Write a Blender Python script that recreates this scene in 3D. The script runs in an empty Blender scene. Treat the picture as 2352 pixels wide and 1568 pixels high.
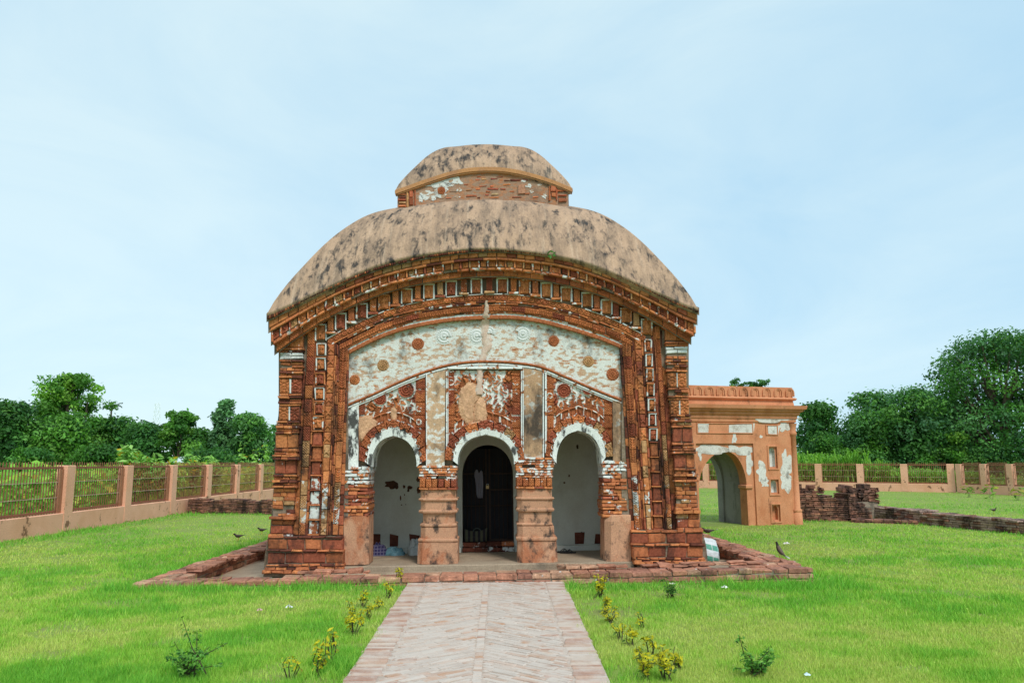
import bpy, math, random
import numpy as np
from mathutils import Vector, Matrix

# ------------------------------------------------------------------ camera, world, sun, exposure
SC = bpy.context.scene
COL = SC.collection
R = math.radians
EYE = 1.6
FPX = 1800.0                       # focal length in pixels of a 2352 px wide picture
TH = math.atan(278.0 / FPX)        # camera pitch (up)
cam = bpy.data.cameras.new("Camera")
cam.sensor_width = 36.0
cam.lens = FPX / 2352.0 * 36.0
cam.clip_start = 0.05
cam.clip_end = 3000
camo = bpy.data.objects.new("Camera", cam)
camo.location = (0, 0, EYE)
camo.rotation_euler = (math.pi / 2 + TH, 0, 0)
COL.objects.link(camo)
SC.camera = camo

SUN_EL, SUN_AZ = R(50), R(156)     # azimuth clockwise from +Y: behind the camera
W = bpy.data.worlds.new("World")
SC.world = W
W.use_nodes = True
wt = W.node_tree
wt.nodes.clear()
wo = wt.nodes.new('ShaderNodeOutputWorld')
wb = wt.nodes.new('ShaderNodeBackground')
sky = wt.nodes.new('ShaderNodeTexSky')
sky.sky_type = 'NISHITA'
sky.sun_disc = False
sky.sun_elevation = SUN_EL
sky.sun_rotation = SUN_AZ
sky.air_density = 1.0
sky.dust_density = 0.6
sky.ozone_density = 2.0
tc = wt.nodes.new('ShaderNodeTexCoord')
mp = wt.nodes.new('ShaderNodeMapping')
mp.inputs['Scale'].default_value = (1.0, 1.0, 2.6)
mp.inputs['Rotation'].default_value = (0.2, 0.15, 0.9)
nz = wt.nodes.new('ShaderNodeTexNoise')
nz.inputs['Scale'].default_value = 2.1
nz.inputs['Detail'].default_value = 9
nz.inputs['Roughness'].default_value = 0.58
nz.inputs['Distortion'].default_value = 0.5
rp = wt.nodes.new('ShaderNodeValToRGB')
rp.color_ramp.elements[0].position = 0.36
rp.color_ramp.elements[0].color = (0.18, 0.18, 0.18, 1)
rp.color_ramp.elements[1].position = 0.72
rp.color_ramp.elements[1].color = (0.92, 0.92, 0.92, 1)
# the veil of thin cloud is whiter to the left of the view than to the right
sx = wt.nodes.new('ShaderNodeSeparateXYZ')
mr = wt.nodes.new('ShaderNodeMapRange')
mr.inputs['From Min'].default_value = -0.6
mr.inputs['From Max'].default_value = 0.6
mr.inputs['To Min'].default_value = 0.5
mr.inputs['To Max'].default_value = -0.3
ad = wt.nodes.new('ShaderNodeMath')
ad.operation = 'ADD'
ad.use_clamp = True
mx = wt.nodes.new('ShaderNodeMix')
mx.data_type = 'RGBA'
mx.inputs[0].default_value = 0.88
vl = wt.nodes.new('ShaderNodeMix')
vl.data_type = 'RGBA'
vl.inputs[6].default_value = (3.05, 4.65, 5.75, 1)
vl.inputs[7].default_value = (4.45, 5.65, 6.05, 1)
wt.links.new(tc.outputs['Generated'], mp.inputs['Vector'])
wt.links.new(mp.outputs['Vector'], nz.inputs['Vector'])
wt.links.new(nz.outputs['Fac'], rp.inputs['Fac'])
wt.links.new(tc.outputs['Generated'], sx.inputs['Vector'])
wt.links.new(sx.outputs['X'], mr.inputs['Value'])
wt.links.new(rp.outputs['Color'], ad.inputs[0])
wt.links.new(mr.outputs['Result'], ad.inputs[1])
wt.links.new(ad.outputs['Value'], vl.inputs[0])
wt.links.new(vl.outputs[2], mx.inputs[7])
wt.links.new(sky.outputs['Color'], mx.inputs[6])
wt.links.new(mx.outputs[2], wb.inputs['Color'])
wb.inputs['Strength'].default_value = 0.10
wt.links.new(wb.outputs['Background'], wo.inputs['Surface'])

sl = bpy.data.lights.new("Sun", 'SUN')
sl.energy = 1.6
sl.angle = R(14)
sl.color = (1.0, 0.95, 0.87)
so = bpy.data.objects.new("Sun", sl)
sd = Vector((math.sin(SUN_AZ) * math.cos(SUN_EL), math.cos(SUN_AZ) * math.cos(SUN_EL), math.sin(SUN_EL)))
so.rotation_euler = (-sd).to_track_quat('-Z', 'Y').to_euler()
so.location = (-10, -10, 30)
COL.objects.link(so)

SC.view_settings.view_transform = 'Standard'
SC.view_settings.look = 'None'
SC.view_settings.exposure = 0.74
SC.view_settings.gamma = 1.0
SC.render.engine = 'CYCLES'
SC.cycles.max_bounces = 6
SC.cycles.diffuse_bounces = 4
SC.cycles.transparent_max_bounces = 4

rng = np.random.default_rng(7)
random.seed(7)

# ------------------------------------------------------------------ picture coordinates (2352 x 1568)
FW = np.array((0, math.cos(TH), math.sin(TH)))
UP = np.array((0, -math.sin(TH), math.cos(TH)))
RT = np.array((1.0, 0, 0))
CP = np.array((0, 0, EYE))


def ray(x, y):
    x = np.asarray(x, float)
    y = np.asarray(y, float)
    return ((x - 1176) / FPX)[..., None] * RT + ((784 - y) / FPX)[..., None] * UP + FW


def ground(x, y, z=0.0):
    d = ray(x, y)
    t = (z - EYE) / d[..., 2]
    return CP + t[..., None] * d


def at_depth(x, y, d):
    r = ray(x, y)
    t = d / r[..., 1]
    return CP + t[..., None] * r


class Frame:
    """local frame of a building: x to the right, v into the building, z up"""

    def __init__(s, origin, yaw=0.0, roll=0.0):
        s.o = np.array(origin, float)
        s.M = Matrix.Rotation(yaw, 3, 'Z') @ Matrix.Rotation(-roll, 3, 'Y')
        s.m = np.array(s.M)
        s.c = s.m.T @ (CP - s.o)

    def px(s, x, y, v):
        d = ray(x, y) @ s.m
        t = (v - s.c[1]) / d[..., 1]
        return s.c + t[..., None] * d

    def pz(s, x, y, z):
        d = ray(x, y) @ s.m
        t = (z - s.c[2]) / d[..., 2]
        return s.c + t[..., None] * d

    def project(s, p):
        w = np.asarray(p) @ s.m.T + s.o - CP
        k = w @ FW
        return 1176 + FPX * (w @ RT) / k, 784 - FPX * (w @ UP) / k


# ------------------------------------------------------------------ value noise
_perm = np.random.default_rng(3).random(65536)


def vnoise(x, y, seed=0):
    x = np.asarray(x, float)
    y = np.asarray(y, float)
    xi = np.floor(x).astype(int)
    yi = np.floor(y).astype(int)
    fx = x - xi
    fy = y - yi
    fx = fx * fx * (3 - 2 * fx)
    fy = fy * fy * (3 - 2 * fy)

    def h(a, b):
        return _perm[(a * 7919 + b * 104729 + seed * 1299721) % 65536]
    return (h(xi, yi) * (1 - fx) + h(xi + 1, yi) * fx) * (1 - fy) + (h(xi, yi + 1) * (1 - fx) + h(xi + 1, yi + 1) * fx) * fy


def fbm(x, y, o=4, seed=0):
    s = 0
    a = 0.5
    for i in range(o):
        s = s + a * vnoise(np.asarray(x) * 2 ** i, np.asarray(y) * 2 ** i, seed + i)
        a *= 0.5
    return s / (1 - 0.5 ** o)


# ------------------------------------------------------------------ mesh builder
class MB:
    def __init__(s):
        s.v, s.q, s.t, s.c, s.n = [], [], [], [], 0

    def add(s, v, q=None, t=None, c=(0.5, 0.5, 0.5, 0)):
        v = np.asarray(v, float).reshape(-1, 3)
        s.v.append(v)
        if q is not None and len(q):
            s.q.append(np.asarray(q, int).reshape(-1, 4) + s.n)
        if t is not None and len(t):
            s.t.append(np.asarray(t, int).reshape(-1, 3) + s.n)
        c = np.asarray(c, float)
        if c.ndim == 1:
            if len(c) == 3:
                c = np.append(c, 0)
            c = np.broadcast_to(c, (len(v), 4))
        s.c.append(c)
        s.n += len(v)

    def build(s, name, mat, parent=None, smooth=False):
        me = bpy.data.meshes.new(name)
        v = np.concatenate(s.v)
        q = np.concatenate(s.q) if s.q else np.zeros((0, 4), int)
        t = np.concatenate(s.t) if s.t else np.zeros((0, 3), int)
        c = np.concatenate(s.c)
        me.vertices.add(len(v))
        me.vertices.foreach_set('co', v.astype(np.float32).ravel())
        nl = q.size + t.size
        me.loops.add(nl)
        me.loops.foreach_set('vertex_index', np.concatenate([q.ravel(), t.ravel()]).astype(np.int32))
        npol = len(q) + len(t)
        me.polygons.add(npol)
        me.polygons.foreach_set('loop_start', np.concatenate([np.arange(len(q)) * 4, q.size + np.arange(len(t)) * 3]).astype(np.int32))
        try:
            me.polygons.foreach_set('loop_total', np.concatenate([np.full(len(q), 4), np.full(len(t), 3)]).astype(np.int32))
        except Exception:
            pass
        a = me.attributes.new('Col', 'FLOAT_COLOR', 'POINT')
        a.data.foreach_set('color', c.astype(np.float32).ravel())
        me.update(calc_edges=True)
        me.validate()
        me.polygons.foreach_set('use_smooth', np.full(len(me.polygons), bool(smooth)))
        me.materials.append(mat)
        o = bpy.data.objects.new(name, me)
        COL.objects.link(o)
        if parent:
            o.parent = parent
        return o


def tag(o, label=None, cat=None, group=None, kind=None):
    if label:
        o['label'] = label
    if cat:
        o['category'] = cat
    if group:
        o['group'] = group
    if kind:
        o['kind'] = kind
    return o


def empty(name, loc=(0, 0, 0), rot=(0, 0, 0), label=None, cat=None, group=None):
    o = bpy.data.objects.new(name, None)
    COL.objects.link(o)
    o.location = tuple(float(a) for a in loc)
    o.rotation_euler = rot
    o.empty_display_size = 0.2
    return tag(o, label, cat, group)


def grid_quads(nu, nv, off=0):
    i = np.arange(nv - 1)[:, None] * nu + np.arange(nu - 1)[None, :]
    i = i.ravel() + off
    return np.stack([i, i + 1, i + 1 + nu, i + nu], 1)


# ---- relief patterns: x, y in metres from the tile's centre, w, h its size
def rel(kind, x, y, w, h, r):
    if kind == 'lattice':
        k = 2 * math.pi / 0.036
        return 0.013 * (np.maximum(np.cos(k * (x + y)), np.cos(k * (x - y))) > 0.35)
    if kind == 'flower':
        rr = np.hypot(x, y) / (min(w, h) * 0.5)
        a = np.arctan2(y, x)
        return 0.016 * (rr < 0.86) * (0.55 + 0.45 * np.cos(8 * a)) * np.clip(1.2 - rr, 0, 1) + 0.018 * (rr < 0.25) + 0.006 * (rr > 1.0)
    if kind == 'cross':
        k = math.pi / max(h, 1e-3)
        d = np.minimum(np.abs(np.sin(k * (x + y))), np.abs(np.sin(k * (x - y))))
        c = np.abs(np.sin(k * x)) * 0.5 + np.abs(np.cos(k * y))
        return 0.018 * (d < 0.3) + 0.012 * (c > 1.35)
    if kind == 'leafv' or kind == 'leafh':
        a, b = (y, x) if kind == 'leafv' else (x, y)
        s = w if kind == 'leafv' else h
        k = 2 * math.pi / 0.036
        return 0.018 * (np.cos(k * (a - 1.1 * np.abs(b))) > 0.05) * (np.abs(b) < s * 0.42) * (np.abs(b) > s * 0.05)
    if kind == 'figure':
        s = h
        out = np.zeros_like(x)
        q = r.random(12)

        def cap(x0, y0, x1, y1, rad):
            dx, dy = x1 - x0, y1 - y0
            t = np.clip(((x - x0) * dx + (y - y0) * dy) / (dx * dx + dy * dy + 1e-9), 0, 1)
            d = np.hypot(x - x0 - t * dx, y - y0 - t * dy) / rad
            return np.sqrt(np.clip(1 - d * d, 0, 1))
        lean = (q[0] - 0.5) * 0.16 * s
        out = np.maximum(out, cap(0, -0.05 * s, lean, 0.18 * s, 0.13 * s))
        out = np.maximum(out, cap(lean, 0.3 * s, lean, 0.33 * s, 0.09 * s))
        for sg in (-1, 1):
            ex, ey = lean + sg * (0.13 + 0.08 * q[1]) * s, (0.02 + 0.1 * q[2 + (sg > 0)]) * s
            out = np.maximum(out, cap(lean, 0.18 * s, ex, ey, 0.06 * s))
            out = np.maximum(out, 0.8 * cap(ex, ey, ex - sg * 0.03 * s, ey - 0.12 * q[4 + (sg > 0)] * s, 0.05 * s))
            kx = sg * (0.05 + 0.05 * q[6]) * s
            out = np.maximum(out, cap(0, -0.08 * s, kx, -0.25 * s, 0.075 * s))
            out = np.maximum(out, cap(kx, -0.25 * s, kx * (0.5 + q[7]), -0.43 * s, 0.06 * s))
        return 0.03 * out + 0.006 * (vnoise(x * 60 + q[8] * 90, y * 60 + q[9] * 90) > 0.5)
    if kind == 'floral':
        n1 = vnoise(x * 28 + r.random() * 90, y * 28 + r.random() * 90)
        xx = np.abs(x)
        n2 = np.sin(60 * xx + 2.5 * np.sin(70 * y)) * np.cos(55 * y + 9 * xx)
        return 0.016 * (n2 > 0.0) + 0.006 * n1
    if kind == 'rough':
        return 0.007 * fbm(x * 14 + r.random() * 90, y * 14 + r.random() * 90, 3)
    return 0.0025 * vnoise(x * 20 + r.random() * 90, y * 20 + r.random() * 90)


def tile(mb, bl, br, tr, tl, vf, vb, kind='plain', col=(0.3, 0.1, 0.04, 0), res=0.014, ch=0.006, jit=0.003, r=rng):
    """a fired clay tile: corners (x, z), front face at depth vf, back at vb"""
    P = [np.asarray(p, float) + r.normal(0, jit, 2) for p in (bl, br, tr, tl)]
    w = (np.linalg.norm(P[1] - P[0]) + np.linalg.norm(P[2] - P[3])) / 2
    h = (np.linalg.norm(P[3] - P[0]) + np.linalg.norm(P[2] - P[1])) / 2
    if kind == 'plain':
        res = 0.05
    nu = max(3, int(w / res) + 2)
    nv = max(3, int(h / res) + 2)
    # chamfered border: extra rows very near the edge
    eu = min(0.3, ch * 1.2 / max(w, 1e-3))
    ev = min(0.3, ch * 1.2 / max(h, 1e-3))
    u = np.concatenate([[0], np.linspace(eu, 1 - eu, nu - 2), [1]])
    v = np.concatenate([[0], np.linspace(ev, 1 - ev, nv - 2), [1]])
    U, V = np.meshgrid(u, v)
    X = (1 - V)[..., None] * ((1 - U)[..., None] * P[0] + U[..., None] * P[1]) + V[..., None] * ((1 - U)[..., None] * P[3] + U[..., None] * P[2])
    hh = rel(kind, (U - 0.5) * w, (V - 0.5) * h, w, h, r)
    edge = (U == 0) | (U == 1) | (V == 0) | (V == 1)
    D = np.where(edge, vf + ch, vf - hh)
    tv = (r.random(2) - 0.5) * ch * 1.2
    D = D + (U - 0.5) * tv[0] + (V - 0.5) * tv[1]
    G = np.stack([X[..., 0], D, X[..., 1]], -1).reshape(-1, 3)
    q = grid_quads(nu, nv)
    mb.add(G, q, None, col)
    ring = np.concatenate([np.arange(nu), np.arange(1, nv) * nu + nu - 1, (nv - 1) * nu + np.arange(nu - 2, -1, -1), np.arange(nv - 2, 0, -1) * nu])
    A = G[ring]
    B = A.copy()
    B[:, 1] = vb
    n = len(ring)
    i = np.arange(n)
    j = (i + 1) % n
    mb.add(np.concatenate([A, B]), np.stack([i, i + n, j + n, j], 1), None, col)


def box(mb, x0, x1, y0, y1, z0, z1, col=(0.5, 0.5, 0.5, 0), ch=0.0, jit=0.0, M=None):
    """box, edges bevelled by ch"""
    c = ch
    if c <= 0:
        v = np.array([(x, y, z) for z in (z0, z1) for y in (y0, y1) for x in (x0, x1)], float)
        q = [(0, 2, 3, 1), (4, 5, 7, 6), (0, 1, 5, 4), (1, 3, 7, 5), (3, 2, 6, 7), (2, 0, 4, 6)]
    else:
        L = []

        def ringz(z, i):
            return [(x0 + i, y0 + i, z), (x1 - i, y0 + i, z), (x1 - i, y1 - i, z), (x0 + i, y1 - i, z)]
        L = ringz(z0, c) + ringz(z0 + c, 0) + ringz(z1 - c, 0) + ringz(z1, c)
        v = np.array(L, float)
        q = [(3, 2, 1, 0), (12, 13, 14, 15)]
        for k in range(3):
            for i in range(4):
                j = (i + 1) % 4
                q.append((k * 4 + i, k * 4 + j, k * 4 + 4 + j, k * 4 + 4 + i))
    if jit:
        v = v + rng.normal(0, jit, v.shape)
    if M is not None:
        v = v @ np.array(M.to_3x3()).T + np.array(M.translation)
    mb.add(v, q, None, col)


def tube(mb, pts, rad, n=6, col=(0.5, 0.5, 0.5, 0), cap=True, flat=1.0):
    pts = np.asarray(pts, float)
    rad = np.broadcast_to(np.asarray(rad, float), (len(pts),))
    T = np.gradient(pts, axis=0)
    T /= np.linalg.norm(T, axis=1)[:, None] + 1e-12
    ref = np.array((0.0, 0.0, 1.0)) if abs(T[:, 2]).mean() < 0.8 else np.array((1.0, 0.0, 0.0))
    a = np.linspace(0, 2 * math.pi, n, endpoint=False)
    vs = []
    for p, t, r_ in zip(pts, T, rad):
        s = np.cross(t, ref)
        s /= np.linalg.norm(s) + 1e-12
        b = np.cross(s, t)
        vs.append(p + r_ * (np.cos(a)[:, None] * s + flat * np.sin(a)[:, None] * b))
    v = np.concatenate(vs)
    m = len(pts)
    q = []
    for k in range(m - 1):
        for i in range(n):
            j = (i + 1) % n
            q.append((k * n + i, k * n + j, (k + 1) * n + j, (k + 1) * n + i))
    t = []
    if cap:
        v = np.concatenate([v, pts[:1], pts[-1:]])
        for i in range(n):
            j = (i + 1) % n
            t.append((m * n, j, i))
            t.append((m * n + 1, (m - 1) * n + i, (m - 1) * n + j))
    mb.add(v, q, t, col)


def strip(mb, A, B, col=(0.5, 0.5, 0.5, 0)):
    """quads between two rows of points"""
    A = np.asarray(A, float)
    B = np.asarray(B, float)
    n = len(A)
    i = np.arange(n - 1)
    mb.add(np.concatenate([A, B]), np.stack([i, i + 1, n + i + 1, n + i], 1), None, col)


# ------------------------------------------------------------------ materials
class NT:
    def __init__(s, name, rough=0.9):
        s.m = bpy.data.materials.new(name)
        s.m.use_nodes = True
        s.t = s.m.node_tree
        s.b = s.t.nodes['Principled BSDF']
        s.b.inputs['Roughness'].default_value = rough
        s.b.inputs['Specular IOR Level'].default_value = 0.25

    def n(s, ty, **kw):
        nd = s.t.nodes.new(ty)
        for k, v in kw.items():
            if hasattr(nd, k):
                setattr(nd, k, v)
        return nd

    def l(s, a, b):
        s.t.links.new(a, b)

    def inp(s, sock, v):
        if hasattr(v, 'is_linked') or isinstance(v, bpy.types.NodeSocket):
            s.l(v, sock)
        elif isinstance(v, tuple) and len(v) == 3 and sock.type == 'RGBA':
            sock.default_value = (*v, 1)
        else:
            sock.default_value = v

    def coord(s, scale=(1, 1, 1), rot=(0, 0, 0), kind='Object'):
        c = s.n('ShaderNodeTexCoord')
        m = s.n('ShaderNodeMapping')
        m.inputs['Scale'].default_value = scale
        m.inputs['Rotation'].default_value = rot
        s.l(c.outputs[kind], m.inputs['Vector'])
        return m.outputs['Vector']

    def noise(s, scale, detail=4, rough=0.55, vec=None, dist=0.0):
        nd = s.n('ShaderNodeTexNoise')
        nd.inputs['Scale'].default_value = scale
        nd.inputs['Detail'].default_value = detail
        nd.inputs['Roughness'].default_value = rough
        nd.inputs['Distortion'].default_value = dist
        s.l(vec if vec is not None else s.coord(), nd.inputs['Vector'])
        return nd.outputs['Fac']

    def rng(s, f, a, b, c=0.0, d=1.0):
        nd = s.n('ShaderNodeMapRange')
        s.inp(nd.inputs['Value'], f)
        for k, v in (('From Min', a), ('From Max', b), ('To Min', c), ('To Max', d)):
            s.inp(nd.inputs[k], v)
        return nd.outputs['Result']

    def math(s, op, a, b=0.0):
        nd = s.n('ShaderNodeMath')
        nd.operation = op
        s.inp(nd.inputs[0], a)
        s.inp(nd.inputs[1], b)
        return nd.outputs[0]

    def mix(s, f, a, b, mode='MIX'):
        nd = s.n('ShaderNodeMix')
        nd.data_type = 'RGBA'
        nd.blend_type = mode
        s.inp(nd.inputs[0], f)
        s.inp(nd.inputs[6], a)
        s.inp(nd.inputs[7], b)
        return nd.outputs[2]

    def attr(s):
        nd = s.n('ShaderNodeAttribute')
        nd.attribute_name = 'Col'
        return nd.outputs['Color'], nd.outputs['Alpha']

    def bump(s, h, strength=0.3, dist=0.02):
        nd = s.n('ShaderNodeBump')
        nd.inputs['Strength'].default_value = strength
        nd.inputs['Distance'].default_value = dist
        s.l(h, nd.inputs['Height'])
        s.l(nd.outputs['Normal'], s.b.inputs['Normal'])

    def done(s, col):
        s.inp(s.b.inputs['Base Color'], col)
        return s.m


def mat_clay(name='fired_clay', grime=0.75, glo=0.565, ghi=0.69):
    n = NT(name, 0.92)
    c, a = n.attr()
    v1 = n.noise(7, 5)
    c = n.mix(1.0, c, n.mix(v1, (0.62, 0.6, 0.58), (1.45, 1.38, 1.3)), 'MULTIPLY')
    c = n.mix(1.0, c, n.mix(n.rng(n.noise(24, 6, 0.7), 0.3, 0.7), (0.62, 0.6, 0.58), (1.3, 1.34, 1.38)), 'MULTIPLY')
    lum = n.noise(45, 3)
    c = n.mix(n.rng(lum, 0.45, 0.75, 0, 0.4), c, n.mix(1.0, c, (1.5, 1.6, 1.7), 'MULTIPLY'))
    w = n.noise(11, 7, 0.6)
    wf = n.rng(n.math('SUBTRACT', a, w), -0.03, 0.03)
    c = n.mix(wf, c, (0.66, 0.68, 0.66))
    g1 = n.noise(3.2, 8, 0.65, n.coord((1, 1, 0.35)))
    g2 = n.noise(19, 5, 0.6)
    g = n.rng(n.math('ADD', n.math('MULTIPLY', g1, 0.75), n.math('MULTIPLY', g2, 0.25)), glo, ghi, 0, grime)
    c = n.mix(g, c, (0.022, 0.017, 0.015))
    n.bump(n.noise(55, 6, 0.7), 0.6, 0.012)
    return n.done(c)


def mat_plaster(name, base, patch, plo=0.5, phi=0.56, pscale=5.0, pstretch=(1, 1, 1.8), stain=0.6, slo=0.6, shi=0.72, sscale=2.5, sstretch=(1, 1, 0.6),
                stain_col=(0.035, 0.032, 0.03), brick=None, vary=0.25, rough=0.9, bump=0.22, fine=0.2):
    n = NT(name, rough)
    v = n.noise(1.7, 6, 0.6)
    c = n.mix(v, tuple(b * (1 - vary) for b in base), tuple(min(1, b * (1 + vary)) for b in base))
    p = n.noise(pscale, 9, 0.62, n.coord(pstretch), 0.3)
    pc = patch
    if brick:
        b = n.n('ShaderNodeTexBrick')
        b.inputs['Scale'].default_value = 1.0
        b.inputs['Brick Width'].default_value = 0.16
        b.inputs['Row Height'].default_value = 0.045
        b.inputs['Mortar Size'].default_value = 0.008
        b.inputs['Color1'].default_value = (*brick, 1)
        b.inputs['Color2'].default_value = (brick[0] * 1.5, brick[1] * 1.8, brick[2] * 2, 1)
        b.inputs['Mortar'].default_value = (*patch, 1)
        n.l(n.coord((1, 1, 1), (R(90), 0, 0)), b.inputs['Vector'])
        bm = n.noise(4.0, 6, 0.6, n.coord((1, 1, 3)))
        pc = n.mix(n.rng(bm, 0.52, 0.6), patch, b.outputs['Color'])
    c = n.mix(n.rng(p, plo, phi), c, pc)
    s1 = n.noise(sscale, 10, 0.68, n.coord(sstretch))
    c = n.mix(n.rng(s1, slo, shi, 0, stain), c, stain_col)
    f = n.noise(60, 4)
    c = n.mix(1.0, c, n.mix(n.rng(f, 0.3, 0.7), (1 - fine,) * 3, (1 + fine,) * 3), 'MULTIPLY')
    hgt = n.math('ADD', n.math('MULTIPLY', n.rng(p, plo, phi), -0.5), n.math('MULTIPLY', n.noise(25, 6), 0.6))
    n.bump(hgt, bump, 0.012)
    return n.done(c)


def mat_attr(name, rough=0.8, var=0.25, vs=8.0, bump=0.2, bs=40, spec=0.25):
    n = NT(name, rough)
    n.b.inputs['Specular IOR Level'].default_value = spec
    c, a = n.attr()
    v = n.noise(vs, 5)
    c = n.mix(1.0, c, n.mix(v, (1 - var,) * 3, (1 + var,) * 3), 'MULTIPLY')
    if bump:
        n.bump(n.noise(bs, 4), bump, 0.01)
    return n.done(c)


def mat_leaf(name='leaf', trans=0.35, rough=0.55):
    n = NT(name, rough)
    c, a = n.attr()
    tr = n.n('ShaderNodeBsdfTranslucent')
    n.l(n.mix(1.0, c, (1.3, 1.35, 0.6), 'MULTIPLY'), tr.inputs['Color'])
    ms = n.n('ShaderNodeMixShader')
    ms.inputs[0].default_value = trans
    out = n.t.nodes['Material Output']
    n.l(n.b.outputs[0], ms.inputs[1])
    n.l(tr.outputs[0], ms.inputs[2])
    n.l(ms.outputs[0], out.inputs['Surface'])
    return n.done(c)


CLAY = mat_clay()
CLAY_MID = mat_clay('grimy_clay', 0.82, 0.5, 0.63)
CLAY_DARK = mat_clay('weathered_clay', 0.85, 0.47, 0.6)
BRICK = mat_clay('old_brick', 0.7, 0.52, 0.68)
MORTAR = mat_plaster('lime_mortar', (0.2, 0.15, 0.1), (0.26, 0.2, 0.15), stain=0.7, slo=0.5, shi=0.65)
WHITE = mat_plaster('whitewash', (0.66, 0.67, 0.63), (0.52, 0.35, 0.235), 0.49, 0.575, 11.0, (1, 1, 1.9), 0.85, 0.52, 0.68, brick=(0.36, 0.12, 0.045), vary=0.12)
WHITE_ARCH = mat_plaster('arch_whitewash', (0.76, 0.78, 0.75), (0.5, 0.4, 0.3), 0.63, 0.7, 5.0, (1, 1, 1), 0.94, 0.51, 0.58, 6.0, (1, 1, 0.5), vary=0.1)
WHITE_TRIM = mat_plaster('white_trim', (0.72, 0.74, 0.72), (0.35, 0.13, 0.05), 0.56, 0.6, 9.0, (1, 1, 1), 0.6, 0.62, 0.75, vary=0.08)
PEACH_STRIP = mat_plaster('worn_strip', (0.52, 0.34, 0.21), (0.68, 0.68, 0.64), 0.52, 0.6, 8.0, (1, 1, 1.3), 0.88, 0.5, 0.66, 2.6, (1, 1, 0.5), vary=0.25)
PEACH = mat_plaster('peach_plaster', (0.52, 0.28, 0.17), (0.42, 0.16, 0.08), 0.5, 0.62, 3.0, (1, 1, 0.7), 0.9, 0.535, 0.64, 5.0, (1, 1, 0.8), vary=0.25)
INNER = mat_plaster('inner_whitewash', (0.6, 0.6, 0.54), (0.52, 0.5, 0.43), 0.45, 0.65, 1.5, (1, 1, 1), 0.45, 0.6, 0.8, 1.8, (1, 1, 0.4), (0.12, 0.1, 0.07), vary=0.1, bump=0.06, fine=0.06)
FLOORM = mat_plaster('cement', (0.36, 0.28, 0.2), (0.27, 0.2, 0.14), 0.45, 0.65, 1.6, (1, 1, 1), 0.6, 0.56, 0.75, 2.0, (1, 1, 1), vary=0.2)
PEACH_BLACK = mat_plaster('blackened_strip', (0.47, 0.29, 0.17), (0.6, 0.58, 0.53), 0.55, 0.63, 8.0, (1, 1, 1.3), 0.9, 0.42, 0.6, 2.6, (1, 1, 0.45), vary=0.3)
DARK = NT('chamber_shade', 0.95).done((0.012, 0.01, 0.009))  # near-black: the unlit chamber's darkness is put into its wall colour
PLAINATTR = mat_attr('painted', 0.7, 0.15)
LEAF = mat_leaf()

# ================================================================== THE TEMPLE
T0 = at_depth(1116, 1308, 11.8)
TF = Frame((T0[0], T0[1], 0.0), 0.02, 0.015)
temple = empty('brick_temple', TF.o, TF.M.to_euler(), 'carved terracotta brick temple with a curved hut-shaped roof and three arches', 'temple')


def interp(pts):
    xs = np.array([p[0] for p in pts], float)
    ys = np.array([p[1] for p in pts], float)
    # smooth: monotone-ish cubic through the points (finite-difference tangents)
    d = np.gradient(ys, xs)

    def f(x):
        x = np.asarray(x, float)
        i = np.clip(np.searchsorted(xs, x) - 1, 0, len(xs) - 2)
        h = xs[i + 1] - xs[i]
        t = (x - xs[i]) / h
        return ((2 * t ** 3 - 3 * t ** 2 + 1) * ys[i] + (t ** 3 - 2 * t ** 2 + t) * h * d[i] + (-2 * t ** 3 + 3 * t ** 2) * ys[i + 1] + (t ** 3 - t ** 2) * h * d[i + 1])
    return f


eaveY = interp([(600, 729), (622, 721), (659, 703), (713, 677), (767, 652), (834, 624), (885, 607), (936, 594.5), (987, 584.5), (1039, 577), (1110, 571), (1160, 571.5), (1201, 575),
                (1270, 583), (1322, 593), (1373, 609), (1424, 631), (1475, 655), (1527, 679), (1565, 696), (1600, 708), (1620, 717)])
ropeY = interp([(560, 1035), (640, 948), (723, 863), (770, 828), (800, 812), (823, 800), (859, 782), (921, 759), (982, 745), (1046, 736), (1108, 732), (1150, 731), (1193, 733), (1245, 741), (1296, 754), (1347, 769),
                (1391, 784), (1422, 797), (1450, 811), (1500, 843), (1580, 912), (1660, 1000)])
lowY = interp([(780, 940), (797, 931), (859, 904), (910, 880), (980, 852), (1026, 839), (1075, 831.5), (1110, 830), (1150, 830.5), (1193, 834), (1245, 843), (1296, 864), (1347, 886), (1398, 907), (1429, 919), (1445, 926)])


def band(f):
    return lambda x: eaveY(x) + f * (ropeY(x) - eaveY(x))


def xz(p):
    p = np.asarray(p)
    return p[..., [0, 2]]


# colours of the clay itself
C_OR = (0.49, 0.182, 0.07)
C_RED = (0.3, 0.085, 0.046)
C_BR = (0.39, 0.13, 0.055)
C_TAN = (0.44, 0.25, 0.12)
C_DK = (0.13, 0.04, 0.025)
C_WH = (0.68, 0.7, 0.68)


def clay(mix=((C_OR, 5), (C_BR, 4), (C_RED, 2), (C_TAN, 1)), ww=0.3, r=rng):
    k = np.array([m[1] for m in mix], float)
    c = np.array(mix[r.choice(len(mix), p=k / k.sum())][0]) * (0.8 + 0.4 * r.random())
    return (*c, ww + 0.1 * (r.random() - 0.5))


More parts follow.
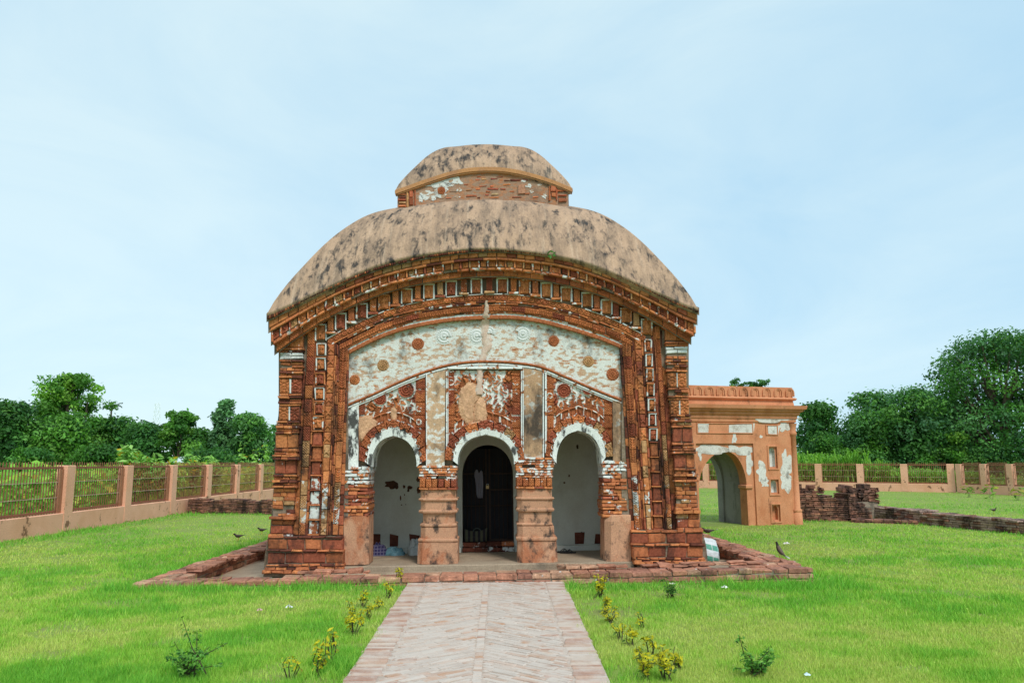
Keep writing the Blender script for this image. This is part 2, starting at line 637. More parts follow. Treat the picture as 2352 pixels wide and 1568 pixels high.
def arc_tiles(mb, f0, f1, v, x0, x1, step, kind='plain', vb=0.25, mix=None, ww=0.3, gap=0.04, skip=0.0, res=0.014, ch=0.006, drop=0.0, jit=0.003):
    """a course of tiles following the curved cornice between two fractions of its depth"""
    a, b = band(f0), band(f1)
    n = max(1, int(round((x1 - x0) / step)))
    xs = np.linspace(x0, x1, n + 1)
    w = xs[1] - xs[0]
    xs[1:-1] += rng.normal(0, w * 0.04, n - 1) if n > 1 else 0
    for i in range(n):
        if rng.random() < skip:
            continue
        g = gap * w
        l, r_ = xs[i] + g / 2, xs[i + 1] - g / 2
        q = TF.px(np.array([l, r_, r_, l]), np.array([b(l), b(r_), a(r_), a(l)]), v)
        q = xz(q)
        tile(mb, q[0], q[1], q[2], q[3], v + drop * rng.random(), vb, kind, clay(mix, ww) if mix else clay(ww=ww), res, ch, jit)


def arc_sheet(mb, fa, fb, v, x0, x1, col=(0.5, 0.5, 0.5, 0), n=60):
    xs = np.linspace(x0, x1, n)
    strip(mb, TF.px(xs, fb(xs), v), TF.px(xs, fa(xs), v), col)


def line_of(p0, p1):
    return lambda y: p0[0] + (np.asarray(y, float) - p0[1]) * (p1[0] - p0[0]) / (p1[1] - p0[1])


XL = interp([(740, 628), (797, 641), (907, 641), (950, 640), (965, 637.5), (1030, 631), (1090, 630), (1185, 623), (1225, 619), (1235, 615.7), (1325, 604)])
XR = interp([(740, 1592), (797, 1580), (907, 1580.6), (950, 1585), (965, 1587), (1030, 1593.5), (1090, 1598.6), (1185, 1606), (1215, 1611), (1225, 1615), (1310, 1628)])

# ---- solid wall behind all the tile work
wall = MB()
XS = np.concatenate([np.linspace(610, 790, 20), np.linspace(797, 1430, 90), np.linspace(1440, 1622, 20)])
WV = 0.16


def arch_profile(ax, ay, xl, xr, ys, n=17, p=2.25):
    """pixel outline of an arch from its left springing over the apex to the right springing"""
    t = np.linspace(0, 1, n)
    out = []
    for k in t:
        a = k * math.pi / 2
        out.append((ax - (ax - xl) * math.cos(a) ** (2 / p), ys - (ys - ay) * math.sin(a) ** (2 / p)))
    for k in t[::-1][1:]:
        a = k * math.pi / 2
        out.append((ax + (xr - ax) * math.cos(a) ** (2 / p), ys - (ys - ay) * math.sin(a) ** (2 / p)))
    return np.array(out)


# the three arches: opening, cusp line, outer line of the clay voussoirs (picture coordinates)
ARCH = [
    dict(op=arch_profile(903, 1003, 853, 957, 1072), cu=arch_profile(903, 985, 843, 964, 1064), ou=arch_profile(903, 968, 824, 979, 1058)),
    dict(op=arch_profile(1116, 1000, 1051, 1181, 1066), cu=arch_profile(1116, 988, 1041, 1190, 1058), ou=arch_profile(1116, 969, 1021, 1204, 1057)),
    dict(op=arch_profile(1328, 991, 1278, 1382, 1064), cu=arch_profile(1328, 974, 1269, 1391, 1050), ou=arch_profile(1328, 957, 1253, 1408, 1049)),
]
# a slight ogee point at each crown
for A in ARCH:
    for key, amt in (('op', 3), ('cu', 4), ('ou', 5)):
        P = A[key]
        cx = P[len(P) // 2, 0]
        P[:, 1] -= amt * np.exp(-np.abs(P[:, 0] - cx) / 7.0)


def arch_y(x, key):
    """lower edge of the wall at x: the arch line, or the springing between arches"""
    x = np.asarray(x, float)
    out = np.full(x.shape, 1075.0) - (x - 1116) * 0.0165
    for A in ARCH:
        P = A[key]
        i = np.argsort(P[:, 0])
        m = (x > P[0, 0]) & (x < P[-1, 0])
        out = np.where(m, np.interp(x, P[i, 0], P[i, 1]), out)
    return out


# wall above the arches (behind the panels), then the two solid flanks
xa = np.linspace(797, 1431, 260)
strip(wall, TF.px(xa, arch_y(xa, 'cu'), WV), TF.px(xa, band(0.9)(xa), WV))
xb = np.linspace(612, 1606, 120)
xb = np.linspace(645, 1577, 120)
strip(wall, TF.px(xb, np.minimum(band(0.96)(xb), 830), WV), TF.px(xb, eaveY(xb), WV))
for xs_ in ((XL, 800), (1428, XR)):
    ys = np.linspace(745, 1310, 20)
    xl_ = xs_[0](ys) if callable(xs_[0]) else np.full(20, xs_[0])
    xr_ = xs_[1](ys) if callable(xs_[1]) else np.full(20, xs_[1])
    strip(wall, TF.px(xl_, ys, 0.06), TF.px(xr_, ys, 0.06))
wall.build('front_wall', MORTAR, temple)

# ---- curved cornice: courses stepping out towards the eave
m = MB()
arc_sheet(m, band(-0.02), band(0.06), -0.36, 612, 1606)
arc_sheet(m, band(0.05), band(0.17), -0.29, 616, 1602)
arc_sheet(m, band(0.15), band(0.30), -0.22, 622, 1596)
arc_sheet(m, band(0.28), band(0.41), -0.14, 630, 1588)
arc_sheet(m, band(0.38), band(0.9), 0.03, 640, 1582)
arc_sheet(m, band(0.88), band(1.0), 0.09, 790, 1440)
m.build('cornice_core', MORTAR, temple, True)
mb = MB()
arc_tiles(mb, 0.004, 0.032, -0.41, 612, 1606, 5.2, 'plain', 0.0, ((C_BR, 1), (C_DK, 2)), 0.0, 0.3, 0.06)
mb.build('beaded_course', CLAY_DARK, temple)
mb = MB()
arc_tiles(mb, 0.05, 0.118, -0.33, 617, 1601, 22, 'rough', 0.1, ((C_OR, 5), (C_RED, 3), (C_TAN, 1)), 0.18, 0.06, 0.0, 0.03, 0.008, 0.015)
mb.build('plain_brick_course', CLAY, temple)
mb = MB()
arc_tiles(mb, 0.126, 0.158, -0.335, 620, 1599, 33, 'plain', 0.1, ((C_OR, 3), (C_BR, 3), (C_DK, 1)), 0.22, 0.02, 0.03, drop=0.02)
arc_tiles(mb, 0.262, 0.296, -0.27, 626, 1594, 30, 'plain', 0.1, ((C_OR, 3), (C_BR, 3)), 0.42, 0.02, 0.05, drop=0.025)
mb.build('ledge_course', CLAY, temple)
mb = MB()
arc_tiles(mb, 0.178, 0.256, -0.25, 624, 1596, 20.5, 'flower', 0.1, ((C_OR, 3), (C_RED, 3), (C_TAN, 1)), 0.33, 0.3, 0.03, 0.011)
mb.build('rosette_tile_course', CLAY, temple)
mb = MB()
n = int((1596 - 624) / 20.5)
for i in range(n + 1):                                    # little colonnettes between the rosette tiles
    x = 624 + (1596 - 624) * i / n
    q = xz(TF.px(np.array([x - 1.9, x + 1.9, x + 1.9, x - 1.9]), np.array([band(0.262)(x)] * 2 + [band(0.165)(x)] * 2), -0.29))
    tile(mb, *q, -0.29, 0.0, 'plain', clay(ww=0.42), ch=0.008)
mb.build('colonnette_course', CLAY, temple)
mb = MB()
arc_tiles(mb, 0.305, 0.387, -0.17, 634, 1586, 31, 'lattice', 0.12, ((C_OR, 5), (C_BR, 3), (C_RED, 1)), 0.22, 0.04, 0.0, 0.009)
mb.build('lattice_course', CLAY, temple)

# figure panels in a row under the lattice course, each with its white frame
FIGC = [736, 782, 831, 882, 934, 985, 1036, 1094, 1154, 1205, 1255, 1301, 1349, 1393.5, 1438, 1486]


def figure_panel(xl, xr, yt, yb, v, ww_frame, slope=0.0, rim=3.1):
    mbp = MB()
    i = 3.4
    q = xz(TF.px(np.array([xl + i, xr - i, xr - i, xl + i]), np.array([yb - i, yb - i + slope, yt + i + slope, yt + i]), v))
    tile(mbp, *q, v + 0.01, v + 0.12, 'figure', clay(((C_OR, 5), (C_BR, 2), (C_RED, 2), (C_TAN, 0.5)), 0.22), 0.008, 0.004)
    p = mbp.build('figure_panel', CLAY, temple, True)
    fr = MB()
    o = 0.6
    segs = [(xl, xr, yt, yt + rim), (xl, xl + rim, yt + rim, yb - o), (xr - rim, xr, yt + rim, yb - o)]
    for (a, b, c, d) in segs:
        q = xz(TF.px(np.array([a, b, b, a]), np.array([d, d, c, c]), v - 0.02))
        tile(fr, *q, v - 0.02 + 0.01 * rng.random(), v + 0.1, 'plain', (*C_OR, ww_frame), ch=0.004)
    f = fr.build('frame', CLAY, p)
    return p


for i, c in enumerate(FIGC):
    a, b = c - 13.5, c + 13.5
    yt, yb = band(0.412)(c), band(0.412)(c) + 36
    if abs(c - 1115) > 330:
        yb += 3
    figure_panel(a, b, yt, yb, -0.03, 0.42 + 0.34 * rng.random())
    if i < len(FIGC) - 1:
        d = (c + FIGC[i + 1]) / 2
        yt, yb = band(0.412)(d), band(0.412)(d) + 30
        q = xz(TF.px(np.array([d - 6.5, d + 6.5, d + 6.5, d - 6.5]), np.array([yb, yb, yt, yt]), -0.07))
        lat = MB()
        tile(lat, *q, -0.07, 0.1, 'lattice', clay(ww=0.3), 0.009)
        up_ = lat.build('lattice_upright', CLAY, temple)
        lat = MB()
        q = xz(TF.px(np.array([d - 11, d + 11, d + 11, d - 11]), np.array([yb + 6, yb + 6, yb + 1, yb + 1]), -0.08))
        tile(lat, *q, -0.08, 0.1, 'plain', clay(ww=0.42), ch=0.004)
        lat.build('sill', CLAY, up_)

mb = MB()
arc_tiles(mb, 0.645, 0.656, -0.035, 748, 1478, 46, 'plain', 0.1, ((C_OR, 1),), 0.62, 0.12, 0.1, ch=0.003)
mb.build('white_fillet', CLAY, temple)
mb = MB()
arc_tiles(mb, 0.66, 0.742, -0.015, 752, 1483, 32, 'cross', 0.12, ((C_OR, 5), (C_BR, 3)), 0.2, 0.02, 0.0, 0.008)
mb.build('diamond_course', CLAY, temple)
mb = MB()
arc_tiles(mb, 0.748, 0.768, -0.03, 762, 1470, 24, 'plain', 0.12, ((C_OR, 2), (C_BR, 3), (C_DK, 1)), 0.36, 0.03, 0.03, ch=0.004, drop=0.02)
arc_tiles(mb, 0.774, 0.793, -0.015, 766, 1466, 30, 'plain', 0.12, ((C_OR, 2), (C_BR, 3), (C_DK, 1)), 0.42, 0.03, 0.06, ch=0.004, drop=0.02)
arc_tiles(mb, 0.799, 0.818, 0.0, 771, 1461, 22, 'plain', 0.12, ((C_OR, 2), (C_BR, 3), (C_DK, 1)), 0.3, 0.03, 0.03, ch=0.004, drop=0.02)
arc_tiles(mb, 0.902, 0.924, 0.015, 788, 1443, 20, 'plain', 0.15, ((C_OR, 3), (C_BR, 3)), 0.38, 0.05, 0.04, ch=0.004, drop=0.02)
mb.build('rib_course', CLAY, temple)
mb = MB()
arc_tiles(mb, 0.823, 0.898, 0.012, 779, 1453, 31, 'leafh', 0.15, ((C_OR, 3), (C_BR, 4), (C_RED, 2)), 0.2, 0.02, 0.0, 0.008)
mb.build('leaf_course', CLAY, temple)
mb = MB()
arc_sheet(mb, band(0.925), band(0.975), 0.045, 796, 1432)
mb.build('white_band', WHITE_TRIM, temple)
mb = MB()
for k, f in enumerate((0.972, 0.993)):                    # two twisted ropes of clay
    xs = np.linspace(801, 1427, 190)
    pts = TF.px(xs, band(f)(xs), 0.05)
    rad = 0.022 + 0.004 * np.sin(np.arange(190) * 2.1)
    cc = np.array([clay(((C_OR, 2), (C_BR, 3)), 0.1)[:3] for _ in range(190)])
    tube(mb, pts, rad, 7, (*C_BR, 0.12))
mb.build('rope_moulding', CLAY, temple, True)

# ---- upright bands at both sides
LB, RB = 1229, 1216


def column(mb, l0, r0, l1, r1, y0, y1, ytop, ybot, tiles_px, kind, v, mix, ww, gap=0.6, drop=0.012, res=0.009, vb=0.15, low=None, jit=0.003):
    """tiles stacked between the slanting edge lines (l0,y0)-(l1,y1) and (r0,y0)-(r1,y1)"""
    L, Rr = line_of((l0, y0), (l1, y1)), line_of((r0, y0), (r1, y1))
    n = max(1, int(round((ybot - ytop) / tiles_px)))
    e = np.linspace(ytop, ybot, n + 1)
    e[1:-1] += rng.normal(0, (e[1] - e[0]) * 0.06, n - 1) if n > 1 else 0
    for i in range(n):
        a, b = e[i] + gap, e[i + 1] - gap
        frac = (0.5 * (a + b) - 760) / 460
        q = xz(TF.px(np.array([L(b), Rr(b), Rr(a), L(a)]), np.array([b, b, a, a]), v))
        mm = low if (low and frac > 0.52) else mix
        k = kind if frac < 0.55 or kind in ('plain',) else (kind if rng.random() < 0.6 else 'rough')
        w = ww(frac) if callable(ww) else ww
        tile(mb, *q, v + drop * rng.random(), vb, k, clay(mm, w), res, 0.005, jit)


MIXA = ((C_OR, 5), (C_BR, 4), (C_RED, 2))
MIXL = ((C_OR, 3), (C_TAN, 3), (C_RED, 3))
MIXT = ((C_TAN, 5), (C_OR, 4))
MIXR = ((C_RED, 5), (C_BR, 2))


def wwmid(f):
    return 0.22 + 0.26 * math.exp(-((f - 0.86) / 0.18) ** 2)


for side in (0, 1):
    # name, (l, r) at y = 907, (l, r) near the foot, top fraction of the cornice, tile length, relief, depth
    if side == 0:
        y0, y1, yb = 907, 1228, LB
        cols = [('groove_rib', 692.5, 698.5, 672, 684, 0.42, 40, 'plain', 0.02), ('lattice_column', 700, 716, 686, 699, 0.40, 32, 'lattice', -0.03), ('column_rib', 716.8, 721, 700.5, 706, 0.43, 26, 'plain', -0.005),
                ('column_rib', 745.4, 748.2, 731.5, 735.2, 0.645, 24, 'plain', -0.005), ('diamond_column', 749, 763, 736, 748.5, 0.70, 30, 'cross', -0.025),
                ('column_rib', 763.8, 767.2, 749.5, 753.2, 0.76, 30, 'plain', -0.02), ('column_rib', 768, 771.3, 754, 758, 0.785, 23, 'plain', -0.005), ('column_rib', 772, 776, 758.8, 763.4, 0.81, 27, 'plain', 0.0),
                ('leaf_column', 777, 792.2, 764, 775.5, 0.87, 31, 'leafv', 0.0), ('panel_rim', 793, 797, 776.5, 787, 0.93, 24, 'plain', 0.02)]
        fig = (722, 744.4, 707, 731)
    else:
        y0, y1, yb = 907, 1214, RB
        cols = [('panel_rim', 1431, 1437.2, 1448.6, 1457.6, 0.93, 24, 'plain', 0.02), ('leaf_column', 1438, 1455, 1459, 1470, 0.87, 31, 'leafv', 0.0),
                ('column_rib', 1455.8, 1459, 1471, 1475, 0.81, 27, 'plain', 0.0), ('column_rib', 1459.6, 1462.6, 1475.8, 1479.8, 0.785, 23, 'plain', -0.005), ('column_rib', 1463.2, 1466, 1480.6, 1484.8, 0.76, 30, 'plain', -0.02),
                ('diamond_column', 1466.7, 1479.2, 1486, 1496.5, 0.70, 30, 'cross', -0.025), ('column_rib', 1480, 1485.6, 1497.2, 1501.8, 0.645, 24, 'plain', -0.005),
                ('column_rib', 1505, 1509.5, 1525, 1528.4, 0.43, 26, 'plain', -0.005), ('column_rib', 1510, 1514.2, 1529, 1533, 0.43, 37, 'plain', -0.015), ('lattice_column', 1515, 1524.5, 1534, 1544, 0.40, 32, 'lattice', -0.03),
                ('groove_rib', 1525.5, 1534.5, 1545, 1557, 0.42, 40, 'plain', 0.02)]
        fig = (1487, 1504.4, 1502.5, 1524)
    for (nm, l0, r0, l1, r1, f, tp, kind, v) in cols:
        xm = (l0 + r0) / 2 + (l0 - l1) / (y1 - y0) * 120
        yt = float(band(f)(xm)) + 4
        mb = MB()
        narrow = kind == 'plain'
        column(mb, l0, r0, l1, r1, y0, y1, yt, yb, tp, kind, v, ((C_OR, 3), (C_BR, 3), (C_DK, 2), (C_RED, 2)) if narrow else MIXA, (0.26 if narrow else wwmid), low=None if narrow else (MIXT if side == 0 else MIXL), drop=0.03 if narrow else 0.012)
        mb.build(nm, CLAY_DARK if narrow else CLAY_MID, temple)
    # stacked figure panels with white frames above, plain red panels below
    L, Rr = line_of((fig[0], y0), (fig[2], y1)), line_of((fig[1], y0), (fig[3], y1))
    yy = float(band(0.42)((L(760) + Rr(760)) / 2)) + 44
    hts = 34.0
    k = 0
    while yy < yb - 20:
        h = min(hts, yb - yy)
        a, b = yy + 1, yy + h - 2
        if yy < 985:
            figure_panel(float(L((a + b) / 2)), float(Rr((a + b) / 2)), a, b - 2, -0.01, 0.42 + 0.3 * rng.random(), rim=2.5)
        else:
            mb = MB()
            q = xz(TF.px(np.array([L(b) + 1.5, Rr(b) - 1.5, Rr(a) - 1.5, L(a) + 1.5]), np.array([b, b, a, a]), 0.0))
            tile(mb, *q, 0.0, 0.12, 'rough', clay(MIXR, 0.25 + (0.27 if side == 0 and yy > 1080 else 0.06)), 0.03, 0.012)
            mb.build('plain_panel', CLAY_MID, temple)
        mb = MB()
        q = xz(TF.px(np.array([L(b) - 0.5, Rr(b) + 0.5, Rr(b) + 0.5, L(b) - 0.5]), np.array([b + 2.6, b + 2.6, b, b]), -0.03))
        tile(mb, *q, -0.035, 0.1, 'plain', clay(ww=0.3), ch=0.004)
        mb.build('panel_sill', CLAY, temple)
        yy += h

# ---- corner pilasters: stacked mouldings and tile rows
IL = interp([(780, 697), (907, 691), (965, 687.5), (1030, 681), (1090, 679), (1200, 672), (1240, 669)])
IR = interp([(770, 1529), (907, 1536), (965, 1543), (1030, 1547), (1090, 1551.7), (1200, 1556), (1230, 1560)])
PIL = [  # y0, y1 at the left edge, kind, number across
    (798, 803, 'm'), (804, 809, 's'), (810, 816, 'w'), (817, 824, 'w'), (826, 830, 'm'), (831, 838, 'b'), (840, 844, 'm'), (845, 851, 's'), (852, 857, 'm'), (858, 862, 'b'), (863, 867, 'm'),
    (870, 903, 't'), (904, 908, 's'), (909, 915, 'm'), (916, 921, 'b'), (922, 926, 'm'), (927, 932, 's'),
    (934, 965, 't'), (966, 970, 'm'), (971, 976, 's'), (977, 983, 'm'), (984, 990, 'b'), (991, 995, 'm'),
    (997, 1028, 'p'), (1030, 1036, 'm'), (1037, 1043, 's'), (1044, 1049, 'M'), (1050, 1056, 'M'),
    (1058, 1087, 'p'), (1089, 1094, 'm'), (1095, 1101, 's'), (1102, 1108, 'M'), (1109, 1114, 'm'), (1115, 1120, 'M'),
    (1122, 1130, 'b'), (1131, 1140, 'b'), (1141, 1150, 'b'), (1151, 1160, 'b'), (1161, 1169, 'b'), (1170, 1178, 'b'), (1179, 1185, 'm'), (1186, 1193, 'M'), (1194, 1204, 'b'),
    (1206, 1225, 'p'), (1226, 1231, 'm')]
for side in (0, 1):
    O, I = (XL, IL) if side == 0 else (XR, IR)
    dy = 0 if side == 0 else -14
    mm = MB()
    for (a, b, k) in PIL:
        a, b = a + dy, b + dy
        ym = (a + b) / 2
        o, i = float(O(ym)), float(I(ym))
        ext = {'m': 3.0, 'M': 6.0, 's': 1.0, 'w': 0.5, 'b': 0.0, 't': 0.0, 'p': 0.0}[k]
        v = -0.06 - ext * 0.012
        if side == 0:
            xl_, xr_ = o - ext, i + ext * 0.4
        else:
            xl_, xr_ = i - ext * 0.4, o + ext
        if k in 'tp':
            nn, kind, mixx, wv = 2, ('floral' if k == 't' else 'rough'), (MIXA if k == 't' else (MIXT if (ym < 1035 and side == 0) else MIXR)), 0.26
        elif k == 'b':
            nn, kind, mixx, wv = 2 + (rng.random() < 0.5), 'rough', ((C_OR, 3), (C_BR, 3), (C_TAN, 2), (C_DK, 1)), 0.32
        elif k == 'w':
            nn, kind, mixx, wv = 2, 'plain', ((C_OR, 1),), 0.66
        else:
            nn, kind, mixx, wv = 2 + (rng.random() < 0.4), 'plain', ((C_OR, 3), (C_BR, 4), (C_DK, 2)), 0.34
        e = np.linspace(xl_, xr_, nn + 1)
        e[1:-1] += rng.normal(0, 2, nn - 1)
        for j in range(nn):
            if k in 'mb' and rng.random() < 0.05:
                continue
            q = xz(TF.px(np.array([e[j] + 0.5, e[j + 1] - 0.5, e[j + 1] - 0.5, e[j] + 0.5]), np.array([b, b, a, a]), v))
            if k in 'mMs' and j == (0 if side == 0 else nn - 1):
                jx = rng.normal(0, 1.2)
            tile(mm, *q, v + 0.015 * rng.random(), 0.25, kind, clay(mixx, wv), 0.011, 0.006, 0.004)
        if k == 't' and rng.random() < 1:                  # white line between the pair of tiles
            xm = (xl_ + xr_) / 2
            q = xz(TF.px(np.array([xm - 1.4, xm + 1.4, xm + 1.4, xm - 1.4]), np.array([b, b, a, a]), v - 0.015))
            tile(mm, *q, v - 0.015, 0.2, 'plain', (*C_WH, 0.75), ch=0.003)
    o = mm.build('corner_pilaster', CLAY_MID, temple)
    # core behind the pilaster, running back as the side wall's edge
    ys = np.linspace(790 + dy, 1232 + dy, 24)
    core = MB()
    a = np.array([float(O(y)) + (3 if side == 0 else -3) for y in ys])
    b = np.array([float(I(y)) for y in ys])
    A, B = TF.px(a, ys, -0.03), TF.px(b, ys, -0.03)
    if side == 0:
        strip(core, A, B)
    else:
        strip(core, B, A)
    core.build('joint_bed', MORTAR, o)
    # triangular carved panel above
    tri = MB()
    if side == 0:
        q = [(644, 797), (695, 797), (695, 759), (646, 789)]
    else:
        q = [(1529, 781), (1578, 783), (1570, 775), (1529, 744)]
    q = xz(TF.px(np.array([p[0] for p in q], float), np.array([p[1] for p in q], float), -0.06))
    tile(tri, *q, -0.06, 0.1, 'figure', clay(MIXA, 0.3), 0.01)
    tri.build('carved_corner_panel', CLAY, temple)

# ---- base courses under pilasters and columns
for side in (0, 1):
    mm = MB()
    if side == 0:
        rows = [(1231, 1236, 'm', 5), (1238, 1261, 'p', 4), (1262, 1267, 'M', 6), (1268, 1293, 'p', 4), (1294, 1301, 'b', 7), (1302, 1310, 'b', 8), (1310, 1318, 'B', 8)]
        Lx, Rx = interp([(1230, 615.5), (1268, 613), (1294, 612), (1320, 603)]), interp([(1230, 785), (1320, 790)])
    else:
        rows = [(1217, 1223, 'm', 5), (1224, 1247, 'p', 4), (1248, 1254, 'M', 6), (1255, 1279, 'p', 4), (1280, 1285, 'b', 9), (1286, 1291, 'b', 9), (1291, 1297, 'B', 8)]
        Lx, Rx = interp([(1215, 1451), (1254, 1452), (1280, 1455), (1297, 1461)]), interp([(1215, 1614), (1254, 1616.5), (1280, 1617), (1297, 1628)])
    for (a, b, k, nn) in rows:
        ym = (a + b) / 2
        ext = {'m': 1.5, 'M': 3, 'p': 0, 'b': 1.5, 'B': 4}[k]
        v = -0.13 - ext * 0.012
        l, r_ = float(Lx(ym)) - ext, float(Rx(ym)) + (ext if side else 0.5)
        e = np.linspace(l, r_, nn + 1)
        e[1:-1] += rng.normal(0, 2.2 if k == 'p' else 4, nn - 1)
        for j in range(nn):
            q = xz(TF.px(np.array([e[j] + 0.7, e[j + 1] - 0.7, e[j + 1] - 0.7, e[j] + 0.7]), np.array([b, b, a, a]), v))
            tile(mm, *q, v + 0.012 * rng.random(), 0.3, 'rough', clay(((C_RED, 6), (C_BR, 2)) if k == 'p' else ((C_BR, 3), (C_OR, 2), (C_DK, 2)), 0.18), 0.035, 0.012, 0.006)
    o = mm.build('base_course', CLAY_MID, temple)
    core = MB()
    y0_, y1_ = rows[0][0], rows[-1][1]
    ys = np.linspace(y0_, y1_ + 6, 8)
    strip(core, TF.px(np.array([float(Lx(y)) + 2 for y in ys]), ys, -0.11), TF.px(np.array([float(Rx(y)) - 2 for y in ys]), ys, -0.11))
    # little shelf closing the top of the base
    yt = y0_ + 1
    A, B = TF.px(np.array([float(Lx(yt)), float(Rx(yt))]), np.array([yt, yt]), -0.12), None
    B = A.copy()
    B[:, 1] = 0.1
    strip(core, A, B)
    core.build('joint_bed', MORTAR, o)

# ---- the white field between the rope and the lower arc, with its rosettes
mb = MB()
xs = np.linspace(797, 1431, 150)
rows = []
for t in np.linspace(0, 1, 24):
    y = band(1.0)(xs) + t * (lowY(xs) - band(1.0)(xs))
    p = TF.px(xs, y, 0.12)
    p[:, 1] -= 0.008 * fbm(xs / 14, y / 8, 3, 5)
    rows.append(p)
V = np.concatenate(rows)
mb.add(V, grid_quads(150, 24))
mb.build('tympanum', WHITE, temple, True)


def rosette(x, y, rpx, col, v=0.12, parent=temple, name='rosette', broken=None, mat=CLAY, petals=14, frame=TF):
    c = frame.px(x, y, v)
    rad = rpx * np.linalg.norm(c - frame.px(x + 1, y, v))
    na, nr = 42, 11
    a = np.linspace(0, 2 * math.pi, na, endpoint=False)
    rr = np.linspace(0.02, 1, nr)
    A, Rr = np.meshgrid(a, rr)
    hgt = 0.022 + 0.006 * np.cos(Rr * 17) + 0.004 * np.cos(petals * A) * (Rr > 0.45) * (Rr < 0.95) - 0.012 * Rr
    hgt = np.where(Rr < 0.16, 0.035, hgt)
    Ro = Rr * rad * (1 + 0.015 * np.cos(petals * A) * (Rr > 0.9))
    P = np.stack([c[0] + Ro * np.cos(A), c[1] - hgt, c[2] + Ro * np.sin(A)], -1).reshape(-1, 3)
    q = []
    for k in range(nr - 1):
        for i in range(na):
            j = (i + 1) % na
            if broken and broken[0] < (i / na) % 1 < broken[1] and k > broken[2]:
                continue
            q.append((k * na + i, k * na + j, (k + 1) * na + j, (k + 1) * na + i))
    mbr = MB()
    mbr.add(P, q, None, col)
    E = P[-na:]
    E2 = E.copy()
    E2[:, 1] = v + 0.02
    i = np.arange(na)
    keep = np.array([not (broken and broken[0] < (k / na) % 1 < broken[1]) for k in i])
    mbr.add(np.concatenate([E, E2]), np.stack([i, (i + 1) % na, na + (i + 1) % na, na + i], 1)[keep], None, col)
    return mbr.build(name, mat, parent, False)


for (x, y, rp, c) in ((815, 872, 12, C_OR), (880, 838.5, 13.5, C_TAN), (960, 790, 14, C_BR), (1271.5, 783, 12.5, C_BR), (1351, 830, 13, C_TAN), (1407, 859.5, 14.5, C_BR)):
    rosette(x, y, rp, (*[k * 0.95 for k in c], 0.1))
for (x, y, rp, br) in ((1020, 772, 19.5, (0.86, 1.0, 2)), (1201, 767, 19, (0.42, 0.56, 5)), (1095, 772, 18, (0.86, 1.2, 1)), (1122, 764, 17, (0.55, 0.95, 1))):
    tag(rosette(x, y, rp, (*C_WH, 0.9), name='rosette', broken=br, mat=CLAY, petals=20), 'whitewashed broken rosette')

# plaster repair running down the crack in the middle
mb = MB()
cl = [(1117, 690, 3), (1118, 706, 5), (1116, 726, 7), (1114, 745, 10), (1114, 765, 10), (1119, 780, 11), (1119, 798, 10), (1111, 815, 8), (1105, 832, 6), (1102, 850, 6), (1101, 880, 7), (1100, 905, 9)]
ys_ = np.array([c[1] for c in cl], float)
yi = np.linspace(690, 905, 70)
xc_ = np.interp(yi, ys_, [c[0] for c in cl]) + 2.5 * (vnoise(yi / 6, yi * 0, 3) - 0.5)
hw = np.interp(yi, ys_, [c[2] for c in cl]) * (0.75 + 0.5 * vnoise(yi / 5, yi * 0 + 4, 8))
vv = np.interp(yi, [690, 725, 745, 905], [-0.045, 0.0, 0.095, 0.085])
cols_ = []
for u in np.linspace(-1, 1, 7):
    p = np.array([TF.px(x + u * h, y, v) for x, y, h, v in zip(xc_, yi, hw, vv)])
    p[:, 1] += 0.02 * abs(u) ** 3
    cols_.append(p)
for a, b in zip(cols_[:-1], cols_[1:]):
    strip(mb, a, b)
mb.build('plaster_repair', mat_plaster('pink_repair', (0.6, 0.44, 0.35), (0.66, 0.56, 0.48), 0.5, 0.62, 8.0, (1, 1, 1), 0.4, 0.6, 0.75, vary=0.12), temple, True)

# lower arc moulding: knobbly clay ridge over white fillets
mb = MB()
xs = np.linspace(798, 1430, 150)
rad = 0.016 + 0.006 * np.abs(np.sin(np.arange(150) * 0.9))
tube(mb, TF.px(xs, lowY(xs), 0.085), rad, 6, (*C_BR, 0.3))
mb.build('arc_moulding', CLAY, temple, True)
mb = MB()
for off, v in ((4.2, 0.085), (8.5, 0.1)):
    xs2 = np.linspace(800, 1428, 90)
    A, B = TF.px(xs2, lowY(xs2) + off + 3.4, v), TF.px(xs2, lowY(xs2) + off, v)
    strip(mb, A, B)
    C2 = A.copy()
    C2[:, 1] = 0.17
    strip(mb, C2, A)
mb.build('arc_fillet', WHITE_TRIM, temple)


# ---- pilaster strips between the carved panels
def strip_panel(xl0, xr0, yt, xl1, xr1, yb, v, mat, name, top=None):
    mbs = MB()
    ny, nx = 40, 14
    pts = []
    for t in np.linspace(0, 1, ny):
        xs = np.linspace(xl0 + (xl1 - xl0) * t, xr0 + (xr1 - xr0) * t, nx)
        y0_ = top(xs) if top else np.full(nx, yt)
        ys = y0_ + (yb - y0_) * t
        p = TF.px(xs, ys, v)
        p[:, 1] -= 0.012 * fbm(xs / 12, ys / 12, 3, 11)
        pts.append(p)
    V = np.concatenate(pts)
    mbs.add(V, grid_quads(nx, ny))
    for col in (0, nx - 1):
        A = V[col::nx]
        B = A.copy()
        B[:, 1] = WV
        strip(mbs, A, B)
    return mbs.build(name, mat, temple, True)


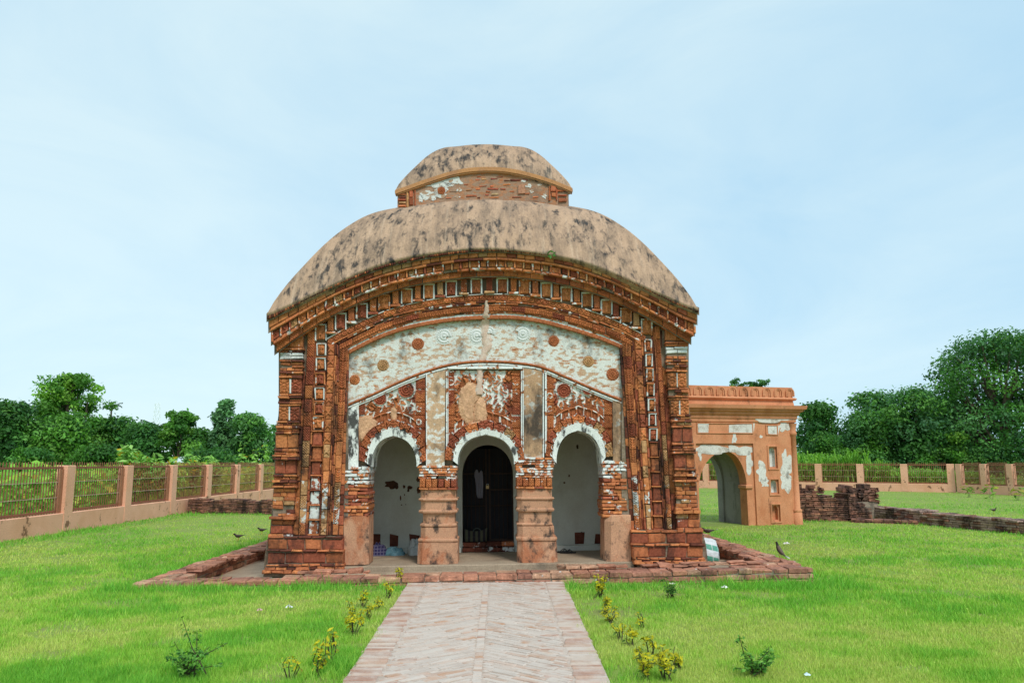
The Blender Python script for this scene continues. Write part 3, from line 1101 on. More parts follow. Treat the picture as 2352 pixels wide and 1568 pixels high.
strip_panel(797, 824, 0, 791, 823, 1078, 0.1, WHITE_ARCH, 'plastered_pier', lambda x: lowY(x) + 8)
strip_panel(981, 1023.5, 0, 980, 1021, 1074, 0.1, PEACH_STRIP, 'plastered_pier', lambda x: lowY(x) + 10)
strip_panel(1203, 1246, 0, 1204, 1246, 1066, 0.1, PEACH_BLACK, 'plastered_pier', lambda x: lowY(x) + 10)
strip_panel(1407, 1431, 0, 1408, 1437, 1062, 0.1, PEACH_BLACK, 'plastered_pier', lambda x: lowY(x) + 6)
mb = MB()
for (x0, x1, ya, yb_) in ((978.5, 981, 858, 1070), (1024, 1027, 850, 1050), (1027.5, 1029.5, 850, 1045), (1196.5, 1199.5, 850, 1045), (1200.5, 1203, 846, 1050), (1246.5, 1249.5, 850, 1050), (1251.5, 1255.5, 855, 1040)):
    q = xz(TF.px(np.array([x0, x1, x1, x0]), np.array([yb_, yb_, ya, ya], float), 0.075))
    tile(mb, *q, 0.075, 0.16, 'plain', ch=0.004, jit=0.001)
q = xz(TF.px(np.array([1028, 1200, 1200, 1028]), np.array([847.5, 847, 842, 842.5]), 0.075))
tile(mb, *q, 0.07, 0.16, 'plain', ch=0.004, jit=0.001)
mb.build('panel_moulding', WHITE_TRIM, temple)

# ---- carved panels: clay relief on a white ground
def carved(x0, x1, top, seed, key, latt, rosettes, plaster_blob=None):
    """one heightfield, 2 px steps, cut by the curve above and by the arch below"""
    nx = int((x1 - x0) / 1.7)
    ny = 110
    xs = np.linspace(x0, x1, nx)
    yb = np.minimum(arch_y(xs, key) + 1, 1057)
    yt = top(xs)
    t = np.linspace(0, 1, ny)[:, None]
    X = np.broadcast_to(xs, (ny, nx))
    Y = yt + (yb - yt) * t
    XX, YY = X, Y
    n1 = fbm(X / 13 + seed * 7.1, Y / 11, 3, seed)
    n2 = fbm(X / 13 + 31, Y / 11 + seed * 3, 3, seed + 9)
    wx, wy = (X + 16 * (n1 - 0.5)) * 1.35, (Y + 16 * (n2 - 0.5)) * 1.25
    vine = np.abs(np.sin(wx / 3.9 + 2.0 * np.sin(wy / 6.5)) + 0.7 * np.cos(wy / 4.2 + 0.8 * np.sin(wx / 6.0)))
    body = fbm(X / 9 + seed, Y / 13, 3, seed + 3)
    m = np.clip((vine + 1.5 * (body - 0.5) - 0.68) * 4, 0, 1)
    H = 0.028 * m * (0.5 + 0.9 * vnoise(wx / 3.0, wy / 3.0, seed + 2))
    tone = fbm(X / 17 + 3, Y / 19, 2, seed + 6)
    # tiles: each square of the relief was fired separately
    tx, ty = np.floor((X - x0) / 22 + 0.3 * np.floor((Y - 850) / 27)), np.floor((Y - 850) / 27)
    tt = _perm[((tx * 31 + ty * 77 + seed * 13).astype(int)) % 65536]
    base = np.array(C_BR)[None, None] * (1 - tt[..., None]) + np.array(C_OR)[None, None] * tt[..., None]
    red = (tt < 0.25)[..., None]
    base = np.where(red, np.array(C_RED) * 1.1, base)
    # wear: more lime left in patches
    lime = (fbm(X / 26 + seed, Y / 26, 3, seed + 12) > 0.36)
    C = np.where(((m < 0.5) & lime)[..., None], np.array(C_WH), base * (0.75 + 0.5 * tone[..., None]))
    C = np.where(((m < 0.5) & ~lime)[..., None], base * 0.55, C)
    # columns of lattice tiles at the edges
    for (a, b) in latt:
        s = (X > a) & (X < b)
        rows_ = ((Y + 6 * np.sin(X / 5)) // 30)
        seg = np.abs(((Y + 6) % 30) - 15) > 13.6
        curl = np.abs(np.hypot(X - a - 7, ((Y + 6) % 30) - 15) - 5.5) < 1.4
        curl &= vnoise(X / 4.5, Y / 4.5, seed + 31) > 0.42
        curl &= _perm[((rows_ * 5 + seed * 3 + int(b)).astype(int)) % 65536] > 0.7
        scal = 0.012 * (np.sin(X * 1.35) * np.sin(Y * 1.15) > 0) + 0.012 * curl
        H = np.where(s, np.where(seg, 0.0, 0.014 + scal), H)
        tr_ = _perm[((rows_ * 17 + seed + int(a)).astype(int)) % 65536][..., None]
        C = np.where(s[..., None], np.array(C_OR) * (1 - tr_) + np.array(C_RED) * tr_, C)
        C = np.where((s & curl)[..., None], np.array(C_WH), C)
        C = np.where((s & seg & (tr_[..., 0] > 0.75) & (vnoise(X / 5, Y / 5, seed) > 0.45))[..., None], np.array(C_WH), C)
    # shrine niches in a row above the arch
    ybm = np.broadcast_to(arch_y(xs, 'ou'), X.shape)
    dist = ybm - Y
    sh = (dist > 3) & (dist < 21) & (X > x0 + 22) & (X < x1 - 22)
    ux = ((X - x0) % 17) / 17.0
    uy = (dist - 3) / 18.0
    fr = (np.abs(ux - 0.5) > 0.38) | (uy > 0.86)
    nich = (np.abs(ux - 0.5) < 0.30) & (uy < 0.78)
    idol = np.hypot((ux - 0.5) / 0.17, (uy - 0.3) / 0.32) < 1
    H = np.where(sh, np.where(fr, 0.03, np.where(idol, 0.016, 0.0)), H)
    C = np.where((sh & fr & (vnoise(X / 7, Y / 7, seed) > 0.56))[..., None], np.array(C_WH), np.where(sh[..., None], np.array(C_BR) * 0.9, C))
    # stepped temple roofs over the niches
    st = (dist >= 21) & (dist < 42) & (X > x0 + 22) & (X < x1 - 22)
    tri = np.abs(ux - 0.5) < (42 - dist) / 21 * 0.5
    H = np.where(st & tri, 0.012 + 0.014 * (np.sin(dist * 1.5) > 0), H)
    C = np.where((st & tri)[..., None], np.array(C_BR) * (0.8 + 0.5 * tone[..., None]), C)
    for (rx, ry, rr) in rosettes:
        d = np.hypot(X - rx, Y - ry) / rr
        s = d < 1
        an = np.arctan2(Y - ry, X - rx)
        H = np.where(s, 0.03 + 0.012 * np.cos(d * 20) + 0.004 * np.cos(an * 14), H)
        C = np.where(s[..., None], np.array(C_RED) * 1.25, C)
        C = np.where(((d > 1) & (d < 1.22))[..., None], np.array(C_WH), C)
    al = np.full(X.shape, 0.3)
    if plaster_blob:
        for (bx, by, ra, rb) in plaster_blob:
            d = np.hypot((X - bx) / ra, (Y - by) / rb) + 0.35 * (fbm(X / 8, Y / 8, 3, seed + 20) - 0.5)
            s = d < 1
            H = np.where(s, 0.02 + 0.02 * np.clip((1 - d) * 3, 0, 1), H)
            C = np.where(s[..., None], np.array((0.56, 0.33, 0.2)), C)
    P = TF.px(X, Y, 0.14)
    P[..., 1] -= H
    mbc = MB()
    mbc.add(P.reshape(-1, 3), grid_quads(nx, ny), None, np.concatenate([C, al[..., None]], -1).reshape(-1, 4))
    return mbc.build('carved_panel', CLAY, temple, False)


carved(824, 978.5, lambda x: lowY(x) + 12, 1, 'ou', ((955, 978.5), (824, 838)), ((873, 915, 15), (933, 895, 18)), ((842, 985, 26, 34), (905, 952, 8, 18)))
carved(1029.5, 1196.5, lambda x: np.full(np.shape(x), 851.0), 5, 'ou', ((1029.5, 1044), (1177, 1196.5)), (), ((1080, 925, 27, 48), (1104, 950, 15, 40), (1100, 980, 22, 14)))
carved(1255.5, 1407, lambda x: lowY(x) + 10, 9, 'ou', ((1255.5, 1272), (1388, 1407)), ((1295, 897, 16), (1350, 894, 13)), None)

# ---- arches: clay voussoirs, scalloped edge, white splayed ring and soffit
for ai, A in enumerate(ARCH):
    op, cu, ou = A['op'], A['cu'], A['ou']
    n = len(op)
    t = np.arange(n)
    vo = MB()
    ks = np.linspace(0, n - 1, 10)
    for a, b in zip(ks[:-1], ks[1:]):
        m_ = (a + b) / 2
        for (s, e) in ((a + 0.12, m_), (m_, b - 0.12)):
            def at(P, k):
                return np.array([np.interp(k, t, P[:, 0]), np.interp(k, t, P[:, 1])])
            if s < m_:
                colr = clay(((C_BR, 3), (C_RED, 3), (C_OR, 2), (C_TAN, 0.6)), 0.16)
            q = np.array([at(cu, s), at(cu, e), at(ou, e), at(ou, s)])
            q = xz(TF.px(q[:, 0], q[:, 1], 0.07))
            tile(vo, *q, 0.075, 0.2, 'floral', colr, 0.011, 0.004, 0.002)
    arch = vo.build('arch', CLAY, temple)
    # scallops of white plaster biting into the clay ring
    sc = MB()
    L = np.concatenate([[0], np.cumsum(np.hypot(*np.diff(cu, axis=0).T))])
    for d in np.arange(7, L[-1] - 4, 16.5):
        x, y = np.interp(d, L, cu[:, 0]), np.interp(d, L, cu[:, 1])
        c = TF.px(x, y, 0.052)
        rad = 5.4 * np.linalg.norm(c - TF.px(x + 1, y, 0.052))
        a = np.linspace(0, 2 * math.pi, 16, endpoint=False)
        ring0 = np.stack([c[0] + rad * np.cos(a), np.full(16, 0.05), c[2] + rad * np.sin(a)], 1)
        ring1 = np.stack([c[0] + rad * 0.72 * np.cos(a), np.full(16, 0.066), c[2] + rad * 0.72 * np.sin(a)], 1)
        ring2 = ring0.copy()
        ring2[:, 1] = 0.1
        V = np.concatenate([ring2, ring0, ring1, c[None] + (0, 0.025, 0)])
        q = [(k * 16 + i, k * 16 + (i + 1) % 16, (k + 1) * 16 + (i + 1) % 16, (k + 1) * 16 + i) for k in (0, 1) for i in range(16)]
        tr = [(32 + i, 32 + (i + 1) % 16, 48) for i in range(16)]
        sc.add(V, q, tr)
    sc.build('scallop', WHITE_ARCH, arch)
    # white ring in front, slightly proud, then the soffit through the wall
    wr = MB()
    A0 = TF.px(cu[:, 0], cu[:, 1], 0.045)
    A1 = TF.px(op[:, 0], op[:, 1], 0.06)
    A1b = A1.copy()
    A2 = A1.copy()
    A2[:, 1] = 0.62
    strip(wr, A1, A0)
    strip(wr, A2, A1b)
    A00 = A0.copy()
    A00[:, 1] = 0.2
    strip(wr, A0, A00)
    wr.build('white_reveal', WHITE_ARCH, arch, True)

# ---- pillars of the porch
ZF = float(TF.px(1116, 1293, 0.06)[2])                     # porch floor


def octo(mb, secs, vf, vb, chm=0.07, col=(0.5, 0.5, 0.5, 0), left_ch=True, right_ch=True):
    """a chamfered shaft from picture sections (y, xl, xr)"""
    base_w = None
    rows = []
    for (y, xl, xr) in secs:
        a, b = TF.px(np.array([xl, xr], float), np.array([y, y], float), vf)
        if base_w is None:
            base_w = b[0] - a[0]
        g = ((b[0] - a[0]) - base_w) / 2
        f, k = vf - g, vb + g
        c = chm
        cl = c if left_ch else 0.005
        cr = c if right_ch else 0.005
        z = (a[2] + b[2]) / 2
        x0, x1 = a[0], b[0]
        pts = [(x0, f + cl), (x0 + cl, f), (x1 - cr, f), (x1, f + cr), (x1, k - cr), (x1 - cr, k), (x0 + cl, k), (x0, k - cl)]
        rows.append(np.array([(p[0], p[1], a[2] + (p[0] - x0) / (x1 - x0) * (b[2] - a[2])) for p in pts]))
    n = 8
    V = np.concatenate(rows)
    q = []
    for k in range(len(rows) - 1):
        for i in range(n):
            j = (i + 1) % n
            q.append((k * n + j, k * n + i, (k + 1) * n + i, (k + 1) * n + j))
    mb.add(V, q, None, col)
    top = rows[0]
    mb.add(top, [(0, 1, 2, 3), (0, 3, 4, 7), (4, 5, 6, 7)], None, col)


def ringsec(y0, y1, xl, xr, e=1.2):
    m_ = (y0 + y1) / 2
    return [(y0, xl + 3, xr - 3), (y0 + 1.2, xl + 0.5, xr - 0.5), (m_, xl, xr), (y1 - 1.0, xl + 1, xr - 1), (y1, xl + 4.5, xr - 4.5)]


PL = [(1124, 965, 1046.4), (1143.4, 965, 1046.2)] + ringsec(1143.6, 1150.4, 960.5, 1051) + [(1151.3, 965.6, 1046), (1170.3, 965.3, 1046)] + ringsec(1170.6, 1178.6, 960.8, 1050.2) + \
    [(1179.5, 970, 1043.3), (1201.5, 970, 1043.3)] + ringsec(1202.3, 1210.5, 963.8, 1048.4) + [(1211.5, 965.4, 1047.9), (1236, 965.4, 1048.4)] + ringsec(1236.6, 1245.2, 959.2, 1052) + \
    [(1246, 959.7, 1051.3), (1270, 958.7, 1051.2), (1294.5, 957.9, 1051.5)]
PR = [(1121, 1188.4, 1267.9), (1141, 1188.2, 1268.5)] + ringsec(1141.2, 1148, 1184.6, 1273.5) + [(1149, 1188.4, 1269.7), (1166.3, 1188.6, 1269.5)] + ringsec(1166.6, 1175, 1185.9, 1273.8) + \
    [(1176, 1192.3, 1267.9), (1200.5, 1192, 1268)] + ringsec(1201, 1207.4, 1187, 1270.5) + [(1208.3, 1189, 1273), (1232, 1188.8, 1274)] + ringsec(1232.5, 1242, 1185.3, 1280.2) + \
    [(1242.8, 1189.5, 1278.6), (1265, 1189, 1280), (1292.5, 1188.4, 1281.5)]
for (secs, rows, fr) in ((PL, [(1069, 1074, 958.5, 1050), (1075, 1080, 961, 1050), (1081, 1087, 963, 1047), (1088, 1093, 962, 1046), (1094, 1099, 960, 1048)], (1100, 1119, 963, 1048, 1120, 1124.5)),
                         (PR, [(1050, 1055, 1180.5, 1277), (1056, 1061, 1181.5, 1277), (1062, 1067, 1183, 1275), (1068, 1073, 1184, 1273), (1074, 1079, 1185, 1271), (1080, 1085, 1186, 1269), (1086, 1091, 1185.5, 1269.5), (1092, 1097, 1184, 1271)], (1098, 1117, 1186, 1269, 1117.5, 1122))):
    pb = MB()
    octo(pb, secs, 0.07, 0.62, 0.075)
    pil = pb.build('pillar', PEACH, temple)
    cb = MB()
    for (a, b, xl, xr) in rows:
        e = np.linspace(xl, xr, 5)
        e[1:-1] += rng.normal(0, 4, 3)
        for j in range(4):
            if rng.random() < 0.04:
                continue
            q = xz(TF.px(np.array([e[j] + 0.3, e[j + 1] - 0.3, e[j + 1] - 0.3, e[j] + 0.3]), np.array([b, b, a, a]), 0.06))
            v = 0.055 + 0.025 * rng.random()
            tile(cb, *q, v, 0.62, 'rough', clay(((C_OR, 4), (C_BR, 3)), 0.47), 0.03, 0.005, 0.004)
    (a, b, xl, xr, c0, c1) = fr
    e = np.linspace(xl, xr, 7)
    for j in range(6):
        q = xz(TF.px(np.array([e[j] + 0.8, e[j + 1] - 0.8, e[j + 1] - 0.8, e[j] + 0.8]), np.array([b, b, a, a]), 0.05))
        tile(cb, *q, 0.05, 0.62, 'lattice', clay(MIXA, 0.34), 0.009, 0.008)
    e = np.linspace(xl - 1, xr + 1, 5)
    for j in range(4):
        q = xz(TF.px(np.array([e[j] + 0.3, e[j + 1] - 0.3, e[j + 1] - 0.3, e[j] + 0.3]), np.array([c1, c1, c0, c0]), 0.04))
        tile(cb, *q, 0.035 + 0.015 * rng.random(), 0.62, 'rough', clay(MIXA, 0.34), 0.03, 0.006)
    cb.build('capital', CLAY, pil)

for side in (0, 1):
    cb = MB()
    if side == 0:
        ys = [(1071 + 8.2 * k, 1071 + 8.2 * k + 7.2) for k in range(14)]
        xl, xr = 790.5, 846
        secs = [(1185, 789, 845.5), (1240, 788.8, 845.3), (1297, 789.5, 844.5)]
    else:
        ys = [(1058 + 8.2 * k, 1058 + 8.2 * k + 7.2) for k in range(16)]
        xl, xr = 1385, 1440
        secs = [(1181.5, 1397, 1448), (1185, 1393, 1448.3), (1197, 1389.6, 1448.6), (1240, 1389.8, 1449), (1289, 1390, 1449.5)]
    for i, (a, b) in enumerate(ys):
        w_ = 0.52 if i < 5 else 0.36
        jx = (3 if i in (0, 1) else 0) + rng.normal(0, 1)
        l, r_ = (xl, xr + jx) if side == 0 else (xl - jx, xr)
        nn = int(rng.integers(2, 5))
        e = np.linspace(l, r_, nn + 1)
        e[1:-1] += rng.normal(0, 3, nn - 1)
        for j in range(nn):
            q = xz(TF.px(np.array([e[j] + 0.3, e[j + 1] - 0.3, e[j + 1] - 0.3, e[j] + 0.3]), np.array([b, b, a, a]), 0.05))
            tile(cb, *q, 0.04 + 0.035 * rng.random(), 0.62, 'rough', clay(((C_OR, 3), (C_BR, 4), (C_RED, 2)), w_), 0.03, 0.007, 0.005)
    o = cb.build('half_pillar', CLAY, temple)
    pb = MB()
    octo(pb, secs, 0.02, 0.62, 0.085, left_ch=(side == 1), right_ch=(side == 0))
    pb.build('plaster_jacket', PEACH, o)

# ---- porch interior
VB = float(TF.pz(1116, 1267.5, ZF)[1])                     # front of the kerb along the back wall
VW = VB + 0.1
XI0, XI1 = float(TF.px(806, 1150, 0.62)[0]), float(TF.px(1430, 1150, 0.62)[0])
ZC = 2.42
fl = MB()
x0f, x1f = float(TF.px(787, 1300, -0.05)[0]), float(TF.px(1455, 1290, -0.05)[0])
box(fl, x0f, x1f, -0.06, VW + 0.3, ZF - 0.3, ZF, ch=0.012)
fl.build('porch_floor', FLOORM, temple)
st = MB()
xa_, xb_ = float(TF.px(700, 1310, -0.2)[0]), float(TF.px(1470, 1300, -0.2)[0])
box(st, xa_, xb_, -0.26, -0.063, ZF - 0.4, ZF - 0.075, ch=0.012)
st.build('porch_step', FLOORM, temple)

DOOR = arch_profile(1120, 1021, 1061.5, 1178.5, 1092, 13, 2.1)
dz = TF.px(DOOR[:, 0], DOOR[:, 1], VW)
ZT = float(TF.px(1119, 1244, VW - 0.05)[2])                # threshold height
bw = MB()
NXB = 30
xl_s = np.linspace(XI0, dz[0, 0], NXB)
xr_s = np.linspace(dz[-1, 0], XI1, NXB)


def wallrect(mb, xs, z0, z1, v, nz=24):
    rows = []
    for t in np.linspace(0, 1, nz):
        z = z0 + (z1 - z0) * t
        p = np.stack([xs, np.full(len(xs), v), np.broadcast_to(z, xs.shape)], 1)
        rows.append(p)
    mb.add(np.concatenate(rows), grid_quads(len(xs), nz))


wallrect(bw, xl_s, ZF, ZC, VW)
wallrect(bw, xr_s, ZF, ZC, VW)
topz = dz[:, 2]
rows_ = [np.stack([dz[:, 0], np.full(len(dz), VW), topz + (ZC - topz) * t], 1) for t in (0, 0.5, 1)]
bw.add(np.concatenate(rows_), grid_quads(len(dz), 3))
# jamb of the doorway
J0 = np.concatenate([[(dz[0, 0], VW, ZT)], dz, [(dz[-1, 0], VW, ZT)]])
J1 = J0.copy()
J1[:, 1] = VW + 0.35
strip(bw, J1, J0)
bw.build('porch_back_wall', INNER, temple)
for (a, b) in ((XI0, dz[0, 0] - 0.02), (dz[-1, 0] + 0.02, XI1)):
    kb = MB()
    box(kb, a, b, VB, VW + 0.02, ZF - 0.05, ZF + 0.085, ch=0.015)
    kb.build('wall_kerb', INNER, temple)
ob = MB()
for x in (XI0, XI1):
    v4 = np.array([(x, 0.5, ZF), (x, VW, ZF), (x, VW, ZC), (x, 0.5, ZC)])
    ob.add(v4, [(0, 1, 2, 3)])
ob.add(np.array([(XI0, 0.5, ZC), (XI1, 0.5, ZC), (XI1, VW, ZC), (XI0, VW, ZC)]), [(0, 1, 2, 3)])
# inner face of the arcade above the arches
xin = np.linspace(800, 1430, 200)
A = TF.px(xin, arch_y(xin, 'op') + 0.0, 0.06)
A[:, 1] = 0.61
B = A.copy()
B[:, 2] = ZC
strip(ob, A, B)
ob.build('porch_lining', INNER, temple)
sb = MB()
for r_ in range(2):
    z0 = ZF + (ZT - ZF) * r_ / 2
    e = np.linspace(dz[0, 0] - 0.0, dz[-1, 0] + 0.0, 5)
    e[1:-1] += rng.normal(0, 0.04, 3)
    for j in range(4):
        box(sb, e[j] + 0.004, e[j + 1] - 0.004, VB - 0.02 + 0.03 * rng.random() + 0.03 * r_, VW + 0.35, z0 + 0.004, z0 + (ZT - ZF) / 2 - 0.004, clay(((C_DK, 3), (C_BR, 1)), 0.4), 0.01, 0.003)
sb.build('door_step', BRICK, temple)
# dark room behind
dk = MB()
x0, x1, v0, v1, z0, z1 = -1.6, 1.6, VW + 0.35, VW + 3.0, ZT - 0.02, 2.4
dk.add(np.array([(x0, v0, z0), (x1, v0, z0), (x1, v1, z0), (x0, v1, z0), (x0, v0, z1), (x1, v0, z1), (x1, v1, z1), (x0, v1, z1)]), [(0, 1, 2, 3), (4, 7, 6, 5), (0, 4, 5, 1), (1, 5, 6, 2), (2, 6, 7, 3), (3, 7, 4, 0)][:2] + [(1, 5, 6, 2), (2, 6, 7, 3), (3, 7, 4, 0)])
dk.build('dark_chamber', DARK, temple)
# gate of iron bars
VG = VW + 0.14


def GX(x):
    return float(TF.px(x, 1150, VG)[0])


def GZ(y, x=1120):
    return float(TF.px(x, y, VG)[2])


gate = MB()
GC = (0.035, 0.018, 0.012, 0)
for (a, b, ya, yb_) in ((1060, 1064, 1040, 1243), (1115, 1118.4, 1030, 1243), (1123, 1127, 1030, 1243), (1175.5, 1179.5, 1040, 1243)):
    box(gate, GX(a), GX(b), VG, VG + 0.035, GZ(yb_), GZ(ya), GC, 0.004)
for (a, b, y, h) in ((1064, 1115, 1239, 4), (1127, 1175.5, 1237, 5), (1127, 1175.5, 1122, 4), (1064, 1115, 1160, 2), (1127, 1175.5, 1160, 2), (1064, 1115, 1085, 4), (1127, 1175.5, 1085, 4)):
    box(gate, GX(a) + 0.002, GX(b) - 0.002, VG + 0.005, VG + 0.03, GZ(y + h), GZ(y), GC, 0.004)
go = gate.build('door_gate', mat_attr('brown_iron', 0.6, 0.3), temple)
bars = MB()
for x in list(np.arange(1073, 1114, 9.6)) + list(np.arange(1136, 1174, 9.8)):
    tube(bars, [(GX(x), VG + 0.018, GZ(1241)), (GX(x), VG + 0.018, GZ(1050))], 0.006, 6, GC)
bars.build('gate_bars', PLAINATTR, go)
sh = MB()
box(sh, GX(1062), GX(1178), VG + 0.05, VG + 0.062, GZ(1243), GZ(1030), (0.012, 0.012, 0.016, 0), 0.002)  # near-black sheet stands in for the darkness behind the bars
sh.build('shade_sheet', PLAINATTR, go)
lk = MB()
box(lk, GX(1116.5), GX(1123.5), VG - 0.03, VG - 0.002, GZ(1122), GZ(1114), (0.55, 0.36, 0.12, 0), 0.006)
tube(lk, [(GX(1117.5), VG - 0.015, GZ(1114)), (GX(1118), VG - 0.015, GZ(1111)), (GX(1122), VG - 0.015, GZ(1111)), (GX(1122.5), VG - 0.015, GZ(1114))], 0.005, 6, (0.5, 0.5, 0.5, 0))
lk.build('padlock', mat_attr('brass', 0.35, 0.1, spec=0.6), go)

# exposed brick where the inner plaster has fallen
def patch(mb, pts, v, col, n=28, thick=0.012, frame=TF, seed=0, amp=0.16):
    """irregular flat patch, outline around the picture ellipse (cx, cy, rx, ry)"""
    cx, cy, rx, ry = pts
    a = np.linspace(0, 2 * math.pi, n, endpoint=False)
    k = 1 + amp * 4 * (vnoise(np.cos(a) * 2.2 + seed * 5 + 9, np.sin(a) * 2.2 + 7, seed) - 0.5)
    P = frame.px(cx + rx * k * np.cos(a), cy + ry * k * np.sin(a), v - thick)
    Q = P.copy()
    Q[:, 1] = v + 0.01
    c = frame.px(cx, cy, v - thick)
    i = np.arange(n)
    mb.add(np.concatenate([P, Q, c[None]]), np.stack([i, i + n, (i + 1) % n + n, (i + 1) % n], 1), np.stack([i, np.full(n, 2 * n), (i + 1) % n], 1)[:, [0, 2, 1]], col)


for k, (a, b, c, d) in enumerate(((852, 872, 1226, 1253), (895, 914.5, 1228, 1253), (941, 961, 1228, 1253), (1320, 1342.5, 1223.5, 1247.5), (1368, 1390, 1224, 1249))):
    q = xz(TF.px(np.array([a, b, b, a], float), np.array([d, d, c, c], float), VW - 0.012))
    pb = MB()
    tile(pb, *q, VW - 0.012, VW + 0.02, 'rough', (*C_DK, 0.2), 0.02, 0.006, 0.01)
    pb.build('exposed_brick', BRICK, temple)
for k, e in enumerate(((898, 1112, 14, 9), (911, 1117, 5, 5), (928, 1117, 3, 4), (942, 1119, 6, 4), (938, 1126, 2.5, 4), (920, 1143, 1.4, 5), (929, 1136, 1.2, 2), (922, 1159, 2.2, 1.2), (932, 1158, 1.4, 1), (962, 1125, 5, 8), (961, 1101, 5, 5),
                       (1326, 1026, 2.5, 6), (1307, 1092, 1.6, 3), (1296, 1108, 2.2, 2), (1336, 1222, 1.8, 1.4))):
    pb = MB()
    patch(pb, e, VW, (0.10, 0.045, 0.028, 0.12), 26, 0.006, TF, k)
    pb.build('fallen_plaster_patch', BRICK, temple)

# ---- roof
LTIP, RTIP = TF.px(613.5, 716, -0.42), TF.px(1603, 705, -0.42)
RW = (RTIP[0] - LTIP[0]) / 2
RXC, RVC = (RTIP[0] + LTIP[0]) / 2, -0.42 + (RTIP[0] - LTIP[0]) / 2


def hip_heights(frame, xc, vc, W, rs, left, right):
    out = []
    fl_, fr_ = interp(left), interp(right)
    for r_ in rs:
        zz = []
        for sg, f in ((-1, fl_), (1, fr_)):
            lo, hi = 1.0, 12.0
            for _ in range(40):
                z = (lo + hi) / 2
                px_, py_ = frame.project(np.array((xc + sg * r_ * W, vc - r_ * W, z)))
                if py_ > f(px_):
                    lo = z
                else:
                    hi = z
            zz.append(z)
        out.append(sum(zz) / 2)
    return np.array(out)


def chala(frame, xc, vc, W, rmin, left, right, eave, ytop, name, mat, parent, lip, expo=1.75):
    rs = np.linspace(1, rmin, 26)
    hz = hip_heights(frame, xc, vc, W, rs, left, right)
    # camber of the eave, measured along the front edge
    ss = np.linspace(-1, 1, 61)
    ex = []
    for s in ss:
        px_, py_ = frame.project(np.array((xc + s * W, vc - W, hz[0])))
        ex.append(float(frame.px(px_, eave(px_), vc - W)[2]))
    ex = np.array(ex)
    ex = (ex + ex[::-1]) / 2
    cam_s = ex - ex[0]
    cmid = cam_s[30]

    def zfun(ri, s, k):
        r_ = rs[ri]
        c = np.interp(np.abs(s), np.abs(ss[30:]), cam_s[30:])
        return hz[ri] + c * (1 - k * (1 - r_) / (1 - rmin))
    lo, hi = -1.0, 1.5
    for _ in range(30):
        k = (lo + hi) / 2
        ymin = min(frame.project(np.array((xc, vc - rs[i] * W, zfun(i, 0.0, k))))[1] for i in range(26))
        if ymin < ytop:
            lo = k
        else:
            hi = k
    mbr = MB()
    ns = 61
    for side in range(4):
        rows = []

        def place(r_, z):
            a, b = ss * r_ * W, np.full(ns, -r_ * W)
            for _ in range(side):
                a, b = -b, a
            return np.stack([xc + a, vc + b, z], 1)
        e0 = zfun(0, ss, k)
        rows.append(place(1 - 0.5 / W, e0 - lip - 0.02))
        rows.append(place(1 - 0.03 / W, e0 - lip - 0.012))
        rows.append(place(1.0, e0 - lip * 0.75))
        rows.append(place(1.0, e0 - lip * 0.25))
        for i in range(26):
            rows.append(place(rs[i] - (0.012 / W if i == 0 else 0), zfun(i, ss, k)))
        mbr.add(np.concatenate(rows), grid_quads(ns, len(rows)))
    ob_ = mbr.build(name, mat, parent, True)
    return ob_, ex, zfun(0, ss, k), ss, k, hz


n = NT('roof_plaster_stained', 0.92)
v = n.noise(0.8, 6, 0.6)
c = n.mix(v, (0.35, 0.22, 0.14), (0.56, 0.38, 0.255))
c = n.mix(n.rng(n.noise(2.6, 9, 0.7, n.coord((2.4, 0.5, 0.6))), 0.44, 0.62, 0, 0.7), c, (0.2, 0.14, 0.1))
b1 = n.noise(5.0, 9, 0.66, n.coord((1.7, 0.5, 0.7)), 0.3)
b2 = n.noise(0.75, 3, 0.5, n.coord((1, 1, 1)))
bl = n.math('ADD', b1, n.rng(b2, 0.3, 0.7, -0.07, 0.06))
c = n.mix(n.rng(bl, 0.47, 0.62, 0, 0.5), c, (0.12, 0.09, 0.07))
c = n.mix(n.rng(bl, 0.54, 0.65, 0, 0.92), c, (0.032, 0.031, 0.032))
b3 = n.noise(9, 8, 0.7, n.coord((1.5, 0.5, 0.7)))
c = n.mix(n.rng(b3, 0.56, 0.66, 0, 0.6), c, (0.07, 0.06, 0.052))
c = n.mix(n.rng(n.noise(1.1, 3, 0.6, n.coord((14, 0.5, 0.5))), 0.55, 0.72, 0, 0.3), c, (0.62, 0.47, 0.34))
c = n.mix(1.0, c, n.mix(n.noise(35, 5), (0.68, 0.68, 0.68), (1.3, 1.3, 1.3)), 'MULTIPLY')
n.bump(n.noise(12, 8, 0.65), 0.5, 0.03)
ROOFM = n.done(c)

roof, EZ, EZ2, SS, kk, HZ = chala(TF, RXC, RVC, RW, 0.42,
                                  [(600, 731), (613.5, 716), (640, 681), (668, 649), (700, 616), (730, 585), (760, 558), (790, 535), (820, 516), (850, 499), (880, 488), (930, 476), (990, 469)],
                                  [(1250, 466), (1310, 471), (1366, 479), (1395, 489), (1425, 507), (1450, 525), (1475, 547), (1500, 572), (1525, 599), (1550, 628), (1578, 666), (1603, 705), (1616, 726)],
                                  eaveY, 458.5, 'curved_roof', ROOFM, temple, 0.05)

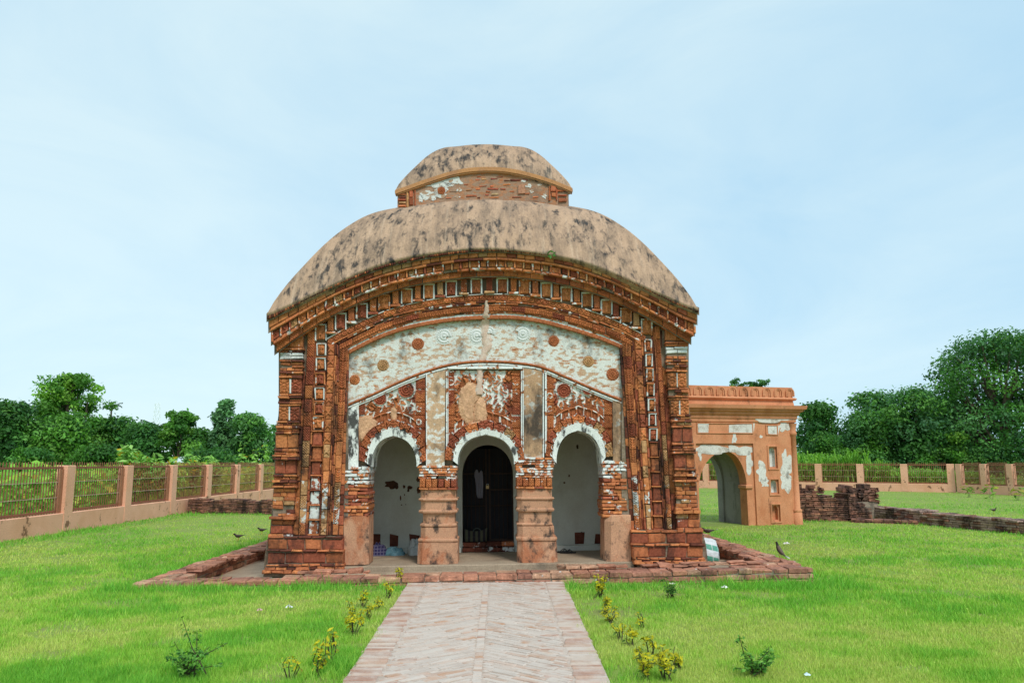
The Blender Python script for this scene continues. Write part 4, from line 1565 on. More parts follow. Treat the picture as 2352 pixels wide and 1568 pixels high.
# side and back walls, the outer skin following the eave
swm = MB()
xlb, xrb = float(TF.px(628, 1150, 0.0)[0]), float(TF.px(1601, 1150, 0.0)[0])
vs_ = np.linspace(0.05, 2 * RVC - 0.05, 40)
ze = np.interp((vs_ - RVC) / RW, SS, EZ) - 0.03
lean = 0.0
for sg, xw in ((-1, xlb), (1, xrb)):
    A = np.stack([np.full(40, xw), vs_, np.full(40, -0.1)], 1)
    B = np.stack([np.full(40, xw - sg * 0.12), vs_, np.minimum(ze, 3.45)], 1)
    C_ = np.stack([np.full(40, xw + sg * 0.12), vs_, ze], 1)
    D_ = np.stack([np.full(40, xw - sg * 0.3), vs_, ze], 1)
    for P, Q in ((A, B), (B, C_), (C_, D_)):
        if sg > 0:
            strip(swm, P, Q)
        else:
            strip(swm, Q, P)
xs_ = np.linspace(xlb, xrb, 40)
zb = np.interp((xs_ - RXC) / RW, SS, EZ) - 0.03
vbk = 2 * RVC - 0.05
strip(swm, np.stack([xs_, np.full(40, vbk), zb], 1), np.stack([xs_, np.full(40, vbk), np.full(40, -0.1)], 1))
swm.build('side_wall', mat_plaster('flank_brick', (0.3, 0.1, 0.045), (0.2, 0.06, 0.03), 0.5, 0.6, 8, (1, 1, 3), 0.7), temple)

# ---- upper storey
TVC = RVC
th = 1.45
for _ in range(6):
    a, b = TF.px(913, 455, TVC - th), TF.px(1306, 452, TVC - th)
    th = (b[0] - a[0]) / 2
TXC = (a[0] + b[0]) / 2
eave2 = interp([(880, 452), (906, 438), (934, 428), (960, 418.5), (1000, 405), (1040, 393), (1080, 386), (1116, 384), (1150, 385), (1190, 391), (1230, 401), (1270, 414), (1316, 433), (1340, 444)])
eTW = 1.5
for _ in range(6):
    a, b = TF.px(907, 440, TVC - eTW), TF.px(1315.5, 436, TVC - eTW)
    eTW = (b[0] - a[0]) / 2
tw, TEZ, TEZ2, TSS, k2, HZ2 = chala(TF, (a[0] + b[0]) / 2, TVC, eTW, 0.1,
                                    [(895, 446), (907, 437), (914, 426), (934, 402), (956, 379.5), (976, 360), (995, 347), (1015, 339.5), (1059, 336.7), (1116, 336)],
                                    [(1116, 336), (1160, 336), (1204, 339.5), (1221.7, 346.5), (1239, 357.5), (1268, 381.7), (1292, 404), (1315, 430), (1325, 441)],
                                    eave2, 335.5, 'upper_roof', ROOFM, temple, 0.085, 1.9)
LIPM = mat_plaster('ochre_plaster', (0.48, 0.235, 0.1), (0.4, 0.2, 0.1), 0.5, 0.65, 3, (1, 1, 1), 0.5, 0.62, 0.75, vary=0.15)
lm = MB()
ex_ = np.linspace(907.5, 1315, 80)
for (d0, d1, v) in ((-0.5, 8.2, TVC - eTW - 0.012), (8.6, 12.0, TVC - th - 0.05), (12.4, 14.6, TVC - th - 0.02)):
    xx = ex_ if v < TVC - th - 0.06 else np.linspace(913, 1307, 80)
    A, B = TF.px(xx, eave2(xx) + d1, v), TF.px(xx, eave2(xx) + d0, v)
    strip(lm, A, B)
    C2 = A.copy()
    C2[:, 1] += 0.14
    strip(lm, C2, A)
    D2 = B.copy()
    D2[:, 1] += 0.05
    strip(lm, B, D2)
lm.build('eave_band', LIPM, temple, False)
TOWERM = mat_plaster('tower_render', (0.34, 0.215, 0.145), (0.4, 0.19, 0.1), 0.5, 0.56, 7.0, (1, 1, 2.4), 0.6, 0.55, 0.75, brick=(0.34, 0.12, 0.05), vary=0.3)
LIMEM = mat_plaster('lime_remnant', (0.62, 0.64, 0.61), (0.4, 0.26, 0.17), 0.5, 0.56, 14.0, (1, 1, 1.3), 0.5, 0.6, 0.75, vary=0.12)
tm = MB()
xx = np.linspace(913, 1306, 70)
A = TF.px(xx, np.full(70, 500.0), TVC - th)
B = TF.px(xx, eave2(xx) + 10, TVC - th)
rows_ = [A + (B - A) * t for t in np.linspace(0, 1, 20)]
for r_ in rows_:
    r_[:, 1] -= 0.012 * fbm(r_[:, 0] * 9, r_[:, 2] * 9, 3, 4)
tm.add(np.concatenate(rows_), grid_quads(70, 20))
zt = float(A[:, 2].min())
zz = np.interp(np.linspace(-1, 1, 30), TSS, TEZ) - 0.02
vv = TVC + np.linspace(-th, th, 30)
for sg in (-1, 1):
    P = np.stack([np.full(30, TXC + sg * th), vv, np.full(30, zt)], 1)
    Q = np.stack([np.full(30, TXC + sg * th), vv, zz], 1)
    strip(tm, P, Q)
P = np.stack([TXC + np.linspace(-th, th, 30), np.full(30, TVC + th), np.full(30, zt)], 1)
Q = P.copy()
Q[:, 2] = zz
strip(tm, P, Q)
tm.build('upper_wall', TOWERM, temple)
vt = TVC - th - 0.012
for (x, y, w, h, c) in ((1110, 399, 10, 3, C_OR), (1146, 402, 9, 2.5, C_OR), (1165, 402, 8, 2.5, C_OR), (1098, 412, 10, 3, C_OR), (1112, 412, 11, 4, C_TAN), (1136, 411, 16, 3, C_RED), (1148, 406.5, 15, 2.5, C_RED), (1166, 414, 17, 3, C_DK), (1184, 413.5, 23, 3.5, C_DK), (1206, 413, 12, 3, C_RED),
                        (1164, 424, 17, 3, C_OR), (1109, 427.5, 16, 3, C_RED), (1130, 427, 7, 4, C_OR), (1098, 434, 10, 3, C_OR), (1078, 436.5, 14, 3, C_OR), (1132, 434, 24, 4, C_RED), (1155, 434, 13, 3, C_RED), (1083, 449, 23, 4.5, C_RED), (1119, 447.5, 9, 3, C_RED), (1137, 446, 19, 5, C_TAN), (1135, 453.5, 23, 3, C_OR),
                        (1099, 454, 8, 3, C_DK), (1187, 453, 22, 4, C_RED), (1040, 440, 17, 3, C_RED), (1030, 455, 12, 3, C_OR), (1100, 405, 8, 2.5, C_BR), (1070, 424, 10, 2.5, C_BR), (1210, 445, 12, 3, C_BR), (1230, 452, 12, 3, C_OR), (1120, 440, 9, 3, C_BR), (1175, 440, 11, 3, C_BR)):
    q = xz(TF.px(np.array([x - w / 2, x + w / 2, x + w / 2, x - w / 2]), np.array([y + h / 2, y + h / 2, y - h / 2, y - h / 2]), vt))
    br = MB()
    tile(br, *q, vt - 0.004 * rng.random(), vt + 0.03, 'rough', (*[k * (0.8 + 0.4 * rng.random()) for k in c], 0.15), 0.03, 0.006, 0.006)
    br.build('exposed_brick', BRICK, temple)
for (x0, x1, y0_, y1_, c) in ((1190, 1206, 425, 445, C_TAN), (1266, 1277, 424, 440, C_OR), (1267, 1276, 443, 452, C_OR), (1276, 1280, 424, 460, C_BR), (1260, 1264, 428, 460, C_BR), (1280, 1302, 436, 439.5, C_BR), (1282, 1302, 447, 450, C_BR), (1283, 1301, 455, 462, C_BR), (1284, 1302, 428, 433, C_TAN),
                              (940, 949, 439, 453, C_OR), (940, 949, 455, 470, C_RED), (951, 955, 436, 472, C_BR), (933, 938, 440, 475, C_TAN), (914, 932, 457, 461, C_RED), (916, 932, 444, 449, C_BR), (916, 932, 463, 468, C_TAN), (916, 932, 470, 474, C_OR), (917, 931, 451, 455, C_DK)):
    q = xz(TF.px(np.array([x0, x1, x1, x0], float), np.array([y1_, y1_, y0_, y0_], float), vt - 0.02))
    tl = MB()
    tile(tl, *q, vt - 0.02 - 0.01 * rng.random(), vt + 0.03, 'rough', (*[k * (0.85 + 0.3 * rng.random()) for k in c], 0.18), 0.02, 0.006, 0.005)
    tl.build('edge_tile', CLAY, temple)
rosette(1014, 438, 9, (*C_BR, 0.1), TVC - th - 0.012, name='rosette')
for k, e in enumerate(((1000, 424, 36, 8), (1040, 416, 20, 10), (985, 448, 17, 11), (1012, 442, 15, 12), (966, 455, 7, 8), (1055, 436, 5, 4), (1050, 452, 6, 3), (1215, 427, 7, 4), (1222, 440, 4, 3), (1250, 450, 5, 6), (1238, 426, 6, 3), (1204, 415, 6, 3))):
    pb = MB()
    patch(pb, e, TVC - th - 0.008, (0.5, 0.5, 0.5, 0), 40, 0.004, TF, k + 30, 0.24)
    pb.build('lime_patch', LIMEM, temple)
lp = MB()
for k in range(9):                                        # little weed rooted in the cornice
    a = rng.random() * 6.28
    p = TF.px(1262 + rng.normal(0, 4), 584 + rng.normal(0, 3), -0.42)
    d = np.array((math.cos(a) * 0.03, -0.02, math.sin(a) * 0.03 - 0.01))
    s = np.array((-d[2], 0, d[0])) * 0.5
    lp.add(np.array([p, p + d + s, p + 2 * d, p + d - s]), [(0, 1, 2, 3)], None, (0.06, 0.2, 0.03, 0))
weed = lp.build('cornice_weed', LEAF)
weed.matrix_world = Matrix.Translation(Vector(TF.o)) @ TF.M.to_4x4()
tag(weed, 'tiny green weed rooted in the brick cornice under the roof edge', 'weed')

# ================================================================== GROUND
def ground_mat():
    n = NT('lawn_soil', 0.95)
    v = n.noise(0.35, 6, 0.6)
    c = n.mix(v, (0.16, 0.28, 0.04), (0.26, 0.37, 0.06))
    v2 = n.noise(2.2, 8, 0.7)
    c = n.mix(n.rng(v2, 0.42, 0.66), c, (0.24, 0.25, 0.085))
    v3 = n.noise(30, 5)
    c = n.mix(1.0, c, n.mix(v3, (0.6, 0.6, 0.6), (1.35, 1.35, 1.35)), 'MULTIPLY')
    n.bump(n.noise(40, 5), 0.5, 0.04)
    return n.done(c)


gm = MB()
g = np.concatenate([[-900, -400, -200, -100, -60, -40], np.linspace(-30, -6, 25), np.linspace(-5.5, 4.7, 86), np.linspace(5, 40, 36), [50, 70, 110, 200, 400, 900]])
gy = np.concatenate([[-60, -20], np.linspace(-4, 10, 15), np.linspace(10.4, 20.6, 86), np.linspace(21, 60, 40), [75, 100, 150, 250, 450, 1200]])
X, Y = np.meshgrid(g, gy)
Z = 0.05 * (fbm(X / 6 + 50, Y / 6 + 50, 3, 2) - 0.5)
flat = np.exp(-(((X - 0) / 6) ** 4 + ((Y - 12) / 6) ** 4)) + np.exp(-((X / 2.5) ** 4)) * (Y < 14)
Z = Z * (1 - np.clip(flat, 0, 1)) - 0.012
pl_ = (np.stack([X, Y, np.zeros_like(X)], -1) - TF.o) @ TF.m
Z = np.where((np.abs(pl_[..., 0] + 0.05) < 4.3) & (pl_[..., 1] > -0.9 + (pl_[..., 0] + 4.6) * 0.036) & (pl_[..., 1] < 2 * RVC + 0.6), Z - 0.4, Z)
gm.add(np.stack([X, Y, Z], -1).reshape(-1, 3), grid_quads(len(g), len(gy)))
go_ = gm.build('ground', ground_mat(), None, True)
tag(go_, kind='structure')

# ---- path of bricks on edge
PLn = lambda y: -1.395 + (11.25 - y) * 0.0309
PRn = lambda y: 0.694 + (11.25 - y) * 0.0044
PC = lambda y: (PLn(y) + PRn(y)) / 2 - 0.0
pm = MB()
yy_ = np.linspace(1.5, 11.22, 60)
strip(pm, np.stack([PLn(yy_), yy_, np.full(60, 0.018)], 1), np.stack([PRn(yy_), yy_, np.full(60, 0.018)], 1), (0.5, 0.42, 0.36, 0))
PATHM = mat_plaster('path_mortar', (0.5, 0.41, 0.35), (0.4, 0.31, 0.25), 0.45, 0.65, 2.5, (1, 1, 1), 0.35, 0.6, 0.8, vary=0.15)
path = pm.build('path', PATHM)
tag(path, kind='structure')


def path_col(edge=False):
    k = rng.random()
    if edge:
        c = np.array(((0.46, 0.29, 0.21), (0.38, 0.2, 0.14), (0.52, 0.4, 0.32))[rng.integers(3)])
    else:
        c = np.array((0.52, 0.43, 0.37)) if k < 0.72 else (np.array((0.5, 0.34, 0.26)) if k < 0.93 else np.array((0.44, 0.23, 0.13)))
    return (*(c * (0.88 + 0.22 * rng.random())), 0)


bm_ = MB()


def flatbrick(cx, cy, ang, L, w, z, col):
    ca, sa = math.cos(ang), math.sin(ang)
    P = []
    tz = rng.normal(0, 0.002, 4)
    for (i, (a, b)) in enumerate(((-1, -1), (1, -1), (1, 1), (-1, 1))):
        x, y = a * L / 2, b * w / 2
        P.append((cx + x * ca - y * sa + rng.normal(0, 0.002), cy + x * sa + y * ca + rng.normal(0, 0.002), z + tz[i]))
    P = np.array(P)
    Bt = P.copy()
    Bt[:, 2] = 0.0
    c = P.mean(0)
    T_ = c + (P - c) * np.array((0.93, 0.93, 1))
    M_ = P.copy()
    M_[:, 2] -= 0.004
    V = np.concatenate([T_, M_, Bt])
    q = [(0, 1, 2, 3)] + [(4 + i, 4 + (i + 1) % 4, (i + 1) % 4, i) for i in range(4)] + [(8 + i, 8 + (i + 1) % 4, 4 + (i + 1) % 4, 4 + i) for i in range(4)]
    bm_.add(V, q, None, col)


y = 1.6
while y < 11.2:
    for sg in (0, 1):                                     # borders: bricks laid across the edge
        e = PLn(y) if sg == 0 else PRn(y)
        s = 1 if sg == 0 else -1
        for o_, L in ((0.125, 0.24), (0.375, 0.2)):
            if o_ > 0.3 and rng.random() < 0.35:
                continue
            flatbrick(e + s * (o_ + rng.normal(0, 0.008)), y, rng.normal(0, 0.03), L, 0.05, 0.022 + 0.006 * rng.random() - (0.004 if o_ > 0.3 else 0), path_col(True))
    flatbrick(PC(y), y, rng.normal(0, 0.05), 0.07, 0.055, 0.022 + 0.003 * rng.random(), path_col(rng.random() < 0.3))
    y += 0.068
DA = R(40)
for sg in (-1, 1):
    a = DA if sg < 0 else math.pi - DA
    y = 0.6
    while y < 13.0:
        x0 = 0.045 - 0.2 * rng.random()
        while x0 < 0.75:
            x1 = x0 + (0.2 + 0.08 * rng.random()) * math.cos(DA)
            l_, r_ = max(x0, 0.045), x1 - 0.006
            x0 = x1
            xm = (l_ + r_) / 2
            cy = y - xm * math.tan(DA)
            if cy > 11.17 or cy < 1.55:
                continue
            half = (PRn(cy) - PLn(cy)) / 2 - 0.3 + 0.05 * rng.random()
            r_ = min(r_, half)
            if r_ - l_ < 0.03:
                continue
            xm = (l_ + r_) / 2
            cy = y - xm * math.tan(DA)
            flatbrick(PC(cy) + sg * xm, cy + rng.normal(0, 0.003), -a if False else (a if sg > 0 else a) , (r_ - l_) / math.cos(DA), 0.046, 0.018 + 0.008 * rng.random(), path_col())
        y += 0.056 / math.cos(DA)
n = NT('path_brick', 0.88)
c, a_ = n.attr()
c = n.mix(1.0, c, n.mix(n.noise(20, 5), (0.8,) * 3, (1.2,) * 3), 'MULTIPLY')
c = n.mix(n.rng(n.noise(4.5, 8, 0.65), 0.4, 0.62, 0.12, 0.85), c, (0.54, 0.47, 0.415))
n.bump(n.noise(50, 4), 0.4, 0.01)
pbk = bm_.build('path_bricks', n.done(c))
tag(pbk, kind='structure')

# ================================================================== BRICK WALLS
WALLB = mat_clay('wall_brick', 0.7, 0.5, 0.64)
C_W1, C_W2, C_W3, C_W4 = (0.41, 0.19, 0.125), (0.33, 0.155, 0.11), (0.46, 0.27, 0.18), (0.2, 0.1, 0.075)
MIXW = ((C_W1, 4), (C_W2, 3), (C_W3, 2), (C_W4, 1))


def brick_wall(mb, p0, p1, thick, z0, ztop, course=0.07, blen=0.24, mix=MIXW, ww=0.2, across=1, jit=0.006, ragged=0.0, gap=0.008, topj=0.006, skip=0.0):
    """courses of separate bricks between two ground points; thickness to the left of p0->p1; ztop(s) in metres"""
    p0, p1 = np.array(p0[:2], float), np.array(p1[:2], float)
    L = np.linalg.norm(p1 - p0)
    u = (p1 - p0) / L
    ang = math.atan2(u[1], u[0])
    zt = ztop if callable(ztop) else (lambda s: ztop)
    zmax = max(zt(s) for s in np.linspace(0, 1, 40))
    nrow = max(1, int(round((zmax - z0) / course)))
    h = (zmax - z0) / nrow
    for r_ in range(nrow):
        zz0 = z0 + r_ * h
        s = -blen * rng.random() * 0.9
        while s < L:
            l = blen * (0.75 + 0.5 * rng.random())
            a, b = max(s, 0), min(s + l, L)
            s += l
            if b - a < 0.03:
                continue
            top = zt((a + b) / 2 / L)
            if zz0 + h * 0.5 > top:
                continue
            last = zz0 + h * 1.5 > top
            ws = np.linspace(0, thick, across + 1) if (last or across == 1) else np.array([0, thick])
            if across > 1 and last:
                ws[1:-1] += rng.normal(0, 0.02, across - 1)
            for k in range(len(ws) - 1):
                if last and rng.random() < skip:
                    continue
                M = Matrix.Translation((p0[0], p0[1], 0)) @ Matrix.Rotation(ang, 4, 'Z')
                rg = ragged * (rng.random() - 0.5)
                box(mb, a + gap / 2, b - gap / 2, ws[k] + (gap / 2 if k else rg + rng.normal(0, 0.004)), ws[k + 1] - gap / 2 - (rg if k == len(ws) - 2 else 0), zz0 + gap / 2, zz0 + h - gap / 2 + (rng.normal(0, topj) if last else 0), clay(mix, ww), 0.009, jit * 0.5, M)


def wall_core(mb, p0, p1, thick, z0, z1, inset=0.02):
    p0, p1 = np.array(p0[:2], float), np.array(p1[:2], float)
    L = np.linalg.norm(p1 - p0)
    u = (p1 - p0) / L
    M = Matrix.Translation((p0[0], p0[1], 0)) @ Matrix.Rotation(math.atan2(u[1], u[0]), 4, 'Z')
    box(mb, inset, L - inset, inset, thick - inset, z0, z1, (0.5, 0.5, 0.5, 0), 0, 0, M)


# the low plinth kerb all round the temple (same leaning frame as the temple)
plinth = empty('plinth_kerb', TF.o, TF.M.to_euler(), 'low crumbling brick kerb round the foot of the temple', 'low wall')
VK = 2 * RVC + 1.0
FLp, FRp, BRp, BLp = np.array((-4.62, -1.13)), np.array((4.50, -0.80)), np.array((4.36, VK)), np.array((-4.46, VK))
GREY = mat_plaster('bed_mortar', (0.3, 0.24, 0.18), (0.22, 0.18, 0.14), stain=0.6, slo=0.52, shi=0.68)
for nm, a, b, th_, acr in (('front_kerb', FLp, FRp, 0.44, 2), ('side_kerb', FRp + (0, 0.45), BRp, 0.5, 3), ('side_kerb', BLp, FLp + (0, 0.45), 0.5, 3), ('back_kerb', BRp + (-0.51, -0.0), BLp + (0.51, 0), 0.44, 2)):
    w_ = MB()
    brick_wall(w_, a, b, th_, -0.19, 0.115, 0.076, 0.25 if nm == 'front_kerb' else 0.22, ((C_W1, 5), (C_W3, 3), (C_W2, 3)), 0.3, acr, 0.008, 0.015, 0.012, 0.007, 0.02)
    o = w_.build(nm, WALLB, plinth)
    c_ = MB()
    wall_core(c_, a, b, th_, -0.25, 0.085, 0.015)
    c_.build('bed_mortar', GREY, o)
# remains of an upper course
w_ = MB()
for (a, b, th_) in (((1.0, -0.62), (2.9, -0.55), 0.2), ((2.75, -0.50), (3.9, -0.46), 0.22), ((-2.6, -0.62), (-1.6, -0.60), 0.16), ((4.06, 0.9), (4.03, 3.2), 0.2), ((-4.10, 3.9), (-4.16, 2.4), 0.24), ((-4.22, 1.7), (-4.26, -0.2), 0.22), ((4.1, 4.2), (4.05, 6), 0.22)):
    if a[0] > 4 or a[0] < -4:
        brick_wall(w_, a, b, -th_ if False else th_, 0.115, 0.175, 0.06, 0.2, ((C_W1, 5), (C_W2, 3)), 0.2, 1, 0.014, 0.06, 0.014, 0.012, 0.1)
    else:
        brick_wall(w_, a, b, th_, 0.115, 0.165, 0.05, 0.22, ((C_W1, 5), (C_W3, 3)), 0.25, 1, 0.014, 0.05, 0.014, 0.012, 0.1)
w_.build('loose_course', WALLB, plinth)
ct = MB()
box(ct, -4.2, 4.1, -0.75, VK - 0.3, -0.3, -0.05)
# broken cement ledge between step and kerb
ct.build('cement_court', FLOORM, plinth)
lg = MB()
for k in range(22):
    x = -1.9 + k * 0.19
    box(lg, x, x + 0.2, -0.62 + 0.04 * rng.random(), -0.262, -0.1, ZF - 0.105 + 0.02 * rng.random(), ch=0.014, jit=0.006)
lg.build('cement_ledge', FLOORM, plinth)

# ruined wall and low walls to the right, and the low wall by the left fence
RUIN = mat_clay('ruin_brick', 0.9, 0.44, 0.6)
MIXRU = ((C_W2, 3), (C_W4, 3), ((0.24, 0.13, 0.09), 3), (C_W1, 1))
ruin = empty('ruined_wall', (8.9, 22.6, 0), (0, 0, 0), 'ruined dark brick wall stump with ragged top beside the ochre gatehouse', 'ruined wall')
Ri = np.array((8.9, 22.6))
w_ = MB()
brick_wall(w_, np.array((7.9, 22.35)) - Ri, np.array((9.35, 22.25)) - Ri, 0.6, -0.05, lambda s: 0.72 + 0.08 * math.sin(s * 4 + 0.3) - 0.06 * s + 0.03 * math.sin(s * 21), 0.055, 0.2, MIXRU, 0.16, 1, 0.012, 0.03, 0.01, 0.02, 0.1)
w_.build('wall_face', RUIN, ruin)
w_ = MB()
brick_wall(w_, np.array((9.36, 22.22)) - Ri, np.array((10.15, 22.55)) - Ri, 0.55, -0.05, lambda s: 0.82 - 0.6 * s, 0.055, 0.2, MIXRU, 0.16, 1, 0.012, 0.03, 0.01, 0.02, 0.0)
w_.build('stepped_end', RUIN, ruin)
w_ = MB()
brick_wall(w_, np.array((9.45, 22.75)) - Ri, np.array((10.45, 22.7)) - Ri, 0.6, 0.45, lambda s: 0.9 + 0.03 * math.sin(s * 12), 0.06, 0.17, MIXRU, 0.16, 1, 0.03, 0.1, 0.006, 0.03, 0.1)
brick_wall(w_, np.array((7.95, 22.55)) - Ri, np.array((8.8, 22.45)) - Ri, 0.4, 0.74, lambda s: 0.91 + 0.03 * math.sin(s * 15), 0.06, 0.17, MIXRU, 0.16, 1, 0.03, 0.1, 0.006, 0.03, 0.1)
w_.build('rubble_top', RUIN, ruin)
c_ = MB()
box(c_, -0.95, 1.5, 0.12, 0.55, -0.05, 0.5)
c_.build('rubble_core', GREY, ruin)

low = empty('low_wall', (11.2, 23, 0), (0, 0, 0), 'long low brick wall running across the right lawn from the ruin', 'low wall')
Li = np.array((11.2, 23.0))
w_ = MB()
brick_wall(w_, np.array((10.2, 23.0)) - Li, np.array((11.55, 18.3)) - Li, 0.62, -0.05, lambda s: 0.36 - 0.07 * s, 0.055, 0.24, ((C_W2, 2), (C_W4, 1), ((0.36, 0.25, 0.21), 5)), 0.2, 3, 0.008, 0.03, 0.008, 0.01, 0.02)
brick_wall(w_, np.array((11.55, 18.3)) - Li, np.array((13.2, 12.0)) - Li, 0.62, -0.05, lambda s: 0.29, 0.055, 0.24, ((C_W2, 3), (C_W4, 2), ((0.3, 0.19, 0.15), 4)), 0.16, 3, 0.008, 0.03, 0.008, 0.01, 0.02)
w_.build('brick_courses', RUIN, low)
w_ = MB()
brick_wall(w_, np.array((9.2, 21.75)) - Li, np.array((10.9, 21.0)) - Li, 0.5, -0.05, 0.09, 0.06, 0.22, MIXRU, 0.12, 2)
w_.build('sunken_course', RUIN, low)

lw = empty('stub_wall', (-9, 25.4, 0), (0, 0, 0), 'blackened low brick wall stub joining the left boundary fence', 'low wall')
w_ = MB()
brick_wall(w_, np.array((-10.45, 25.75)) - (-9, 25.4), np.array((-4.5, 24.6)) - (-9, 25.4), 0.5, -0.05, lambda s: 0.43 + 0.02 * math.sin(s * 30), 0.05, 0.2, MIXRU, 0.14, 2, 0.008, 0.02, 0.008, 0.01, 0.03)
w_.build('brick_courses', RUIN, lw)

# ================================================================== GATEHOUSE
OCHRE = mat_plaster('ochre_render', (0.62, 0.27, 0.14), (0.52, 0.2, 0.095), 0.44, 0.66, 2.4, (1, 1, 0.7), 0.8, 0.57, 0.72, 3.0, (1, 1, 0.45), (0.12, 0.06, 0.035), vary=0.22)
GREYIN = mat_plaster('grey_limewash', (0.27, 0.25, 0.23), (0.19, 0.175, 0.16), 0.45, 0.65, 1.5, (1, 1, 1), 0.8, 0.58, 0.72, 2, (1, 1, 0.4), vary=0.1)
BARE = mat_plaster('bare_lime', (0.66, 0.64, 0.6), (0.45, 0.4, 0.35), 0.5, 0.62, 5, (1, 1, 1), 0.5, 0.6, 0.75, vary=0.12)
G0 = ground(1838, 1203)
GF = Frame((G0[0], G0[1], 0), 0.30, 0.006)
gate_h = empty('gatehouse', GF.o, GF.M.to_euler(), 'ochre rendered gatehouse with pointed archway, three wall niches and scalloped parapet', 'gatehouse')


def gx(x, y=1100, v=0.0):
    return float(GF.px(x, y, v)[0])


def gz(y, x=1780, v=0.0):
    return float(GF.px(x, y, v)[2])


gl, gr = gx(1606) - 1.75, 0.0
ZCOR, ZTOP = gz(955), gz(887, 1780)
ZBODY = ZCOR
GA = arch_profile(1668, 1036, 1606, 1716, 1122, 13, 2.0)
ga = GF.px(GA[:, 0], GA[:, 1], 0.03)
GD = 0.3
for _ in range(40):                                       # passage length from the far opening's edge
    if gx(1661, 1150, GD) > ga[-1, 0]:
        break
    GD += 0.05
FRX0, FRX1, FRZ = gx(1601), gx(1734), gz(1018, 1734)
body = MB()
# front face: pieces round the recessed frame, the frame field round the arch
NICHE = [(1768, 1787, 1026, 1075), (1768.5, 1787, 1101, 1134), (1769, 1787.5, 1159, 1197)]


def rect(mb, x0, x1, z0, z1, v, nx=6, nz=6):
    xs = np.linspace(x0, x1, nx)
    rows_ = []
    for z in np.linspace(z0, z1, nz):
        p = np.stack([xs, np.full(nx, v), np.full(nx, z)], 1)
        p[:, 1] -= 0.008 * fbm(xs * 3 + 40, np.full(nx, z * 3 + 40), 2, 3)
        rows_.append(p)
    mb.add(np.concatenate(rows_), grid_quads(nx, nz))


nx0, nx1 = gx(1768.5), gx(1787)
rect(body, gl, FRX0, -0.1, ZBODY, 0)
rect(body, FRX0, FRX1, FRZ, ZBODY, 0)
rect(body, FRX1, nx0, -0.1, ZBODY, 0)
rect(body, nx1, gr, -0.1, ZBODY, 0)
zs = []
for (a, b, t, bt) in NICHE:
    zs.append((gz(bt), gz(t)))
zs = sorted(zs)
prev = -0.1
for (z0, z1) in zs:
    rect(body, nx0, nx1, prev, z0, 0, 3, 3)
    prev = z1
rect(body, nx0, nx1, prev, ZBODY, 0, 3, 3)
# arch field, set back a little
n_ = len(ga)
rows_ = [np.stack([ga[:, 0], np.full(n_, 0.05), ga[:, 2] + (FRZ - ga[:, 2]) * t], 1) for t in (0, 0.5, 1)]
body.add(np.concatenate(rows_), grid_quads(n_, 3))
rect(body, FRX0, ga[0, 0], -0.1, FRZ, 0.05, 3, 6)
rect(body, ga[-1, 0], FRX1, -0.1, FRZ, 0.05, 3, 6)
for (xa_, xb_2) in ((FRX0, FRX0), (FRX1, FRX1)):
    body.add(np.array([(xa_, 0, -0.1), (xa_, 0.06, -0.1), (xa_, 0.06, FRZ), (xa_, 0, FRZ)]), [(0, 1, 2, 3)])
body.add(np.array([(FRX0, 0, FRZ), (FRX1, 0, FRZ), (FRX1, 0.06, FRZ), (FRX0, 0.06, FRZ)]), [(0, 1, 2, 3)])
J0 = np.concatenate([[(ga[0, 0], 0.05, -0.1)], np.stack([ga[:, 0], np.full(n_, 0.05), ga[:, 2]], 1), [(ga[-1, 0], 0.05, -0.1)]])
J1 = J0.copy()
J1[:, 1] = 0.36
strip(body, J1, J0)
# other faces and roof
GB = GD + 0.25
body.add(np.array([(gr, 0, -0.1), (gr, GB, -0.1), (gr, GB, ZBODY), (gr, 0, ZBODY), (gl, 0, -0.1), (gl, GB, -0.1), (gl, GB, ZBODY), (gl, 0, ZBODY)]), [(0, 1, 2, 3), (5, 4, 7, 6), (3, 2, 6, 7)])
rear = J0.copy()
rear[:, 1] = GB
rows_ = [np.stack([ga[:, 0], np.full(n_, GB), ga[:, 2] + (ZBODY - ga[:, 2]) * t], 1) for t in (0, 1)]
body.add(np.concatenate(rows_), grid_quads(n_, 2))
rect(body, gl, ga[0, 0], -0.1, ZBODY, GB, 3, 3)
rect(body, ga[-1, 0], gr, -0.1, ZBODY, GB, 3, 3)
body.build('wall', OCHRE, gate_h, False)
ins = MB()
J2, J3 = J0.copy(), J0.copy()
cxm = (ga[0, 0] + ga[-1, 0]) / 2
for J, v, k in ((J2, 0.36, 1.06), (J3, GD, 1.06)):
    J[:, 1] = v
    J[:, 0] = cxm + (J[:, 0] - cxm) * k
    J[:, 2] = np.where(J[:, 2] > 0, J[:, 2] * 1.04, J[:, 2])
strip(ins, J3, J2)
J1b = J1.copy()
strip(ins, J2, J1b)
J4, J5 = J0.copy(), J0.copy()
J4[:, 1], J5[:, 1] = GD, GB
strip(ins, J4, J3)
strip(ins, J5, J4)
ins.build('passage', GREYIN, gate_h)
